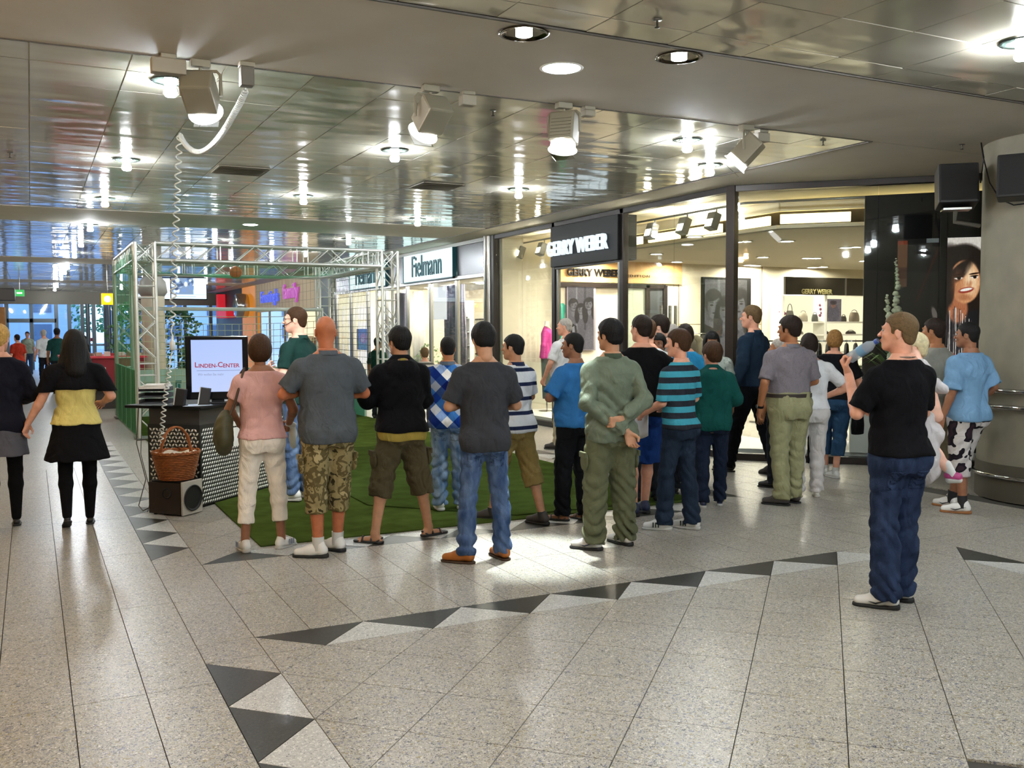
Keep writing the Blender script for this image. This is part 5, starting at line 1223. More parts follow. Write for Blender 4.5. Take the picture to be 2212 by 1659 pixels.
tag(obj('ground', MB().box2((-60, 49, -.3), (70, 160, -.05)), mat('plaza_paving', '#8d9093', .8)), kind='structure')
for i, (x0_, x1_, y_, h_, c_, lb) in enumerate(((-14, 3.5, 82, 8.5, '#8fa0b4', 'pale blue grey building seen outside through the left doors'), (7, 26, 95, 6, '#a8b4bc', 'low pale building seen outside behind the revolving door'))):
    t = thing('office_building', lb, 'building'); obj('facade', MB().box2((x0_, y_, 0), (x1_, y_+8, h_)), mat('facade%d' % i, c_, .7), t)
    for k in range(5):
        for j in range(3): obj('window', MB().box2((x0_+1+k*(x1_-x0_-1)/5, y_-.06, 1+j*2.2), (x0_+2.3+k*(x1_-x0_-1)/5, y_, 2.3+j*2.2)), mat('dark_pane', '#44586c', .2), t)
for i, (px, yy, lb) in enumerate(((200, 62, 'young green tree outside the entrance glass'),)):
    x_ = PY(px, 720, yy).x; bush('tree', lb, (x_, yy, -.05), 1.3, 2.6, '#3f6a38', 300, 8, .12, kind='tree', pot=False, z0=1.5)
for i, (px, py, yy, r, h, lb) in enumerate(((385, 760, 28.5, .75, 1.9, 'large potted palm behind the net, right of the beige pillar'), (283, 740, 31, .7, 2.1, 'bushy potted fig behind the left truss tower'), (430, 800, 25.0, .55, .9, 'low dark green shrub behind the goal net'))):
    x_ = PY(px, py, yy).x; bush('potted_tree', lb, (x_, yy, 0), r, h, ['#2c5a34', '#3c6a40', '#24502c'][i], 420, 20+i, .06, z0=.45)
# pillar, hanging screens, signs
pi_ = thing('round_pillar', 'smooth beige pillar with a grey cap behind the left truss tower', 'pillar'); p = PY(333, 760, 24.5)
obj('shaft', MB().cyl((p.x, 24.5, 0), (p.x, 24.5, 2.6), .27, 28), mat('pillar_beige', '#a9a18c', .5), pi_); obj('cap', MB().lathe([(.27, 2.55), (.34, 2.65), (.30, 2.9), (.22, 3.0), (.22, ZC)], (p.x, 24.5, 0), 28), mat('pillar_cap', '#6f6d66', .5), pi_)
def screenpaint(k):
    p = Paint(220, 120, '#9ab8d8'); r_ = np.random.RandomState(k); p.rect(0, .22, .62, 1, '#7088a8')
    for i in range(26): p.ell(.02+.6*r_.rand(), .3+.65*r_.rand(), .04+.05*r_.rand(), .06+.06*r_.rand(), ['#405a80', '#c8d8f0', '#e8f0ff', '#384868', '#6a88b8'][i % 5], soft=.6)
    p.rect(.64, .22, 1, 1, '#eaf6ff'); p.rect(0, 0, 1, .2, '#d8f0f8'); p.rect(.1, .08, .7, .11, '#88a8b8'); return p.mat('screen_print%d' % k, emit=1.25)
for k, (pa, pb, lb) in enumerate(((290, 367, 'hanging info screen half hidden by the left truss tower'), (369, 445, 'hanging info screen beside the white coiled cable'))):
    t = thing('hanging_screen', lb, 'screen'); a, b_ = PY(pa, 600, 29), PY(pb, 601, 29); lo_ = PY(pa, 645, 29)
    obj('case', MB().box2((a.x-.02, 29, lo_.z-.03), (b_.x+.02, 29.12, a.z+.03)), M_BLACK, t); picture('display', screenpaint(k), (a.x, 28.99, lo_.z), (b_.x, 28.99, lo_.z), (b_.x, 28.99, a.z), t)
    obj('hanger', MB().cyl(((a.x+b_.x)/2, 29.06, a.z), ((a.x+b_.x)/2, 29.06, ZC), .02, 8), M_STEEL, t)
t = thing('clock_sign', 'small glowing yellow square sign hanging below the ceiling', 'sign'); p = PY(232, 646, 31)
obj('face', MB().box((p.x, 31, p.z), (.34, .06, .34), b=.02), emat('yellow_glow', '#ffc400', 1.5), t); obj('disc', MB().lathe([(.10, 0), (.0001, .004)], n=20, M=frame((p.x, 30.96, p.z), (1, 0, 0), (0, 0, 1))), emat('white_glow', '#fff8d8', 2.0), t); obj('hanger', MB().cyl((p.x, 31, p.z+.17), (p.x, 31, ZC), .012, 6), M_STEEL, t)
t = thing('exit_sign', 'small green emergency exit sign above the far entrance', 'sign'); p = PY(42, 633, 36)
obj('face', MB().box((p.x, 36, p.z), (.30, .05, .22)), emat('green_glow', '#40c060', .9), t); obj('arrow', MB().box((p.x, 35.97, p.z), (.16, .01, .05)), emat('white_glow', '#fff8d8', 1.2), t); obj('hanger', MB().cyl((p.x, 36, p.z), (p.x, 36, ZC+.01), .015, 6), M_STEEL, t)
t = thing('shop_sign', 'dark box sign projecting from the left wall', 'sign'); a = PY(0, 622, 27); b_ = PY(33, 650, 27)
obj('box', MB().box2((a.x-.5, 27, b_.z), (b_.x, 27.4, a.z), 0, .02), mat('sign_dark', '#2a2a2c', .4), t); obj('bracket', MB().box2((-1.3, 27.1, b_.z+.1), (a.x-.45, 27.3, a.z-.1)), M_STEEL, t)
t = thing('wood_post', 'warm brown post at the left edge below the dark sign', 'post'); a = PY(6, 700, 26); obj('shaft', MB().box2((a.x-.12, 26, 0), (a.x+.06, 26.2, 2.3), 0, .01), mat('wood_warm', '#8a5c22', .5, noise=.2), t)
# red sales stall
t = thing('sales_stall', 'long dark red sales stall covered with goods', 'stall', (1.35, 22.6, 0)); obj('skirt', MB().box2((-.75, -.0, .42), (.9, 2.2, 1.12), 0, .01), mat('stall_red', '#7c1424', .7), t); obj('base', MB().box2((-.6, .1, 0), (.8, 2.1, .42)), mat('stall_base_dark', '#3c3634', .8), t); obj('top_board', MB().box2((-.8, -.05, 1.12), (.95, 2.25, 1.16)), mat('stall_edge', '#c83848', .6), t)  # dark grey-brown base below the red skirt
obj('price_card', MB().box2((-.2, -.03, .80), (.1, -.005, .92)), M_WHITE, t)
r_ = random.Random(9)
for i in range(10):
    c_ = ['#c8c0b8', '#a02c38', '#e0d8d0', '#806858', '#b8a890'][i % 5]
    g = thing('sale_item', '%s small folded item from the left on the red stall' % ORD[i], 'goods', (1.35-.65+.16*i, 22.8+r_.uniform(0, .5), 1.16), r_.uniform(-.3, .3), 'goods on the red stall'); obj('item_body', MB().box((0, 0, .03+.01*(i % 3)), (.13, .2, .06+.02*(i % 3)), b=.01), mat('goods_'+c_[1:], c_, .8), g)
# near column with rails
cl = tag(link('column', None), kind='structure'); cx_, cy_ = 9.22, 6.0; CR = .76
M_CONC = mat('column_plaster', '#7d7868', .7, noise=.12, nscale=4, bump=.1, bscale=60)
obj('shaft', MB().cyl((cx_, cy_, .30), (cx_, cy_, ZC), CR, 64), M_CONC, cl)
obj('plinth_band', MB().cyl((cx_, cy_, 0), (cx_, cy_, .36), CR+.012, 64), mat('base_band', '#5f5a4e', .4, .3), cl)
obj('ring', MB().tube([(cx_+math.cos(2*PI*i/64)*(CR+.03), cy_+math.sin(2*PI*i/64)*(CR+.03), .24) for i in range(64)], .022, 8, closed=True), M_CHROME, cl)
za_, zb_ = PD(2160, 845, 8.5, 5.9).z, PD(2160, 880, 8.5, 5.9).z
for z in (za_, zb_): obj('rail_ring', MB().tube([(cx_+math.cos(2*PI*i/64)*(CR+.07), cy_+math.sin(2*PI*i/64)*(CR+.07), z) for i in range(64)], .024, 8, closed=True), M_CHROME, cl)
for i in range(8):
    a_ = 2*PI*i/8+.33; obj('rail_bracket', MB().tube([(cx_+math.cos(a_)*CR, cy_+math.sin(a_)*CR, zb_-.02), (cx_+math.cos(a_)*(CR+.06), cy_+math.sin(a_)*(CR+.06), zb_), (cx_+math.cos(a_)*(CR+.06), cy_+math.sin(a_)*(CR+.06), za_)], .012, 6), M_CHROME, cl)
# ------------------------------------------------------------ turf, truss cage, goal
def turfmat(name, c):
    return mat(name, c, .95, noise=.22, nscale=5, bump=.8, bscale=400, spec=.0)
tf = thing('turf_carpet', 'green artificial turf spread under the spectators and the truss cage', 'carpet')
CX0, CX1, CY0, CY1 = 1.57, 5.88, 7.50, 20.2
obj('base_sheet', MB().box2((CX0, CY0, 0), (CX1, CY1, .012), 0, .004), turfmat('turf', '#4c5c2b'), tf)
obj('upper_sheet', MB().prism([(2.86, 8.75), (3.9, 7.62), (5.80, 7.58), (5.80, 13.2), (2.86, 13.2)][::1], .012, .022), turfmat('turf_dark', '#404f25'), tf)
M_ALU = mat('truss_aluminium', '#d8dbd6', .35, .55)
cg = thing('truss_cage', 'square aluminium truss cage with green nets standing on the turf', 'stage frame')
TW = .29; R1 = .026
def truss(a, b, name, ux, uy, label=None):   # a,b: one corner chord end points; ux, uy: offsets to the other chords
    a, b, ux, uy = Vector(a), Vector(b), Vector(ux), Vector(uy); v = MB()
    for o in (Vector(), ux, uy, ux+uy): v.cyl(a+o, b+o, R1, 10)
    t = obj(name, v, M_ALU, cg); brs = []; L = (b-a).length; d = (b-a)/L; n = max(2, int(round(L/.30))); st_ = L/n
    faces = ((Vector(), ux), (Vector(), uy), (ux, ux+uy), (uy, ux+uy))
    for i in range(n):
        for k, (p, q) in enumerate(faces):
            if (i % 4) == 3: brs += [(a+p+d*(i*st_+st_*.2), a+q+d*(i*st_+st_*.2)), (a+p+d*(i*st_+st_*.8), a+q+d*(i*st_+st_*.8))]
            else:
                p2, q2 = (p, q) if i % 2 else (q, p); brs.append((a+p2+d*(i*st_), a+q2+d*((i+1)*st_)))
                if i % 4 == 1: brs.append((a+q2+d*(i*st_), a+p2+d*((i+1)*st_)))
    if a.y < 17 and (abs(b.y-a.y) < 1):
        for p, q in brs: obj('brace', MB().cyl(p, q, .011, 6), M_ALU, t)
    else:
        br = MB()
        for p, q in brs: br.cyl(p, q, .009, 6, caps=False)
        tag(obj('far_bracing', br, M_ALU, t), kind='stuff')
    return t
ax, bx, ay, by, tz = 1.49, 5.80, 15.9, 20.2, 3.09
for x_ in (ax, bx-TW):
    for y_ in (ay, by-TW):
        truss((x_, y_, .03), (x_, y_, tz), 'truss_column', (TW, 0, 0), (0, TW, 0)); obj('base_plate', MB().box((x_+TW/2, y_+TW/2, .018), (.42, .42, .012)), M_STEEL, cg)
for y_ in (ay, by-TW): truss((ax+TW, y_, tz), (bx-TW, y_, tz), 'truss_beam', (0, TW, 0), (0, 0, -TW*.92))
for x_ in (ax, bx-TW): truss((x_, ay+TW, tz), (x_, by-TW, tz), 'truss_beam', (TW, 0, 0), (0, 0, -TW*.92))
def netmat(name, c, a):
    m = bpy.data.materials.new(name); m.use_nodes = True; N = m.node_tree.nodes; L = m.node_tree.links; N.remove(N['Principled BSDF'])
    t = N.new('ShaderNodeBsdfTransparent'); d = N.new('ShaderNodeBsdfDiffuse'); d.inputs[0].default_value = (*lin(c), 1); tl = N.new('ShaderNodeBsdfTranslucent'); tl.inputs[0].default_value = (*lin(c), 1)
    m1 = N.new('ShaderNodeMixShader'); m1.inputs[0].default_value = .4; L.new(d.outputs[0], m1.inputs[1]); L.new(tl.outputs[0], m1.inputs[2])
    mx = N.new('ShaderNodeMixShader'); mx.inputs[0].default_value = a; L.new(t.outputs[0], mx.inputs[1]); L.new(m1.outputs[0], mx.inputs[2]); L.new(mx.outputs[0], N['Material Output'].inputs[0]); return m
M_NET = netmat('green_mesh', '#3f9a6a', .42)
def sheet(name, f, nu, nv, m, parent):
    vs = [f(i/nu, j/nv) for i in range(nu+1) for j in range(nv+1)]; w_ = nv+1
    return obj(name, MB().add(vs, [(i*w_+j, (i+1)*w_+j, (i+1)*w_+j+1, i*w_+j+1) for i in range(nu) for j in range(nv)], 0, True), m, parent)
sheet('side_net', lambda u, v: (ax-.03+.02*math.sin(u*30+v*3), ay+.1+(by-ay-.1)*u, .06+2.9*v), 30, 10, M_NET, cg)
sheet('top_net', lambda u, v: (ax+.1+(bx-ax-.2)*u, ay+.15+(by-ay-.3)*v, 2.86-.17*math.sin(PI*u)*math.sin(PI*v)+.015*math.sin(u*26+v*9)), 24, 16, M_NET, cg)
M_BOARD = mat('board_mint', '#a9c7b8', .5); M_BOARDG = mat('board_green', '#4f9a80', .5)
obj('side_board', MB().box2((ax-.02, ay+TW, .03), (ax+.02, by, 1.08)), mat('board_sidegreen', '#4f8f66', .55), cg)
obj('rear_board', MB().box2((ax, by-.36, .03), (bx, by-.32, .95)), M_BOARD, cg)
rb_ = obj('right_board', MB().box2((bx-.02, ay+1.9, .03), (bx+.02, by-.3, .95)), M_BOARD, cg)
obj('board_band', MB().box2((bx-.03, ay+1.9, .03), (bx-.021, by-.3, .42)), M_BOARDG, rb_)
text_mesh('lettering', 'linden', .42, mat('logo_teal', '#1d6f66', .5), rb_, frame((bx-.035, ay+2.9, .64), (0, -1, 0), (0, 0, 1)), .003, .006)
t_ = [o for o in cg.children if o.name.startswith('rear_board')][0]; p = PY(380, 825, by-.38)
obj('logo_mark', MB().box((p.x, by-.37, p.z-.06), (.035, .01, .17)).box((p.x+.06, by-.37, p.z), (.09, .01, .05)).box((p.x+.06, by-.37, p.z-.09), (.05, .01, .10)), mat('logo_teal', '#1d6f66'), t_)
gl = thing('football_goal', 'white football goal with string net inside the truss cage', 'goal')
gy = by-.62; gz = PY(500, 668, gy).z; g0, g1 = ax+.34, bx-.34
fr_ = MB(); fr_.tube([(g0, gy, 0.02), (g0, gy, gz), (g1, gy, gz), (g1, gy, 0.02)], .042, 12); obj('goal_frame', fr_, mat('goal_white', '#d4dad4', .35), gl)
nm = mat('net_string', '#c9cfa8', .8)
def strings(xf_, nu, nv, r):
    v = MB()
    for i in range(nu+1): v.tube([xf_(i/nu, j/12) for j in range(13)], r, 3, caps=False)
    for j in range(nv+1): v.tube([xf_(i/24, j/nv) for i in range(25)], r, 3, caps=False)
    return v
tag(obj('goal_net', strings(lambda u, v: (g0+(g1-g0)*u, gy+.16+.06*math.sin(v*3), .05+(gz-.28-.07*math.sin(PI*u))*v), 26, 14, .0065), nm, gl), kind='stuff')
tag(obj('net_line', MB().tube([(g0+(g1-g0)*i/20, gy+.1, gz-.13-.02*math.sin(PI*i/20)) for i in range(21)], .007, 4), nm, gl))
tag(obj('right_net', strings(lambda u, v: (bx-.05, ay+1.4+(by-ay-1.7)*u, .95+1.9*v), 26, 16, .0045), mat('net_grey', '#3d4440', .8), cg), kind='stuff')
bk = thing('basketball', 'orange basketball hanging under the green top net', 'ball', PY(509, 588, 19.2)); v = MB().sph((0, 0, 0), .12, 28); obj('ball_skin', v, mat('ball_orange', '#e8581c', .6, noise=.1, nscale=40, bump=.3, bscale=200), bk)
v = MB()
for M in (Matrix.Identity(4), Matrix.Rotation(PI/2, 4, 'X'), Matrix.Rotation(PI/2, 4, 'Y')): v.tube([tuple(M @ Vector((math.cos(q)*.1205, math.sin(q)*.1205, 0))) for q in [2*PI*i/32 for i in range(32)]], .003, 5, closed=True)
for s_ in (-1, 1): v.tube([(s_*.07, math.cos(q)*.098, math.sin(q)*.098) for q in [2*PI*i/28 for i in range(28)]], .003, 5, closed=True)
obj('seams', v, M_BLACK, bk); obj('cord', MB().cyl((0, 0, .12), (0, 0, 2.74-bk.location.z), .006, 6), nm, bk)
# ------------------------------------------------------------ counter with chequer plate, in its own frame
CC = Vector((1.42, 9.44, 0)); ca = PI/4
ct = thing('display_counter', 'counter clad in silver chequer plate with a thin black top', 'counter', CC, ca)
CL, CD, CH = 1.55, .60, .955
obj('plate_body', MB().box2((0, 0, .02), (CL, CD, .80)), mat('plate_dark', '#2e302f', .4, .6), ct); obj('upper_strip', MB().box2((.012, .012, .80), (CL, CD-.01, CH)), mat('counter_black', '#2c2c2c', .4), ct)
obj('worktop', MB().box2((-.06, -.06, CH), (CL+.05, CD+.22, CH+.028), 0, .006), M_BLACK, ct); obj('foot_rail', MB().box2((.01, .01, 0), (CL-.01, CD-.01, .02)), M_BLACK, ct)
v = MB()
def stud(c, n, u, w_, s):
    c, n, u, w_ = Vector(c), Vector(n), Vector(u), Vector(w_); d = (u+w_*s).normalized(); e = n.cross(d)
    v.add([c+d*.021, c+e*.011, c-d*.021, c-e*.011, c+d*.010+n*.006, c-d*.010+n*.006], [(0, 1, 4), (1, 5, 4), (1, 2, 5), (2, 3, 5), (3, 4, 5), (3, 0, 4)][::1], 0, True)
P_ = .037
for j in range(int(.80/P_)-1):
    z = .045+j*P_
    for i in range(int(CL/P_)-1): stud((.035+i*P_+(j % 2)*P_/2, 0, z), (0, -1, 0), (1, 0, 0), (0, 0, 1), 1 if 1 else -1)
    for i in range(int(CD/P_)-1): stud((0, .03+i*P_+(j % 2)*P_/2, z), (-1, 0, 0), (0, 1, 0), (0, 0, 1), 1 if (i+j) % 2 else -1)
tag(obj('plate_studs', v, mat('plate_bright', '#f2f4f4', .38, .8), ct), kind='stuff')
MC_ = Matrix.Translation(CC) @ Matrix.Rotation(ca, 4, 'Z'); WT = CH+.028
nt_ = thing('notice_sheet', 'two white notice sheets taped to the counter front beside the bag', 'paper'); q = MC_ @ Vector((.52, -.004, 0))
for k, (z, h_, u_) in enumerate(((.84, .20, .50), (.63, .19, .54))):
    obj('sheet', MB().box2((u_, -.006, z-h_/2), (u_+.15, -.001, z+h_/2)), mat('paper_white', '#d9d9d4', .7), nt_)
nt_.location = CC; nt_.rotation_euler = (0, 0, ca)
# television
a, b_ = PD(399, 725, 1.33, 9.80), PD(535, 727, 1.93, 9.66)
tvc = (a+b_)/2; tw = (Vector((b_.x, b_.y))-Vector((a.x, a.y))).length; tva = math.atan2(b_.y-a.y, b_.x-a.x); tt = 1.655; tb_ = 1.005
tv = thing('television', 'black television showing a red titled slide on the counter', 'television', (tvc.x, tvc.y, WT), tva); th_ = tt-WT; b0 = tb_-WT+.02
obj('case', MB().box((0, .04, (th_+b0)/2), (tw, .09, th_-b0), b=.012), mat('tv_gloss', '#0b0b0d', .12), tv)
obj('stand', MB().box((0, .04, b0/2+.02), (.12, .05, b0+.06)).box((0, .03, .008), (.36, .20, .016), b=.006), M_BLACK, tv)
pp = Paint(64, 64, '#b4c4ee'); pp.a[:, :, 0] *= (1-.10*pp.Y); pp.a[:, :, 1] *= (1-.06*pp.Y)
sw = tw/2-.055
s0, s1 = b0+.075, th_-.04
picture('screen', pp.mat('tv_picture', .95), (-sw, -.0065, s0), (sw, -.0065, s0), (sw, -.0065, s1), tv)
M_RED = emat('slide_red', '#a8103c', .75)
fz = s0+(s1-s0)*.50
F = lambda x, z: frame((x, -.009, z), (1, 0, 0), (0, 0, 1))
x_ = -sw+.035
for ch, sz in (('L', .072), ('INDEN', .054), ('-', .054), ('C', .072), ('ENTER', .054)):
    o = text_mesh('slide_title', ch, sz, M_RED, tv, F(0, fz), .0008, .0012, .98, 'LEFT', 1.0); w_ = max(c_[0] for c_ in o.bound_box); x0_ = min(c_[0] for c_ in o.bound_box)
    o.data.transform(Matrix.Translation((x_-x0_, 0, (.009 if sz > .06 else 0)))); x_ += (w_-x0_)+.0045
obj('slide_rule', MB().box2((-sw+.05, -.0095, fz-.048), (x_, -.008, fz-.045)), emat('slide_line', '#506088', .6), tv)
text_mesh('slide_slogan', 'Wir wollen Sie mehr', .034, emat('slide_grey', '#8c98b8', .75), tv, F(-.06, fz-.085), .0006, 0, .85)
def on(u_, v_): return MC_ @ Vector((u_, v_, WT))
for px, lb, rz in ((388, 'small black panel speaker nearest the paper trays', -.15), (440, 'small black panel speaker leaning in front of the television', .12)):
    q = PD(px, 880, 1.35 if px < 400 else 1.55, 9.55 if px < 400 else 9.58); t = thing('panel_speaker', lb, 'speaker', (q.x, q.y, WT), -.45+rz)
    M = Matrix.Rotation(.16, 4, 'Y'); obj('case', MB().box((0, 0, .085), (.095, .05, .17), M=M, b=.005), mat('speaker_black', '#15161a', .5), t); obj('edge_strip', MB().box((-.049, 0, .085), (.010, .052, .17), M=M), mat('speaker_silver', '#b8b8b4', .4), t)
    obj('foot', MB().box((.01, 0, .006), (.11, .09, .012)), M_BLACK, t)
q = PD(338, 885, 1.02, 9.72); tr_ = thing('letter_tray', 'stack of grey letter trays with papers at counter end', 'tray', (q.x, q.y, WT), -.35)
for k in range(3): obj('tray', MB().box((0, 0, .03+k*.06), (.27, .22, .008)).box((-.132, 0, .045+k*.06), (.006, .22, .04)).box((.132, 0, .045+k*.06), (.006, .22, .04)).box((0, .108, .045+k*.06), (.27, .006, .04)), mat('tray_grey', '#8d8a84' if k else '#3a3c44', .5), tr_)
obj('papers', MB().box((0, 0, .185), (.24, .30, .025)).box((.02, -.01, .205), (.22, .28, .012), .15), mat('paper_white', '#d9d9d4'), tr_)
for k, (u_, v_, rz, lb) in enumerate(((.42, .10, .3, 'white sheet lying in front of the leaning speaker'), (.62, .14, -.4, 'white sheet near the television foot'))):
    q = on(u_, v_); t = thing('paper_sheet', lb, 'paper', q+Vector((0, 0, .001)), ca+rz); obj('sheet', MB().box((0, 0, .001+.002*k), (.21, .28, .002)), mat('paper_blueish', '#c4cfe0', .7), t)
q = on(.10, .12); t = thing('paper_sheet', 'blue edged sheet lying by the letter trays', 'paper', q+Vector((0, 0, .001)), ca+.9); obj('sheet', MB().box((0, 0, .002), (.21, .28, .003)), mat('paper_blueish', '#c4cfe0', .7), t)
# subwoofer and basket
so = Vector((1.185, 9.075, 0)); sa = math.atan2(.19, .215); sb = thing('subwoofer', 'dark wooden subwoofer box with silver front standing on the floor', 'loudspeaker', so, sa)
SWd, SDp, SH = .27, .37, .315
obj('cabinet', MB().box2((.03, 0, .012), (SWd, SDp, SH), 0, .004), M_BLACK, sb); 
v = MB().box2((.0, 0, .012), (SWd-.03, SDp, SH-.003), 0, .004)
obj('side_panel', MB().box2((-.006, .004, .016), (.001, SDp-.004, SH-.008)), mat('sub_walnut', '#241a12', .35, noise=.3, nscale=12), sb)
obj('front_frame', MB().box2((.0, -.022, .008), (SWd, .0, SH+.004), 0, .006), mat('sub_silver', '#b9b5aa', .45, .2), sb)
obj('woofer_disc', MB().cyl((SWd/2, -.020, SH/2), (SWd/2, -.0245, SH/2), .116, 36), mat('woofer_black', '#0e0e10', .5), sb)
obj('woofer', MB().lathe([(.118, .0), (.122, .010), (.112, .012), (.10, -.002), (.03, -.028), (.0001, -.02)], n=36, M=frame((SWd/2, -.024, SH/2), (1, 0, 0), (0, 0, 1))), mat('woofer_black', '#0e0e10', .5), sb)
obj('port', MB().lathe([(.052, .001), (.048, .006), (.034, .0), (.030, -.004), (.0001, -.003)], n=28, M=frame((-.007, SDp*.42, SH*.66), (0, -1, 0), (0, 0, 1))), mat('port_black', '#050505', .4), sb)
for p_ in ((.04, .04), (.22, .04), (.04, .33), (.22, .33)): obj('foot', MB().cyl((*p_, 0), (*p_, .014), .018, 10), M_BLACK, sb)
bs = thing('wicker_basket', 'brown wicker basket with hoop handle and white lining on the subwoofer', 'basket', (1.185, 9.33, SH+.002), .5)
bm_ = mat('wicker', '#8a4c1c', .6, noise=.3, nscale=30); v = MB(); H_ = .25
for k in range(15):
    z = .008+k*.0168; r = .145+(.205-.145)*(k/14)**.9; n = 48
    v.tube([((r+.006*(1 if (i+k) % 2 else -1))*math.cos(2*PI*i/n), (r+.006*(1 if (i+k) % 2 else -1))*math.sin(2*PI*i/n), z) for i in range(n)], .0092, 5, closed=True)
tag(obj('weave', v, bm_, bs), kind='stuff'); obj('basket_base', MB().lathe([(.0001, .002), (.15, .002), (.15, .012), (.0001, .014)], n=30), bm_, bs)
v = MB()
for s_ in (0, 1): v.tube([(.212*math.cos(2*PI*i/40), .212*math.sin(2*PI*i/40), .255+.012*math.sin(i*2.2+s_*PI)) for i in range(40)], .010, 6, closed=True)
obj('rim', v, bm_, bs); v = MB(); q0 = [(-.165*math.cos(q)*1.0, 0, .22+.27*math.sin(q)) for q in [PI*i/24 for i in range(25)]]
for s_ in (-.012, .012): v.tube([(x, s_+.006*math.sin(i*1.3+s_*90), z) for i, (x, y, z) in enumerate(q0)], .009, 6)
obj('handle', v, bm_, bs); sheet('lining', lambda u, v_: ((.03+.17*v_)*math.cos(2*PI*u), (.03+.17*v_)*math.sin(2*PI*u), .20+.045*v_+.012*math.sin(u*40)*v_), 48, 4, mat('lining_white', '#d8d4c8', .9), bs)
# coiled cable
def coil(path, r, pitch, n=9, a0=0):
    pts = [Vector(p) for p in path]; L = [0]
    for i in range(1, len(pts)): L.append(L[-1]+(pts[i]-pts[i-1]).length)
    tot = L[-1]; m = int(tot/pitch*n); out = []
    for k in range(m+1):
        s = tot*k/m; i = 0
        while i < len(L)-2 and L[i+1] < s: i += 1
        f = (s-L[i])/max(1e-6, L[i+1]-L[i]); p = pts[i].lerp(pts[i+1], f); j0, j1 = max(i-1, 0), min(i+2, len(pts)-1); d = (pts[j1]-pts[j0]).normalized(); u = d.cross(Vector((.3, .9, .1))).normalized(); w_ = d.cross(u); a_ = 2*PI*s/pitch+a0
        rr_ = r*min(1, s/.05, (tot-s)/.05); out.append(p+u*math.cos(a_)*rr_+w_*math.sin(a_)*rr_)
    return out
MW = mat('cable_white', '#d0d4d0', .45)
cb = thing('coiled_cable', 'long white coiled power cable looping from the ceiling down to the counter', 'cable')
A_ = PZ(532, 140, ZC); A_ = Vector((A_.x, A_.y, 3.38)); B_ = PZ(388, 290, ZC-.03); B_.z = ZC-.02; pth = []
for i in range(25):
    f = i/24; p = A_.lerp(B_, f); p.z = A_.z+(B_.z-A_.z)*f-.27*math.sin(PI*f)**.8*(.75+.5*f) ; pth.append(p)
obj('upper_coil', MB().tube(coil(pth, .019, .026, 8), .0065, 5), MW, cb)
zp = PD(372, 735, 1.33, 9.33).z; D0 = Vector((B_.x, B_.y, ZC-.02)); D1 = PD(372, 705, B_.x, B_.y); D1.x, D1.y = B_.x+.0, B_.y
q = PD(372, 720, B_.x, B_.y); cxy = (q.x, q.y)
obj('middle_coil', MB().tube(coil([D0, (D0+Vector((*cxy, 1.72)))/2, Vector((*cxy, 1.74))], .026, .088, 10), .0075, 6), MW, cb)
obj('plug', MB().lathe([(.009, .10), (.013, .06), (.026, .035), (.027, -.03), (.020, -.035)], (*cxy, 1.56), 14), MW, cb); obj('straight_lead', MB().tube([(*cxy, 1.74), (cxy[0]-.008, cxy[1], 1.70), (cxy[0]+.006, cxy[1], 1.65)], .007, 6).tube([(cxy[0], cxy[1], 1.53), (cxy[0]-.02, cxy[1], 1.45), (cxy[0]-.03, cxy[1]-.02, 1.38)], .007, 6), MW, cb)
e_ = PD(345, 1000, 1.10, 9.42); obj('lower_coil', MB().tube(coil([(cxy[0]-.03, cxy[1]-.02, 1.38), (cxy[0]-.10, cxy[1]-.10, 1.0), (cxy[0]-.14, cxy[1]-.14, .68)], .020, .052, 9), .006, 5), MW, cb)
fc = thing('floor_cable', 'thin grey cable running down beside the counter to the subwoofer', 'cable'); a = PD(293, 890, .98, 9.95); obj('lead', MB().tube([(.93, 10.0, .95), (.90, 9.98, .6), (.97, 9.9, .25), (.88, 9.7, .03), (.90, 9.5, .012), (.935, 9.40, .05)], .005, 5).tube([(.96, 9.98, .95), (.93, 9.9, .5), (1.0, 9.7, .10), (.93, 9.42, .012)], .004, 5), mat('cable_grey', '#4a4844', .6), fc)
# ------------------------------------------------------------ ceiling fixtures
M_BULB = emat('bulb_glow', '#f4fbff', BULB); 
bl0 = None; WB = None
BULBS = [(.97, y) for y in (7.45, 11.03, 14.33, 17.95, 21.3, 24.5, 28.1+.9, 31.6, 35.2, 41, 44.5)]+[(3.37, y) for y in (9.29, 12.93, 19.9, 23.5, 30, 33.5, 42)]+[(5.75, y) for y in (4.07, 7.57, 11.15, 14.79, 18.6, 22.0, 25.4, 31, 36, 43)]+[(6.85, 8.6), (.97, 3.9), (3.37, 2.0), (.97, .3), (5.75, .4), (3.37, -1.8), (5.75, -3.4), (-1.4, 5.2), (-1.4, 9.2), (-1.4, 1.5), (-2.9, 12.5), (7.9, 3.2), (7.9, -.6), (-2.9, 17), (2.2, .9), (4.5, .9), (2.2, -.9), (4.5, -.9), (-.4, 2.2), (7.0, 1.4), (.97, -5.5), (3.37, -5.5), (5.75, -5.5)]  # the last ones, out of view, are added to brighten people's backs
BLAB = []; cn_ = {}
ROWN = {2.2: 'over the viewer beside the middle row', 4.5: 'over the viewer beyond the middle row', -.4: 'at the left of the viewer', 7.0: 'at the right of the viewer', .97: 'in the row over the left walkway', 3.37: 'in the middle row over the turf', 5.75: 'in the row nearest the shop fronts', 6.85: 'beside the pointed ceiling corner', -1.4: 'outside the picture on the left', -2.9: 'far outside the picture on the left', 7.9: 'outside the picture on the right'}
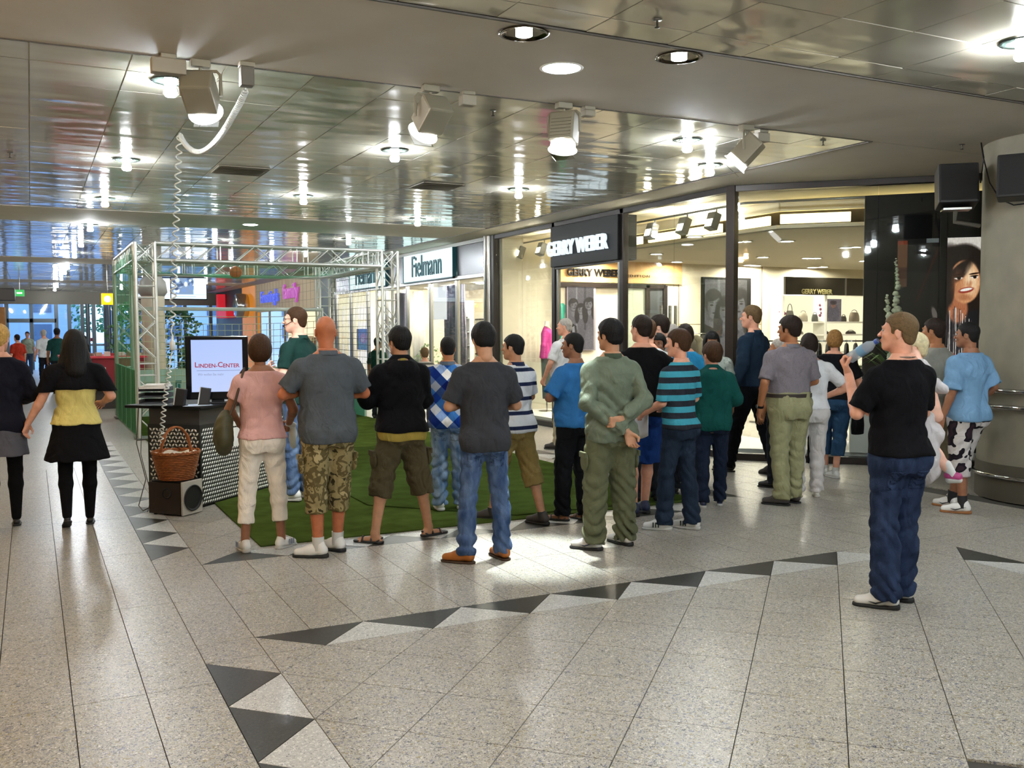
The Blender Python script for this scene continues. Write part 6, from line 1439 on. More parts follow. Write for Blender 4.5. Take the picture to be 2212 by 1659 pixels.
for x, y in BULBS:
    vis = y > 7 or (x, y) == (5.75, 4.07); k_ = (x, vis or x in (-1.4, -2.9, 7.9, 2.2, 4.5, -.4, 7.0)); cn_[k_] = cn_.get(k_, 0)+1; r_ = ROWN[x]
    BLAB.append('bare ceiling bulb, %s from the viewer %s' % (ORD[cn_[k_]-1], r_) if k_[1] else 'unseen bare ceiling bulb overhead or behind the viewer, %s %s' % (ORD[cn_[k_]-1], r_))
for i, (x, y) in enumerate(BULBS):
    if bl0 is None:
        bl0 = thing('ceiling_bulb', BLAB[0], 'lamp', (x, y, ZC), 0, 'bare bulbs in rows along the metal ceiling')
        obj('glass_ring', MB().lathe([(.062, -.004), (.135, -.002), (.14, -.008), (.135, -.012), (.062, -.008), (.062, -.004)], n=32), mat('ring_glass', '#3a4440', .08, .6), bl0)
        obj('bulb', MB().lathe([(.040, .0), (.042, -.03), (.034, -.05), (.047, -.075), (.049, -.10), (.036, -.118), (.0001, -.122)], n=16), M_BULB, bl0)
    else:
        nb = dup(bl0, (x, y, ZC), None, BLAB[i])
        if x < 0:
            for c_ in nb.children:
                if c_.name.startswith('bulb'): c_.data = c_.data.copy() if WB is None else WB; WB = c_.data; WB.materials[0] = emat('bulb_warm', '#ffd096', BULB*1.2)  # unseen warm bulbs, added in place of an amber lit shop
for o in [bl0]: pass
for i, (x, y, lb) in enumerate(((2.72, 5.62, 'dark rimmed recessed lamp in plaster band, nearer the picture centre'), (3.88, 5.64, 'dark rimmed recessed lamp in plaster band nearest the sprinkler'))):
    t = thing('recessed_lamp', lb, 'lamp', (*PZ((1132, 1467)[i], (70, 122)[i], ZC)[:2], ZC)); obj('reflector', MB().lathe([(.155, -.006), (.16, -.010), (.14, -.012), (.135, -.003), (.10, -.0025), (.0001, -.002)], n=36), mat('reflector_dark', '#4a3f30', .12, 1), t); obj('lamp', MB().lathe([(.052, -.003), (.052, -.02), (.0001, -.03)], n=20), emat('recess_glow', '#f4fff4', 90), t)
for i, (px, py, r, lb) in enumerate(((1213, 147, .135, 'large bright round diffuser lamp in the near plaster band'), (541, 485, .12, 'small bright round lamp in the far plaster band'))):
    t = thing('round_lamp', lb, 'lamp', (*PZ(px, py, ZC)[:2], ZC)); obj('rim', MB().lathe([(r, -.004), (r+.02, -.004), (r+.02, .0)], n=36), M_WHITE, t); obj('diffuser', MB().lathe([(r, -.004), (r*.9, -.010), (.0001, -.012)], n=36), emat('diffuser_glow', '#f2fbff', 30), t)
M_FG = mat('fixture_grey', '#85806f', .45, .2); M_RIM = emat('hot_rim', '#ffffff', 5)
def floodlight(px, py, lb, tgt, sz=1.0, power=0, cone=40, col=(1, .97, .9)):
    b = PZ(px, py, ZC); t = thing('floodlight', lb, 'spotlight', (b.x, b.y, ZC)); obj('mount', MB().box((0, 0, -.025), (.13, .07, .05), b=.006), M_FG, t)
    obj('stem', MB().cyl((0, 0, -.05), (0, 0, -.075), .012, 8), M_FG, t)
    o = Vector((0, 0, -.24)); T = Vector(tgt)-(b+o); d = T.normalized(); yaw = math.atan2(d.y, d.x); pit = math.asin(-d.z)
    M = Matrix.Translation(o) @ Matrix.Rotation(yaw, 4, 'Z') @ Matrix.Rotation(pit, 4, 'Y')
    obj('yoke', MB().tube([tuple(Matrix.Translation(o) @ Matrix.Rotation(yaw, 4, 'Z') @ Vector(q)) for q in ((0, -.135, 0), (0, -.135, .14), (0, -.11, .165), (0, .11, .165), (0, .135, .14), (0, .135, 0))], .011, 8), M_FG, t)
    bd = MB().box((-.03, 0, 0), (.24, .21, .17), M=M, b=.015)
    for k in range(7): bd.box((-.09+.028*k, 0, .088), (.008, .17, .012), M=M)
    obj('housing', bd, M_FG, t)
    obj('lens_ring', MB().lathe([(.085, 0), (.10, .0), (.105, .04), (.12, .06), (.112, .06), (.085, .01)], n=24, M=M @ Matrix.Translation((.09, 0, 0)) @ Matrix.Rotation(PI/2, 4, 'Y')), M_RIM, t)
    obj('lens', MB().lathe([(.085, .006), (.0001, .014)], n=24, M=M @ Matrix.Translation((.09, 0, 0)) @ Matrix.Rotation(PI/2, 4, 'Y')), (emat('lens_hot', '#f8fcff', 30) if power > 300 else emat('lens_warm', '#f8fcff', 6)), t)
    obj('gel_frame', MB().box((.20, 0, -.02), (.004, .17, .13), M=M), glassmat('gel_glass', '#c8c8c0'), t)
    if power:
        l = bpy.data.lights.new('beam', 'SPOT'); l.energy = power; l.spot_size = math.radians(cone); l.spot_blend = .7; l.shadow_soft_size = .05; l.color = col
        lo = bpy.data.objects.new('beam', l); COL.objects.link(lo); lo.parent = t; lo.matrix_local = Matrix.Translation(M @ Vector((.22, 0, 0))) @ d.to_track_quat('-Z', 'Y').to_matrix().to_4x4()
floodlight(432, 130, 'grey floodlight at ceiling edge beside the coiled cable box', (2.3, 9.6, 1.2), power=260, cone=40, col=(.92, .97, 1))
floodlight(930, 185, 'grey floodlight at ceiling edge, second from the cable box', (2.3, 9.4, 1.2), power=170, cone=46)
floodlight(1218, 222, 'brightest grey floodlight at ceiling edge, third from the cable box', (3.33, 6.28, .0), power=1100, cone=30, col=(.90, 1, .97))
floodlight(1612, 270, 'grey floodlight hanging at ceiling edge nearest the pointed corner', (3.9, 9.0, 0.3), power=220, cone=50, col=(.93, 1, .97))
def jbox(px, py, lb, d=(.13, .12, .12), c='#8a8474'):
    b = PZ(px, py, ZC); t = thing('junction_box', lb, 'box', (b.x, b.y, ZC)); obj('plate', MB().box((0, 0, -.015), (.10, .08, .03), b=.004), M_FG, t); obj('box', MB().box((0, 0, -.03-d[2]/2), d, b=.008), mat('jbox'+c[1:], c, .5), t)
jbox(363, 118, 'grey junction box left of the first floodlight', (.22, .09, .10)); jbox(532, 136, 'dark socket box from which the coiled cable hangs', (.09, .09, .13), '#5a564c'); jbox(1010, 198, 'small grey box right of the second floodlight', (.12, .08, .08)); jbox(1270, 231, 'small grey box right of the brightest floodlight', (.10, .08, .05)); jbox(1645, 281, 'small grey box right of the last floodlight', (.14, .08, .08))
for i, (px, py, lb) in enumerate(((1420, 42, 'dark sprinkler head in the near metal ceiling'), (1778, 303, 'sprinkler head in the pointed corner of metal ceiling'), (2078, 312, 'sprinkler head in plaster by the column'), (1065, 238, 'sprinkler head between the second and third floodlight'), (22, 330, 'sprinkler head at the left edge of the ceiling'))):
    t = thing('sprinkler', lb, 'sprinkler', (*PZ(px, py, ZC)[:2], ZC)); obj('plate', MB().lathe([(.03, 0), (.026, -.006), (.0001, -.008)], n=16), M_STEEL, t); obj('head', MB().cyl((0, 0, -.005), (0, 0, -.045), .007, 8).lathe([(.0001, -.046), (.016, -.046), (.016, -.05), (.0001, -.05)], n=12), mat('sprinkler_dark', '#3a3630', .4, .8), t)
for i, (pts, lb) in enumerate((((460, 370), (575, 365)), ((887, 400), (1000, 401)))): pass
for i, (x, y, lb) in enumerate(((2.20, 11.22, 'dark square air vent in the ceiling left of centre'), (4.68, 11.36, 'square air vent in the ceiling near the shop corner'))):
    t = thing('ceiling_vent', lb, 'vent', (x, y, ZC-.006)); s_ = .27; v = MB()
    for q in ((-s_, 0, .02, 2*s_), (s_, 0, .02, 2*s_), (0, -s_, 2*s_, .02), (0, s_, 2*s_, .02)): v.box((q[0], q[1], 0), (q[2], q[3], .014))
    obj('vent_frame', v, mat('vent_grey', '#7a7464', .5), t); obj('vent_back', MB().box((0, 0, .006), (2*s_, 2*s_, .004)), M_DARK, t)
    for k in range(9): obj('slat', MB().box((0, 0, 0), (2*s_-.02, .034, .003), M=Matrix.Translation((0, -s_+.05+k*.055, -.004)) @ Matrix.Rotation(.6, 4, 'X')), mat('vent_grey', '#7a7464'), t)
# loudspeakers at the column
def spk(px, py, x, y, rz, tilt, d, lb):
    p = PD(px, py, x, y); t = thing('loudspeaker', lb, 'loudspeaker', p, rz); M = Matrix.Rotation(tilt, 4, 'X')
    obj('cabinet', MB().box((0, 0, 0), d, M=M, b=.02), mat('speaker_black', '#15161a'), t); obj('grille', MB().box((0, -d[1]/2-.004, 0), (d[0]-.04, .01, d[2]-.04), M=M, b=.004), mat('grille_black', '#08080a', .7, bump=.5, bscale=300), t); return t, p
t, p = spk(2066, 404, 8.30, 6.62, -.75, -.18, (.37, .30, .40), 'black loudspeaker on a bracket arm left of the column')
q = Vector((cx_, cy_, 0)); arm_ = MB(); pl_ = t.matrix_basis.inverted() @ Vector((8.62, 6.52, p.z-.38))
arm_.tube([(0, .02, -.22), (.0, .06, -.34), tuple(pl_)], .022, 8); obj('bracket_arm', arm_, M_STEEL, t); obj('bracket_plate', MB().box((0, 0, -.225), (.26, .20, .02)), M_STEEL, t)
t2, p2 = spk(2196, 384, 8.36, 5.70, -1.0, -.10, (.32, .26, .40), 'black loudspeaker mounted on the column at the picture edge')
obj('bracket_arm', MB().tube([(0, .12, 0), (.02, .32, 0)], .03, 8), M_STEEL, t2)
cbl = thing('speaker_cable', 'black speaker cable looping down the column from the ceiling', 'cable'); 
pts = [PD(a_, b_, x_, y_) for a_, b_, x_, y_ in ((2118, 300, 8.50, 6.42), (2124, 340, 8.48, 6.36), (2138, 395, 8.45, 6.25), (2160, 430, 8.42, 6.05), (2190, 443, 8.40, 5.9), (2212, 440, 8.40, 5.8))]
obj('lead', MB().tube(pts, .007, 6).tube([pts[0], pts[1]+Vector((.01, 0, 0)), PD(2118, 395, 8.47, 6.55)], .006, 6), M_BLACK, cbl)
# ------------------------------------------------------------ people
def yv(px, th): return -.4676-math.atan((px-1106)/FPX)+math.radians(th)
def at(px, py, head): 
    p = PZ(px, py); q = PD(px, head, p.x, p.y); return p, q.z
W_ = mat('shoe_white', '#dededa', .5); WG = mat('shoe_grey', '#a8acb2', .5); SO = mat('sole_black', '#101012', .7); SOW = mat('sole_white', '#b8b8b4', .7); BRN = mat('shoe_tan', '#9a5a20', .45, noise=.15); BK = mat('shoe_black', '#151517', .5)
GUM = mat('sole_gum', '#8a5a30', .7); DKG = mat('mark_green', '#20302a', .6); NVY = mat('mark_navy', '#1c2238', .6); GRB = mat('shoe_greybrown', '#3c3836', .7)
tshirt = lambda n, c, **k: dict(mat=cloth(n, c), **k)
TW_ = cloth('white_tee', '#d8d9d9'); BKC = cloth('black_cloth2', '#0d0d10', noise=.2)
def P_(label, px, py, top_px, th, **k):
    p, H = at(px, py, top_px); z = k.pop('z', 0); hy = k.pop('head', None)
    if hy is not None: k['headyaw'] = math.radians(hy-th)
    r = person(label, (p.x, p.y, z), yv(px, th), H=H-z, seed=int(px), **k); return r+(H,)
# --- left side walkers
P_('woman with blond pinned up hair in navy jacket and grey skirt at the frame edge', 12, 1140, 700, 0, sex='f', skin_='fair', hair=('bun', 'blond'), armR=dict(e=(.150, .0, .655), w=(.10, .12, .62), palm=(0, -1, 0), curl=.6), head=-20,
   top=dict(mat=cloth('navy_jacket', '#14151f'), sleeve=.96, hem=.47, loose=.018, name='jacket'), bottom=dict(kind='skirt', mat=cloth('grey_skirt', '#53535a'), hem=.36, under=cloth('black_tights', '#0e0e10')), shoes=('flat', BK, BK), feet=dict(L=(-.05, -.10, 0), R=(.05, .05, 0), liftL=.03, pitchL=.5))
P_('woman with long black hair in yellow top, black bolero and flared black skirt', 172, 1136, 712, 0, sex='f', skin_='fair', hair=('long', 'black'), wd=1.13, head=5,
   armL=dict(e=(-.150, .0, .655), w=(-.222, .03, .53), palm=(.3, -.2, -1), curl=.5, dir=(-.3, .2, -1)), armR=dict(e=(.160, -.01, .660), w=(.13, .13, .62), palm=(0, -1, 0), curl=.6),
   top=[dict(mat=cloth('yellow_top', '#cbbd72'), sleeve=0, hem=.525, straight=.1, fold=.004, crease=.003, neck=.80), dict(mat=cloth('black_bolero', '#0d0d11'), sleeve=.66, hem=.70, tucked=True, loose=.026, name='bolero', neck=.835)],
   bottom=dict(kind='skirt', mat=cloth('black_skirt', '#0d0d10'), hem=.345, flare=1.38, waist=.545, under=cloth('black_tights', '#0e0e10')), shoes=('flat', BK, BK), feet=dict(L=(-.055, -.06, 8), R=(.05, .05, -4), liftL=.025, pitchL=.5))
for i, (px, py, hd, th, lab, tc, bc, hc, sk_) in enumerate(((62, 812, 716, 170, 'distant person in pale shirt and blue jeans near the entrance', '#9aa69a', '#3a4a66', 'dark', 'fair'), (98, 832, 712, 20, 'distant person in white shirt and dark trousers near the entrance', '#c8ccd0', '#1c1e26', 'grey', 'fair'),
    (41, 842, 722, 30, 'distant person in red shirt half hidden by the blond woman', '#a03020', '#6a5848', 'dark', 'fair'), (127, 850, 708, -10, 'distant person in dark green shirt beside the long haired woman', '#1f4a48', '#1a2228', 'black', 'tan'), (184, 830, 724, 60, 'distant person in black behind the long haired woman', '#141418', '#141418', 'black', 'fair'))):
    P_(lab, px, py, hd, th, skin_=sk_, hair=('short', hc), fine=False, top=tshirt('far%d' % i, tc), bottom=dict(kind='trousers', mat=cloth('farb%d' % i, bc)), shoes=('leather', BK, SO))
# --- spectators from left to right
r = P_('woman in pale pink shirt and white cropped trousers with an olive shoulder bag', 571, 1188, 722, 6, sex='f', skin_='brown', hair=('bob', 'brown'), head=-6, wd=1.04, armL=dict(e=(-.150, .02, .655), w=(-.10, .10, .60), palm=(0, -1, 0), curl=.6), armR=dict(e=(.150, -.01, .650), w=(.135, .10, .575), palm=(-1, 0, 0), curl=.7),
   top=dict(mat=cloth('pink_shirt', '#cfa39e'), hem=.525, sleeve=.30, fold=.0055, neck=.835), bottom=dict(kind='capri', mat=cloth('white_trousers', '#ebe4d8'), loose=.012, waist=.56, ankle=.058, fold=.005), shoes=('sneaker', W_, SOW, 'stripes', mat('mark_grey', '#7f8aa0')), feet=dict(L=(-.085, 0, 12), R=(.080, .01, -50)))
rt, J, HM, H = r; MT = rt.matrix_basis
ba = thing('shoulder_bag', 'olive slouchy shoulder bag hanging at the pink woman\'s left side', 'bag', rt.location, rt.rotation_euler.z); bx_, bz_ = -.142*H, .575*H
v = Vol((-.24+bx_, -.25, bz_-.28), (bx_+.16, .2, bz_+.2), .011); v.ell((bx_-.05, -.02, bz_-.05), (.075, .14, .16), .03); v.ell((bx_-.03, -.01, bz_+.06), (.050, .10, .08), .03)
X, Y, Z = v.grid(); v.d += (.006*np.sin(Y*50+Z*20)*np.sin(Z*38)).astype(F32); link('bag_body', npmesh('bag_body', [(*v.mesh(), 0)], mat('olive_bag', '#38361c', .6, noise=.25, nscale=16)), ba)
obj('strap', MB().tube([(bx_-.01, .06, bz_+.09), (-.115*H, .035, .70*H), (-.088*H, .02, .815*H+.015), (-.075*H, -.02, .835*H+.018), (-.088*H, -.06, .80*H+.01), (-.118*H, -.062, .70*H), (bx_-.01, -.07, bz_+.09)], .010, 8), mat('strap_brown', '#3c2c1c', .6), ba)
wb = thing('plastic_bag', 'white plastic bag held at the pink woman\'s right wrist', 'bag', rt.location, rt.rotation_euler.z); v = Vol((.02, .0, .40*H), (.45, .35, .62*H), .011); v.ell((.155*H, .12*H, .51*H), (.03, .07, .10), .02); v.ell((.145*H, .11*H, .57*H), (.05, .05, .025), .02); X, Y, Z = v.grid(); v.d += (.006*np.sin(X*70+Z*50)*np.sin(Y*60)).astype(F32); link('bag_body', npmesh('bag_body', [(*v.mesh(), 0)], mat('white_plastic', '#c6ccc6', .4)), wb)
# host
P_('bespectacled host in dark green polo shirt and jeans standing on the turf', 648, 1082, 662, 55, skin_='pale', hair=('fade', 'brown'), head=82, z=.02, armL=arm('front', -1), armR=dict(e=(.150, -.01, .650), w=(.10, .13, .60), palm=(-1, 0, 0), curl=.5),
   top=dict(mat=cloth('host_green', '#16332f'), collar=cloth('host_green'  , '#16332f'), hem=.50, sleeve=.40), bottom=dict(kind='trousers', mat=denim('denim_mid', '#344d75')), shoes=('sneaker', W_, SOW))
host = [o for o in COL.objects if o.name.startswith('person') and 'host' in o.get('label', '')][0]
hb_ = [c for c in host.children if c.name.startswith('body')][0]
p, Hh = at(648, 1082, 662); Hh -= .02; HMh = Matrix.Translation((0, .012*Hh, .929*Hh)) @ Matrix.Rotation(math.radians(27), 4, 'Z') @ Matrix.Scale(.95*Hh/1.75, 4)
g = MB()
for s in (-1, 1): g.tube([(s*.034+.024*math.cos(q), .104-.012*abs(s*.034+.024*math.cos(q))*4, .006+.016*math.sin(q)) for q in [2*PI*i/18 for i in range(18)]], .0016, 5, closed=True); g.tube([(s*.058, .094, .01), (s*.075, .05, .014), (s*.084, -.01, .012)], .0018, 5)
g.tube([(-.010, .108, .009), (.010, .108, .009)], .0018, 5); t = thing('glasses', 'thin framed glasses worn by the host in the green polo', 'glasses', host.location, host.rotation_euler.z); o = obj('glasses_frame', g, mat('glasses_dark', '#2c2c34', .3), t); o.data.transform(HMh)
obj('headset_mic', MB().tube([(-.078, -.0, .0), (-.07, .05, -.03), (-.045, .095, -.052)], .0028, 5).sph((-.043, .100, -.054), .009, 8), M_BLACK, t).data.transform(HMh)
obj('shirt_print', MB().box((-.07, .145, .745*Hh), (.09, .004, .022)), mat('print_white', '#d8dcd8'), host)
# bald man
P_('bald man in blue grey polo shirt and camouflage cargo shorts with white shoes', 712, 1198, 680, 12, skin_='red', hair=None, head=4, wd=1.10, fat=.020, armL=dict(e=(-.175, .02, .675), w=(.0, .135, .69), palm=(0, -1, 0), curl=.5, dir=(1, .1, .05)), armR=dict(e=(.165, .03, .67), w=(.02, .14, .665), palm=(0, -1, 0), curl=.5, dir=(-1, .1, .05)),
   top=dict(mat=cloth('polo_bluegrey', '#4c5258'), collar=cloth('polo_bluegrey', '#4c5258'), sleeve=.40, hem=.475, loose=.02, fold=.007), bottom=dict(kind='shorts', mat=pattern('camo_sand', 'camo', ['#3b3524', '#8f825c', '#5d5336', '#a89a74'], 12), len=.70, loose=.026, pockets=True), shoes=('sneaker', W_, SO), socks=(.14, mat('sock_white', '#c8c8c4', .9)), feet=dict(L=(-.052, -.03, 62), R=(.045, .05, 30)))
# black hoodie
P_('man in black hooded jacket over yellow shirt with olive shorts and sandals', 868, 1165, 706, 18, skin_='asian', hair=('thick', 'black'), head=34, armL=dict(e=(-.165, .03, .665), w=(-.04, .13, .66), palm=(0, -1, 0), curl=.6), armR=dict(e=(.140, .04, .655), w=(.06, .13, .62), palm=(0, -1, 0), curl=.6), barefoot=True,
   top=[dict(mat=cloth('yellow_under', '#a8964a'), sleeve=0, hem=.475, loose=.010, neck=.865, name='undershirt', fold=.004), dict(mat=cloth('black_hoodie', '#0b0b0f', noise=.2), sleeve=.96, hem=.515, hood=True, loose=.032, over=.016, name='hoodie', fold=.009)], bottom=dict(kind='shorts', mat=cloth('olive_shorts', '#4a4331'), len=.64, loose=.036, pockets=True, fold=.010), shoes=('sandal', BK, BK), feet=dict(L=(-.135, -.02, 48), R=(.140, .02, -75)))
# plaid
P_('man in blue and grey checked shirt and faded jeans on the turf', 970, 1104, 726, -4, skin_='tan', hair=('fade', 'black'), head=6, z=.02, armL=arm('front', -1), armR=arm('low', 1),
   top=dict(mat=pattern('blue_check', 'plaid', ['#ffffff'], 2.3), collar=cloth('collar_grey', '#4f5a66'), sleeve=.45, hem=.475, loose=.024, fold=.008), bottom=dict(kind='trousers', mat=denim('denim_faded', '#4b6a92', '#a8bccc', .7), loose=.022, fold=.010, backpockets=True), shoes=('sneaker', W_, SOW), feet=dict(L=(-.05, -.02, 18), R=(.07, .03, -8)))
# grey tee
P_('man in dark grey tee shirt, worn blue jeans and tan leather shoes', 1048, 1212, 698, 8, skin_='asian', hair=('thick', 'black'), head=14, nod=.22, armL=dict(e=(-.162, -.005, .655), w=(-.06, .12, .66), palm=(0, -1, 0), curl=.7), armR=dict(e=(.150, .01, .655), w=(.06, .13, .65), palm=(0, -1, 0), curl=.7),
   top=dict(mat=cloth('charcoal_tee', '#33353a'), sleeve=.42, hem=.47, loose=.020, fold=.008), bottom=dict(kind='trousers', mat=denim('denim_worn', '#2b4064', '#7890b4', .6), loose=.012, ankle=.062, fold=.008, backpockets=True), shoes=('leather', BRN, mat('sole_brown', '#3a2412')), feet=dict(L=(-.085, -.02, 62), R=(.080, .02, 20)))
# striped polo
P_('man in white and navy striped polo with khaki shorts behind the grey tee man', 1112, 1128, 722, 42, skin_='asian', hair=('short', 'black'), head=66, z=.0, armL=arm('front', -1), armR=arm('cross', 1),
   top=dict(mat=stripes('stripe_navy', '#1c2440', '#c9ccd0', .125, .74, .3), collar=cloth('collar_navy', '#1c2440'), sleeve=.42, hem=.485, loose=.022), bottom=dict(kind='shorts', mat=cloth('khaki_shorts', '#7b6a40'), len=.66, loose=.028, fold=.010), shoes=('sneaker', GRB, SO), socks=(.05, mat('sock_dark', '#2a2a2c')), feet=dict(L=(-.04, .14, 30), R=(.07, -.14, 10)))
P_('small boy in striped shirt standing behind the checked shirt man', 919, 930, 752, 10, sex='k', skin_='fair', hair=('short', 'light'), fine=False, top=dict(mat=stripes('stripe_boy', '#50504c', '#b0aca4', .07)), bottom=dict(kind='trousers', mat=cloth('boy_tr', '#3a3c44')), shoes=('sneaker', WG, SOW))
P_('man in dark green shirt beyond the hooded man at the cage board', 818, 905, 728, -40, skin_='tan', hair=('short', 'black'), fine=False, armL=dict(e=(-.19, .04, .67), w=(-.22, .10, .56), palm=(0, 0, -1), curl=.4), top=dict(mat=cloth('dark_green_tee', '#12382f')), bottom=dict(kind='trousers', mat=cloth('dk_tr', '#20242a')), shoes=('leather', BK, SO))
# old man in white polo
P_('old man in white polo and beige trousers seen between striped and blue shirts', 1222, 970, 686, 50, skin_='fair', hair=('bald', 'grey'), head=76, wd=1.1, fat=.03, fine=False, armL=dict(e=(-.15, .02, .66), w=(-.12, .11, .54), palm=(1, 0, 0), curl=.5), armR=arm('down', 1),
   top=dict(mat=TW_, collar=cloth('collar_teal', '#2c6c80'), hem=.50, sleeve=.42, loose=.02), bottom=dict(kind='trousers', mat=cloth('beige_tr', '#a49c84')), shoes=('leather', GRB, SO), feet=dict(L=(-.05, .04, 20), R=(.05, -.06, 0)))
# blue tee
P_('man in bright blue tee shirt with arms crossed and black trousers', 1240, 1124, 718, 48, skin_='brown', hair=('fade', 'black'), head=72, armL=dict(e=(-.165, .03, .66), w=(.01, .125, .655), palm=(0, -1, 0), curl=.5, dir=(1, .1, .1)), armR=arm('cross', 1), wd=1.05, fat=.012, barefoot=True,
   top=dict(mat=cloth('blue_tee', '#2f6ba6'), sleeve=.42, hem=.505, loose=.022, crease=.004), bottom=dict(kind='trousers', mat=cloth('black_trousers', '#0f1116', noise=.2), loose=.022), shoes=('sandal', GRB, SO), feet=dict(L=(-.05, .04, 20), R=(.05, -.04, 0)))
# jacket man
P_('man in grey green jacket and cargo trousers with hands clasped behind his back', 1318, 1183, 690, 22, skin_='asian', hair=('thick', 'black'), head=48, wd=1.0, armL=arm('backR', -1), armR=arm('backL', 1),
   top=dict(mat=cloth('sage_jacket', '#646e5e', rough=.5), collar=cloth('sage_collar', '#3f4a3c'), sleeve=.97, hem=.475, loose=.021, fold=.011, crease=.006, name='jacket'), bottom=dict(kind='trousers', mat=cloth('sage_trousers', '#5c5f48'), loose=.036, ankle=.075, pockets=True, fold=.013), shoes=('sneaker', W_, SO, 'swoosh', NVY), feet=dict(L=(-.085, -.02, 50), R=(.085, .03, 22)))
# v neck man and those behind
P_('man in black V neck tee and blue sports shorts with hand on hip', 1384, 1112, 680, 12, skin_='fair', hair=('short', 'dark'), head=40, armR=arm('akimbo', 1), armL=arm('down', -1), barefoot=False,
   top=dict(mat=BKC, sleeve=.40, hem=.50, loose=.016), bottom=dict(kind='shorts', mat=cloth('royal_shorts', '#16346e'), len=.52, loose=.03), shoes=('sneaker', mat('shoe_navy', '#1c2848', .6), SO), feet=dict(L=(-.04, -.02, 10), R=(.03, .05, 10)))
P_('man in white tee shirt mostly hidden behind the black V neck tee', 1398, 1085, 688, 5, skin_='fair', hair=('short', 'brown'), fine=False, armR=arm('low', 1), top=dict(mat=TW_, hem=.48), bottom=dict(kind='trousers', mat=cloth('dk_tr', '#20242a')), shoes=('leather', BK, SO))
P_('young man with dark tousled hair in profile at the back of the group', 1424, 1038, 681, 60, skin_='pale', hair=('thick', 'dark'), head=85, fine=False, top=dict(mat=cloth('stone_tee', '#8c8a80')), bottom=dict(kind='trousers', mat=cloth('dk_tr', '#20242a')), shoes=('leather', BK, SO))
P_('balding man with a reddish scalp behind the tousled hair man', 1452, 1010, 698, 20, skin_='pale', hair=('bald', 'grey'), fine=False, top=dict(mat=cloth('navy_tee', '#23283c')), bottom=dict(kind='trousers', mat=cloth('dk_tr', '#20242a')), shoes=('leather', BK, SO))
P_('boy in white shirt and belted dark trousers holding a hand to his mouth', 1422, 1066, 721, 150, sex='m', skin_='brown', hair=('thick', 'black'), head=168, armR=dict(e=(.13, .09, .69), w=(.03, .135, .80), palm=(0, -1, 0), curl=.3, dir=(-.1, -.12, 1)), armL=arm('low', -1),
   top=dict(mat=cloth('white_shirt', '#b9bfc4'), sleeve=.45, hem=.57, tucked=True, loose=.016), bottom=dict(kind='trousers', mat=cloth('boy_dark', '#15161c'), belt=mat('belt_white', '#b8b8b0'), waist=.60), shoes=('sneaker', mat('shoe_redwhite', '#8a3c3c'), SOW))
# striped boy with paper
r = P_('boy in turquoise and charcoal striped tee holding a white sheet', 1465, 1143, 712, 46, skin_='fair', hair=('thick', 'brown'), head=76, armL=dict(e=(-.130, .01, .640), w=(-.10, .155, .575), palm=(1, 0, -.2), curl=1.0, dir=(.25, 1, -.35)), armR=arm('low', 1), wd=.9,
   top=dict(mat=stripes('stripe_turq', '#262a32', '#3f94a8', .099, .5, .35), sleeve=.47, hem=.51, loose=.018), bottom=dict(kind='trousers', mat=denim('denim_dark', '#1b2636', '#2c3c50', .5), loose=.014, ankle=.07), shoes=('sneaker', W_, SOW, 'stripes', DKG), feet=dict(L=(-.07, .03, 42), R=(.06, -.04, 20)))
rt, J, HM, H = r; q = J['handM', -1] @ Vector((.10, .0, -.03)); t = thing('paper_sheet', 'curved white sheet held by the boy in the striped turquoise tee', 'paper', rt.location, rt.rotation_euler.z)
o = sheet('sheet', lambda u, v_: (q.x+.10*math.sin(u*1.6)-.03, q.y-.13+.30*u, q.z+.10-.25*v_-.10*u+.03*u*u), 10, 6, mat('paper_white2', '#c9c9cc', .7), t); md = o.modifiers.new('thick', 'SOLIDIFY'); md.thickness = .002
# green hoodie boy
P_('boy in teal green hooded sweatshirt and dark jeans beside striped tee boy', 1536, 1094, 742, 8, sex='k', skin_='fair', hair=('thick', 'brown'), head=30, armL=arm('front', -1), armR=arm('front', 1), wd=1.1,
   top=dict(mat=cloth('teal_hoodie', '#0f4642'), sleeve=.95, hem=.475, hood=True, loose=.028, name='hoodie', fold=.009), bottom=dict(kind='trousers', mat=denim('denim_night', '#161f30', '#28344a', .4), loose=.018), shoes=('sneaker', mat('shoe_navy', '#1c2848'), SOW, 'stripes', mat('mark_yellow', '#b8a820')), feet=dict(L=(-.05, -.02, 0), R=(.06, .05, -6)))
P_('dark haired woman with a fringe in pale patterned top and light jeans', 1536, 1032, 715, 172, sex='f', skin_='tan', hair=('bangs', 'black'), head=188, armL=arm('down', -1), armR=arm('down', 1), wd=1.1, fine=False,
   top=dict(mat=pattern('pale_pattern', 'camo', ['#6a7470', '#9aa49c', '#b4bab4'], 30), sleeve=.3, hem=.49), bottom=dict(kind='trousers', mat=denim('denim_light', '#8797a4', '#b0bcc4', .6)), shoes=('flat', BK, BK))
P_('person in sky blue shirt with a thin hair band between the two boys', 1478, 1066, 700, 0, sex='f', skin_='fair', hair=('puff', 'dark'), fine=False, top=dict(mat=cloth('sky_shirt', '#2c86b8'), sleeve=.4), bottom=dict(kind='trousers', mat=cloth('dk_tr', '#20242a')), shoes=('leather', BK, SO))
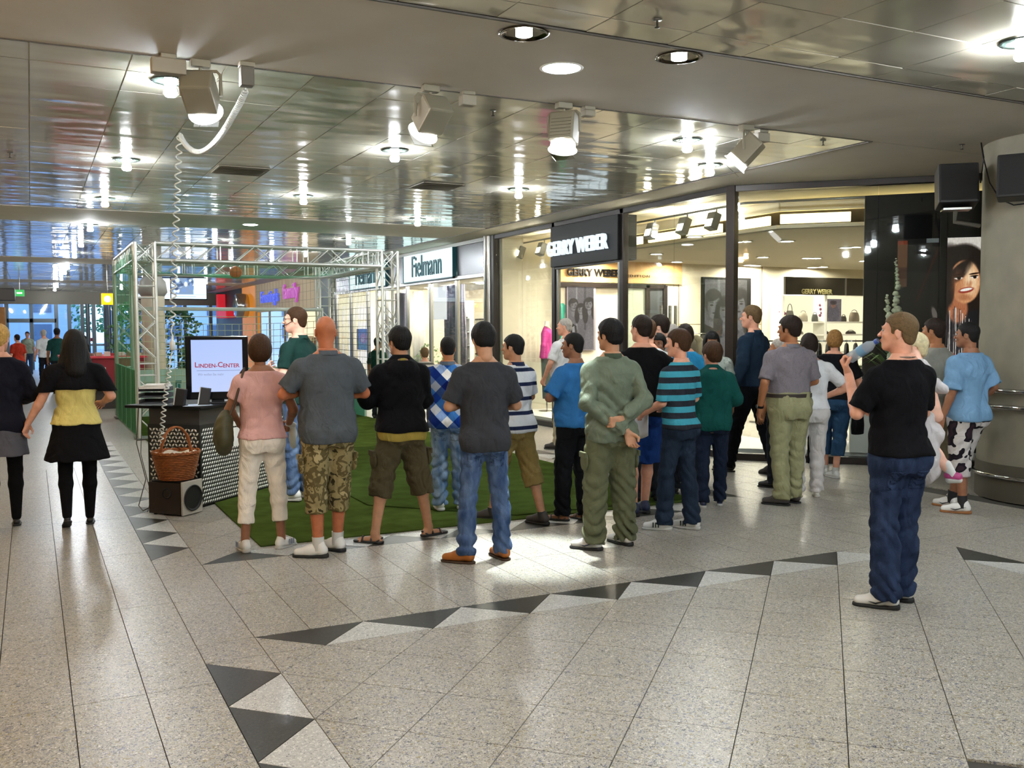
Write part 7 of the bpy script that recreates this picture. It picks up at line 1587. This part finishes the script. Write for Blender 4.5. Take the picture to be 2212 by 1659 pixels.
# tall man
P_('tall man in dark blue jacket and black trousers walking past the shop window', 1622, 1022, 659, 58, skin_='fair', hair=('short', 'light'), head=80, armL=dict(e=(-.145, -.02, .66), w=(-.15, .03, .515), palm=(1, 0, 0), curl=.6), armR=arm('swing', 1), wd=.98,
   top=dict(mat=cloth('blue_jacket', '#1b2b3c'), collar=cloth('blue_jacket', '#1b2b3c'), sleeve=.96, hem=.52, loose=.024, name='jacket'), bottom=dict(kind='trousers', mat=cloth('black_jeans', '#0f1016', noise=.2), loose=.02), shoes=('leather', BK, SO), feet=dict(L=(-.04, .13, 5), R=(.04, -.14, 5), liftR=.01, pitchR=.25))
# khaki man
p_kh = P_('man in small checked grey shirt tucked into pale khaki trousers', 1702, 1089, 683, 30, skin_='tan', hair=('thick', 'dark'), head=66, wd=1.13, fat=.03, armL=dict(e=(-.155, -.03, .655), w=(-.155, .03, .515), palm=(1, -.2, 0), curl=.5), armR=arm('low', 1),
   top=dict(mat=pattern('grey_check', 'camo', ['#625e5c', '#78737a', '#6c676c'], 120), collar=cloth('collar_greyb', '#6c6a70'), sleeve=.45, hem=.59, tucked=True, loose=.016, fold=.006), bottom=dict(kind='trousers', mat=cloth('khaki_trousers', '#8f8f6e'), loose=.024, waist=.60, belt=mat('belt_dark', '#2a1f18'), fold=.007), shoes=('leather', GRB, SO), feet=dict(L=(-.045, -.02, 50), R=(.05, .03, 30)))
rt, J, HM, H = p_kh; a_, b_ = Vector(J['wr', -1]), Vector(J['el', -1]); d_ = (b_-a_).normalized(); t = thing('wristwatch', 'black strapped watch on the wrist of the khaki trousers man', 'watch', rt.location, rt.rotation_euler.z)
obj('strap', MB().cyl(tuple(a_+d_*.01), tuple(a_+d_*.035), .035, 18, caps=False), M_BLACK, t); u_ = d_.cross(Vector((0, 1, 0))).normalized(); obj('dial', MB().cyl(tuple(a_+d_*.022+u_*.033), tuple(a_+d_*.022+u_*.042), .017, 14), M_STEEL, t)
P_('grey haired man whose profile shows left of the checked grey shirt', 1680, 1052, 730, 60, skin_='tan', hair=('buzz', 'grey'), head=85, fine=False, top=dict(mat=cloth('char_shirt', '#26262c')), bottom=dict(kind='trousers', mat=cloth('dk_tr', '#20242a')), shoes=('leather', BK, SO))
P_('woman in white top and white trousers behind the khaki trousers man', 1744, 1072, 720, 14, sex='f', skin_='fair', hair=('bob', 'dark'), head=10, wd=1.22, armR=dict(e=(.200, -.01, .665), w=(.10, .08, .60), palm=(-1, 0, 0), curl=.5), armL=arm('low', -1), fine=False,
   top=dict(mat=cloth('white_top', '#d4d6d8'), sleeve=.38, hem=.54), bottom=dict(kind='trousers', mat=cloth('white_slacks', '#c8c5c4'), loose=.02), shoes=('flat', W_, SOW))
# blond woman
P_('woman with short fair curls in black tee and cropped blue jeans at rack', 1798, 1030, 713, -12, sex='f', skin_='fair', hair=('puff', 'fair'), head=-4, wd=1.2, armL=arm('low', -1), armR=dict(e=(.150, .01, .65), w=(.12, .10, .575), palm=(-1, 0, 0), curl=.6),
   top=dict(mat=cloth('black_tee2', '#0e0e12'), sleeve=.40, hem=.535, loose=.022), bottom=dict(kind='capri', mat=denim('denim_teal', '#243f5c', '#3c5c7c', .5), loose=.022, len=.76, waist=.58), shoes=('sneaker', W_, SOW), socks=(.08, mat('sock_white', '#c8c8c4')), feet=dict(L=(-.06, .06, 40), R=(.03, -.05, 50)))
rt = [o for o in COL.objects if 'short fair curls' in o.get('label', '')][0]; t = thing('tote_bag', 'black tote bag with red edge carried left of the fair curled woman', 'bag', rt.location, rt.rotation_euler.z)
obj('bag_body', MB().box((-.235, .04, .36), (.06, .30, .42), b=.02), BKC, t); obj('red_edge', MB().box((-.235, .04, .575), (.05, .16, .03), b=.01), mat('red_trim', '#a81c30'), t); obj('handle', MB().tube([(-.235, -.04, .57), (-.225, -.0, .80), (-.22, .06, .90), (-.225, .08, .80), (-.235, .12, .57)], .008, 6), BKC, t)
t = thing('handbag', 'black handbag hanging at the fair curled woman\'s right hip', 'bag', rt.location, rt.rotation_euler.z); obj('bag_body', MB().lathe([(.0001, 0), (.14, .01), (.15, .1), (.12, .28), (.07, .34), (.0001, .35)], (.262, .03, .50), 20, sx=.45, sy=1), BKC, t); obj('strap', MB().tube([(.262, -.04, .80), (.19, -.03, 1.1), (.15, .0, 1.36), (.19, .05, 1.1), (.262, .10, .80)], .008, 6), BKC, t)
P_('shop visitor with reddish hair behind the clothes rack', 1829, 975, 727, 20, sex='f', skin_='fair', hair=('puff', 'fair'), fine=False, top=dict(mat=cloth('navy_tee', '#23283c')), bottom=dict(kind='trousers', mat=cloth('dk_tr', '#20242a')), shoes=('flat', BK, SO)) if False else None
# man with the bottle
r = P_('young man in black tee and baggy jeans drinking from a clear bottle', 1934, 1308, 673, 38, skin_='fair', hair=('fade', 'light'), head=80, nod=-.08, armL=dict(e=(-.160, .03, .66), w=(-.085, .160, .785), palm=(.5, -.6, .3), curl=1.15, dir=(-.15, .35, .8)), armR=dict(e=(.145, .04, .655), w=(.05, .15, .64), palm=(-.3, 0, 1), curl=.5, dir=(-1, .3, 0)), wd=.98,
   top=dict(mat=cloth('black_tee', '#08080c', noise=.2), sleeve=.42, hem=.52, loose=.016, fold=.008), bottom=dict(kind='trousers', mat=denim('denim_indigo', '#19243a', '#38486a', .6), loose=.021, waist=.56, ankle=.082, fold=.008, backpockets=True), shoes=('sneaker', W_, SO, 'swoosh', BK), feet=dict(L=(-.05, -.02, 48), R=(.055, .04, 40)))
rt, J, HM, H = r; hm = J['handM', -1]; c_ = Vector(hm @ Vector((.085, .0, -.035)))
mth = Vector(HM @ Vector((0, .112, -.056))); d_ = (mth-c_).normalized(); c_ = mth-d_*.2
t = thing('water_bottle', 'clear plastic bottle with pale blue cap at the young man\'s mouth', 'bottle', rt.location, rt.rotation_euler.z); bp_ = mat('bottle_plastic', '#b8c4cc', .12)
q = Matrix.Translation(mth) @ (-d_).to_track_quat('Z', 'Y').to_matrix().to_4x4()
obj('bottle_body', MB().lathe([(.013, .0), (.013, .03), (.033, .07), (.034, .13), (.030, .15), (.034, .17), (.034, .225), (.0001, .235)], n=20, M=q), netmat('bottle_clear', '#c4d0dc', .55), t); obj('label_band', MB().lathe([(.0348, .10), (.0348, .15)], n=20, M=q), mat('label_blue', '#6f9cc0', .5), t); obj('cap', MB().lathe([(.016, .002), (.016, .025)], n=16, M=q), mat('cap_blue', '#3c5cb0', .4), t)
t = thing('necklace', 'thin silver chain around the young bottle drinker\'s neck', 'necklace', rt.location, rt.rotation_euler.z); obj('chain', MB().tube([(math.cos(a_)*.072, math.sin(a_)*.072-.012*H, .853*H-.008-max(0, math.sin(a_))*.03) for a_ in [2*PI*i/32 for i in range(32)]], .0035, 5, closed=True), M_CHROME, t)
# carried child
qc = PD(2008, 1240, 5.02, 4.05); cp = PZ(2016, 1290); ch_b = PD(2000, 905, 4.98, 4.22)
kid = thing('person', 'small blond child in white dress carried by the young man', 'person', (ch_b.x, ch_b.y, 0), yv(2000, 30)); rr_ = .62
def cpt(px, py, off=0): 
    w = PD(px, py, ch_b.x+off*.45, ch_b.y+off*.89); return np.array(kid.matrix_basis.inverted() @ w) if False else np.array((Matrix.Rotation(-kid.rotation_euler.z, 4, 'Z') @ (w-Vector((ch_b.x, ch_b.y, 0))).to_4d())[:3])
A0, A1, A2 = cpt(2000, 880), cpt(1985, 985), cpt(1984, 800)
v = Vol(np.minimum.reduce([cpt(1940, 1090), cpt(2090, 1090)])-.25, np.maximum.reduce([cpt(1940, 700), cpt(2090, 700)])+.25, .010)
sh1, el1, wr1 = cpt(2008, 838), cpt(2024, 900), cpt(1995, 872, .02); v.cone(sh1, el1, .037, .033, .02); v.cone(el1, wr1, .033, .024, .02)
hp, kn, an = cpt(1992, 940), cpt(2022, 985), cpt(2052, 1018); v.cone(hp, kn, .052, .044, .02); v.cone(kn, an, .042, .028, .02); v.cone(A0, A2, .07, .04, .03)
hd_c = cpt(1972, 752, .18); v.cone(A2, hd_c, .04, .035, .03); HV, HQ = head_vq('f', .007); HMk = Matrix.Translation(Vector(hd_c)) @ Matrix.Rotation(math.radians(60), 4, 'Z') @ Matrix.Scale(.80, 4)
link('body', npmesh('body', [(*v.mesh(), 0), (xf(HV, HMk), HQ, 0)], SKIN['pale']), kid); hv, hq = hair_vq('short', .010, 1); link('hair', npmesh('hair', [(xf(hv, HMk), hq, 0)], mat('hair_palest', '#c4b890', .6, noise=.2, nscale=60)), kid)
v = Vol(np.minimum(A1, A2)-.3, np.maximum(A1, A2)+.3, .010); v.cone(A1, A2, .115, .075, .03); v.cone(A1+(0, 0, .02), A1+(0.02, .02, -.06), .125, .13, .03); v.ell(cpt(2014, 938), (.07, .08, .07), .03); v.ell(cpt(2018, 832), (.055, .06, .045), .02); v.cone(cpt(2016, 835), cpt(2042, 842), .035, .028, .02)
X, Y, Z = v.grid(); v.d += (.006*np.sin(X*70)*np.sin(Z*60+Y*30)).astype(F32); link('dress', npmesh('dress', [(*v.mesh(), 0)], cloth('child_white', '#c4bfc0')), kid)
v = Vol(an-.2, an+.2, .007); v.cone(cpt(2044, 1004), cpt(2056, 1026), .032, .03, .01); link('sock', npmesh('sock', [(*v.mesh(), 0)], mat('sock_white', '#c8c8c4')), kid)
v = Vol(an-.25, an+.25, .006); v.cone(cpt(2050, 1026), cpt(2070, 1030), .030, .026, .02); link('shoe', npmesh('shoe', [(*v.mesh(), 0)], mat('shoe_pink', '#a83c78', .5, noise=.3, nscale=60)), kid); v = Vol(an-.25, an+.25, .006); v.cone(cpt(2050, 1036), cpt(2072, 1037), .024, .020, .02); link('sole', npmesh('sole', [(*v.mesh(), 0)], SOW), kid)
# behind the column side
P_('man in pale grey tee and khaki shorts walking behind the black tee man', 2012, 1082, 687, 55, skin_='tan', hair=('short', 'dark'), head=70, armL=arm('down', -1), armR=arm('swing', 1),
   top=dict(mat=cloth('pale_grey_tee', '#8f9088'), sleeve=.45, hem=.49, loose=.022), bottom=dict(kind='shorts', mat=cloth('dull_khaki', '#6a6450'), len=.66, loose=.03), shoes=('sneaker', W_, SO, 'stripes', NVY), socks=(.2, mat('sock_white', '#c8c8c4')), feet=dict(L=(-.04, .12, 5), R=(.04, -.14, 0), liftR=.03, pitchR=.5))
P_('boy in light blue tee and black spotted white shorts beside the column', 2084, 1106, 695, 50, skin_='brown', hair=('fade', 'black'), head=76, armL=arm('down', -1), armR=dict(e=(.14, -.05, .66), w=(.13, .05, .56), palm=(-1, 0, 0), curl=.6), wd=1.04,
   top=dict(mat=cloth('light_blue_tee', '#6c92b4'), sleeve=.46, hem=.485, loose=.028, fold=.010), bottom=dict(kind='shorts', mat=pattern('spotted', 'spots', ['#bdb9b8', '#1c1820', '#30242c'], 13), len=.68, loose=.03), shoes=('sneaker', W_, GUM, 'swoosh', BK), socks=(.18, mat('sock_black', '#14141a')), feet=dict(L=(-.04, -.02, 38), R=(.04, .12, 10)))
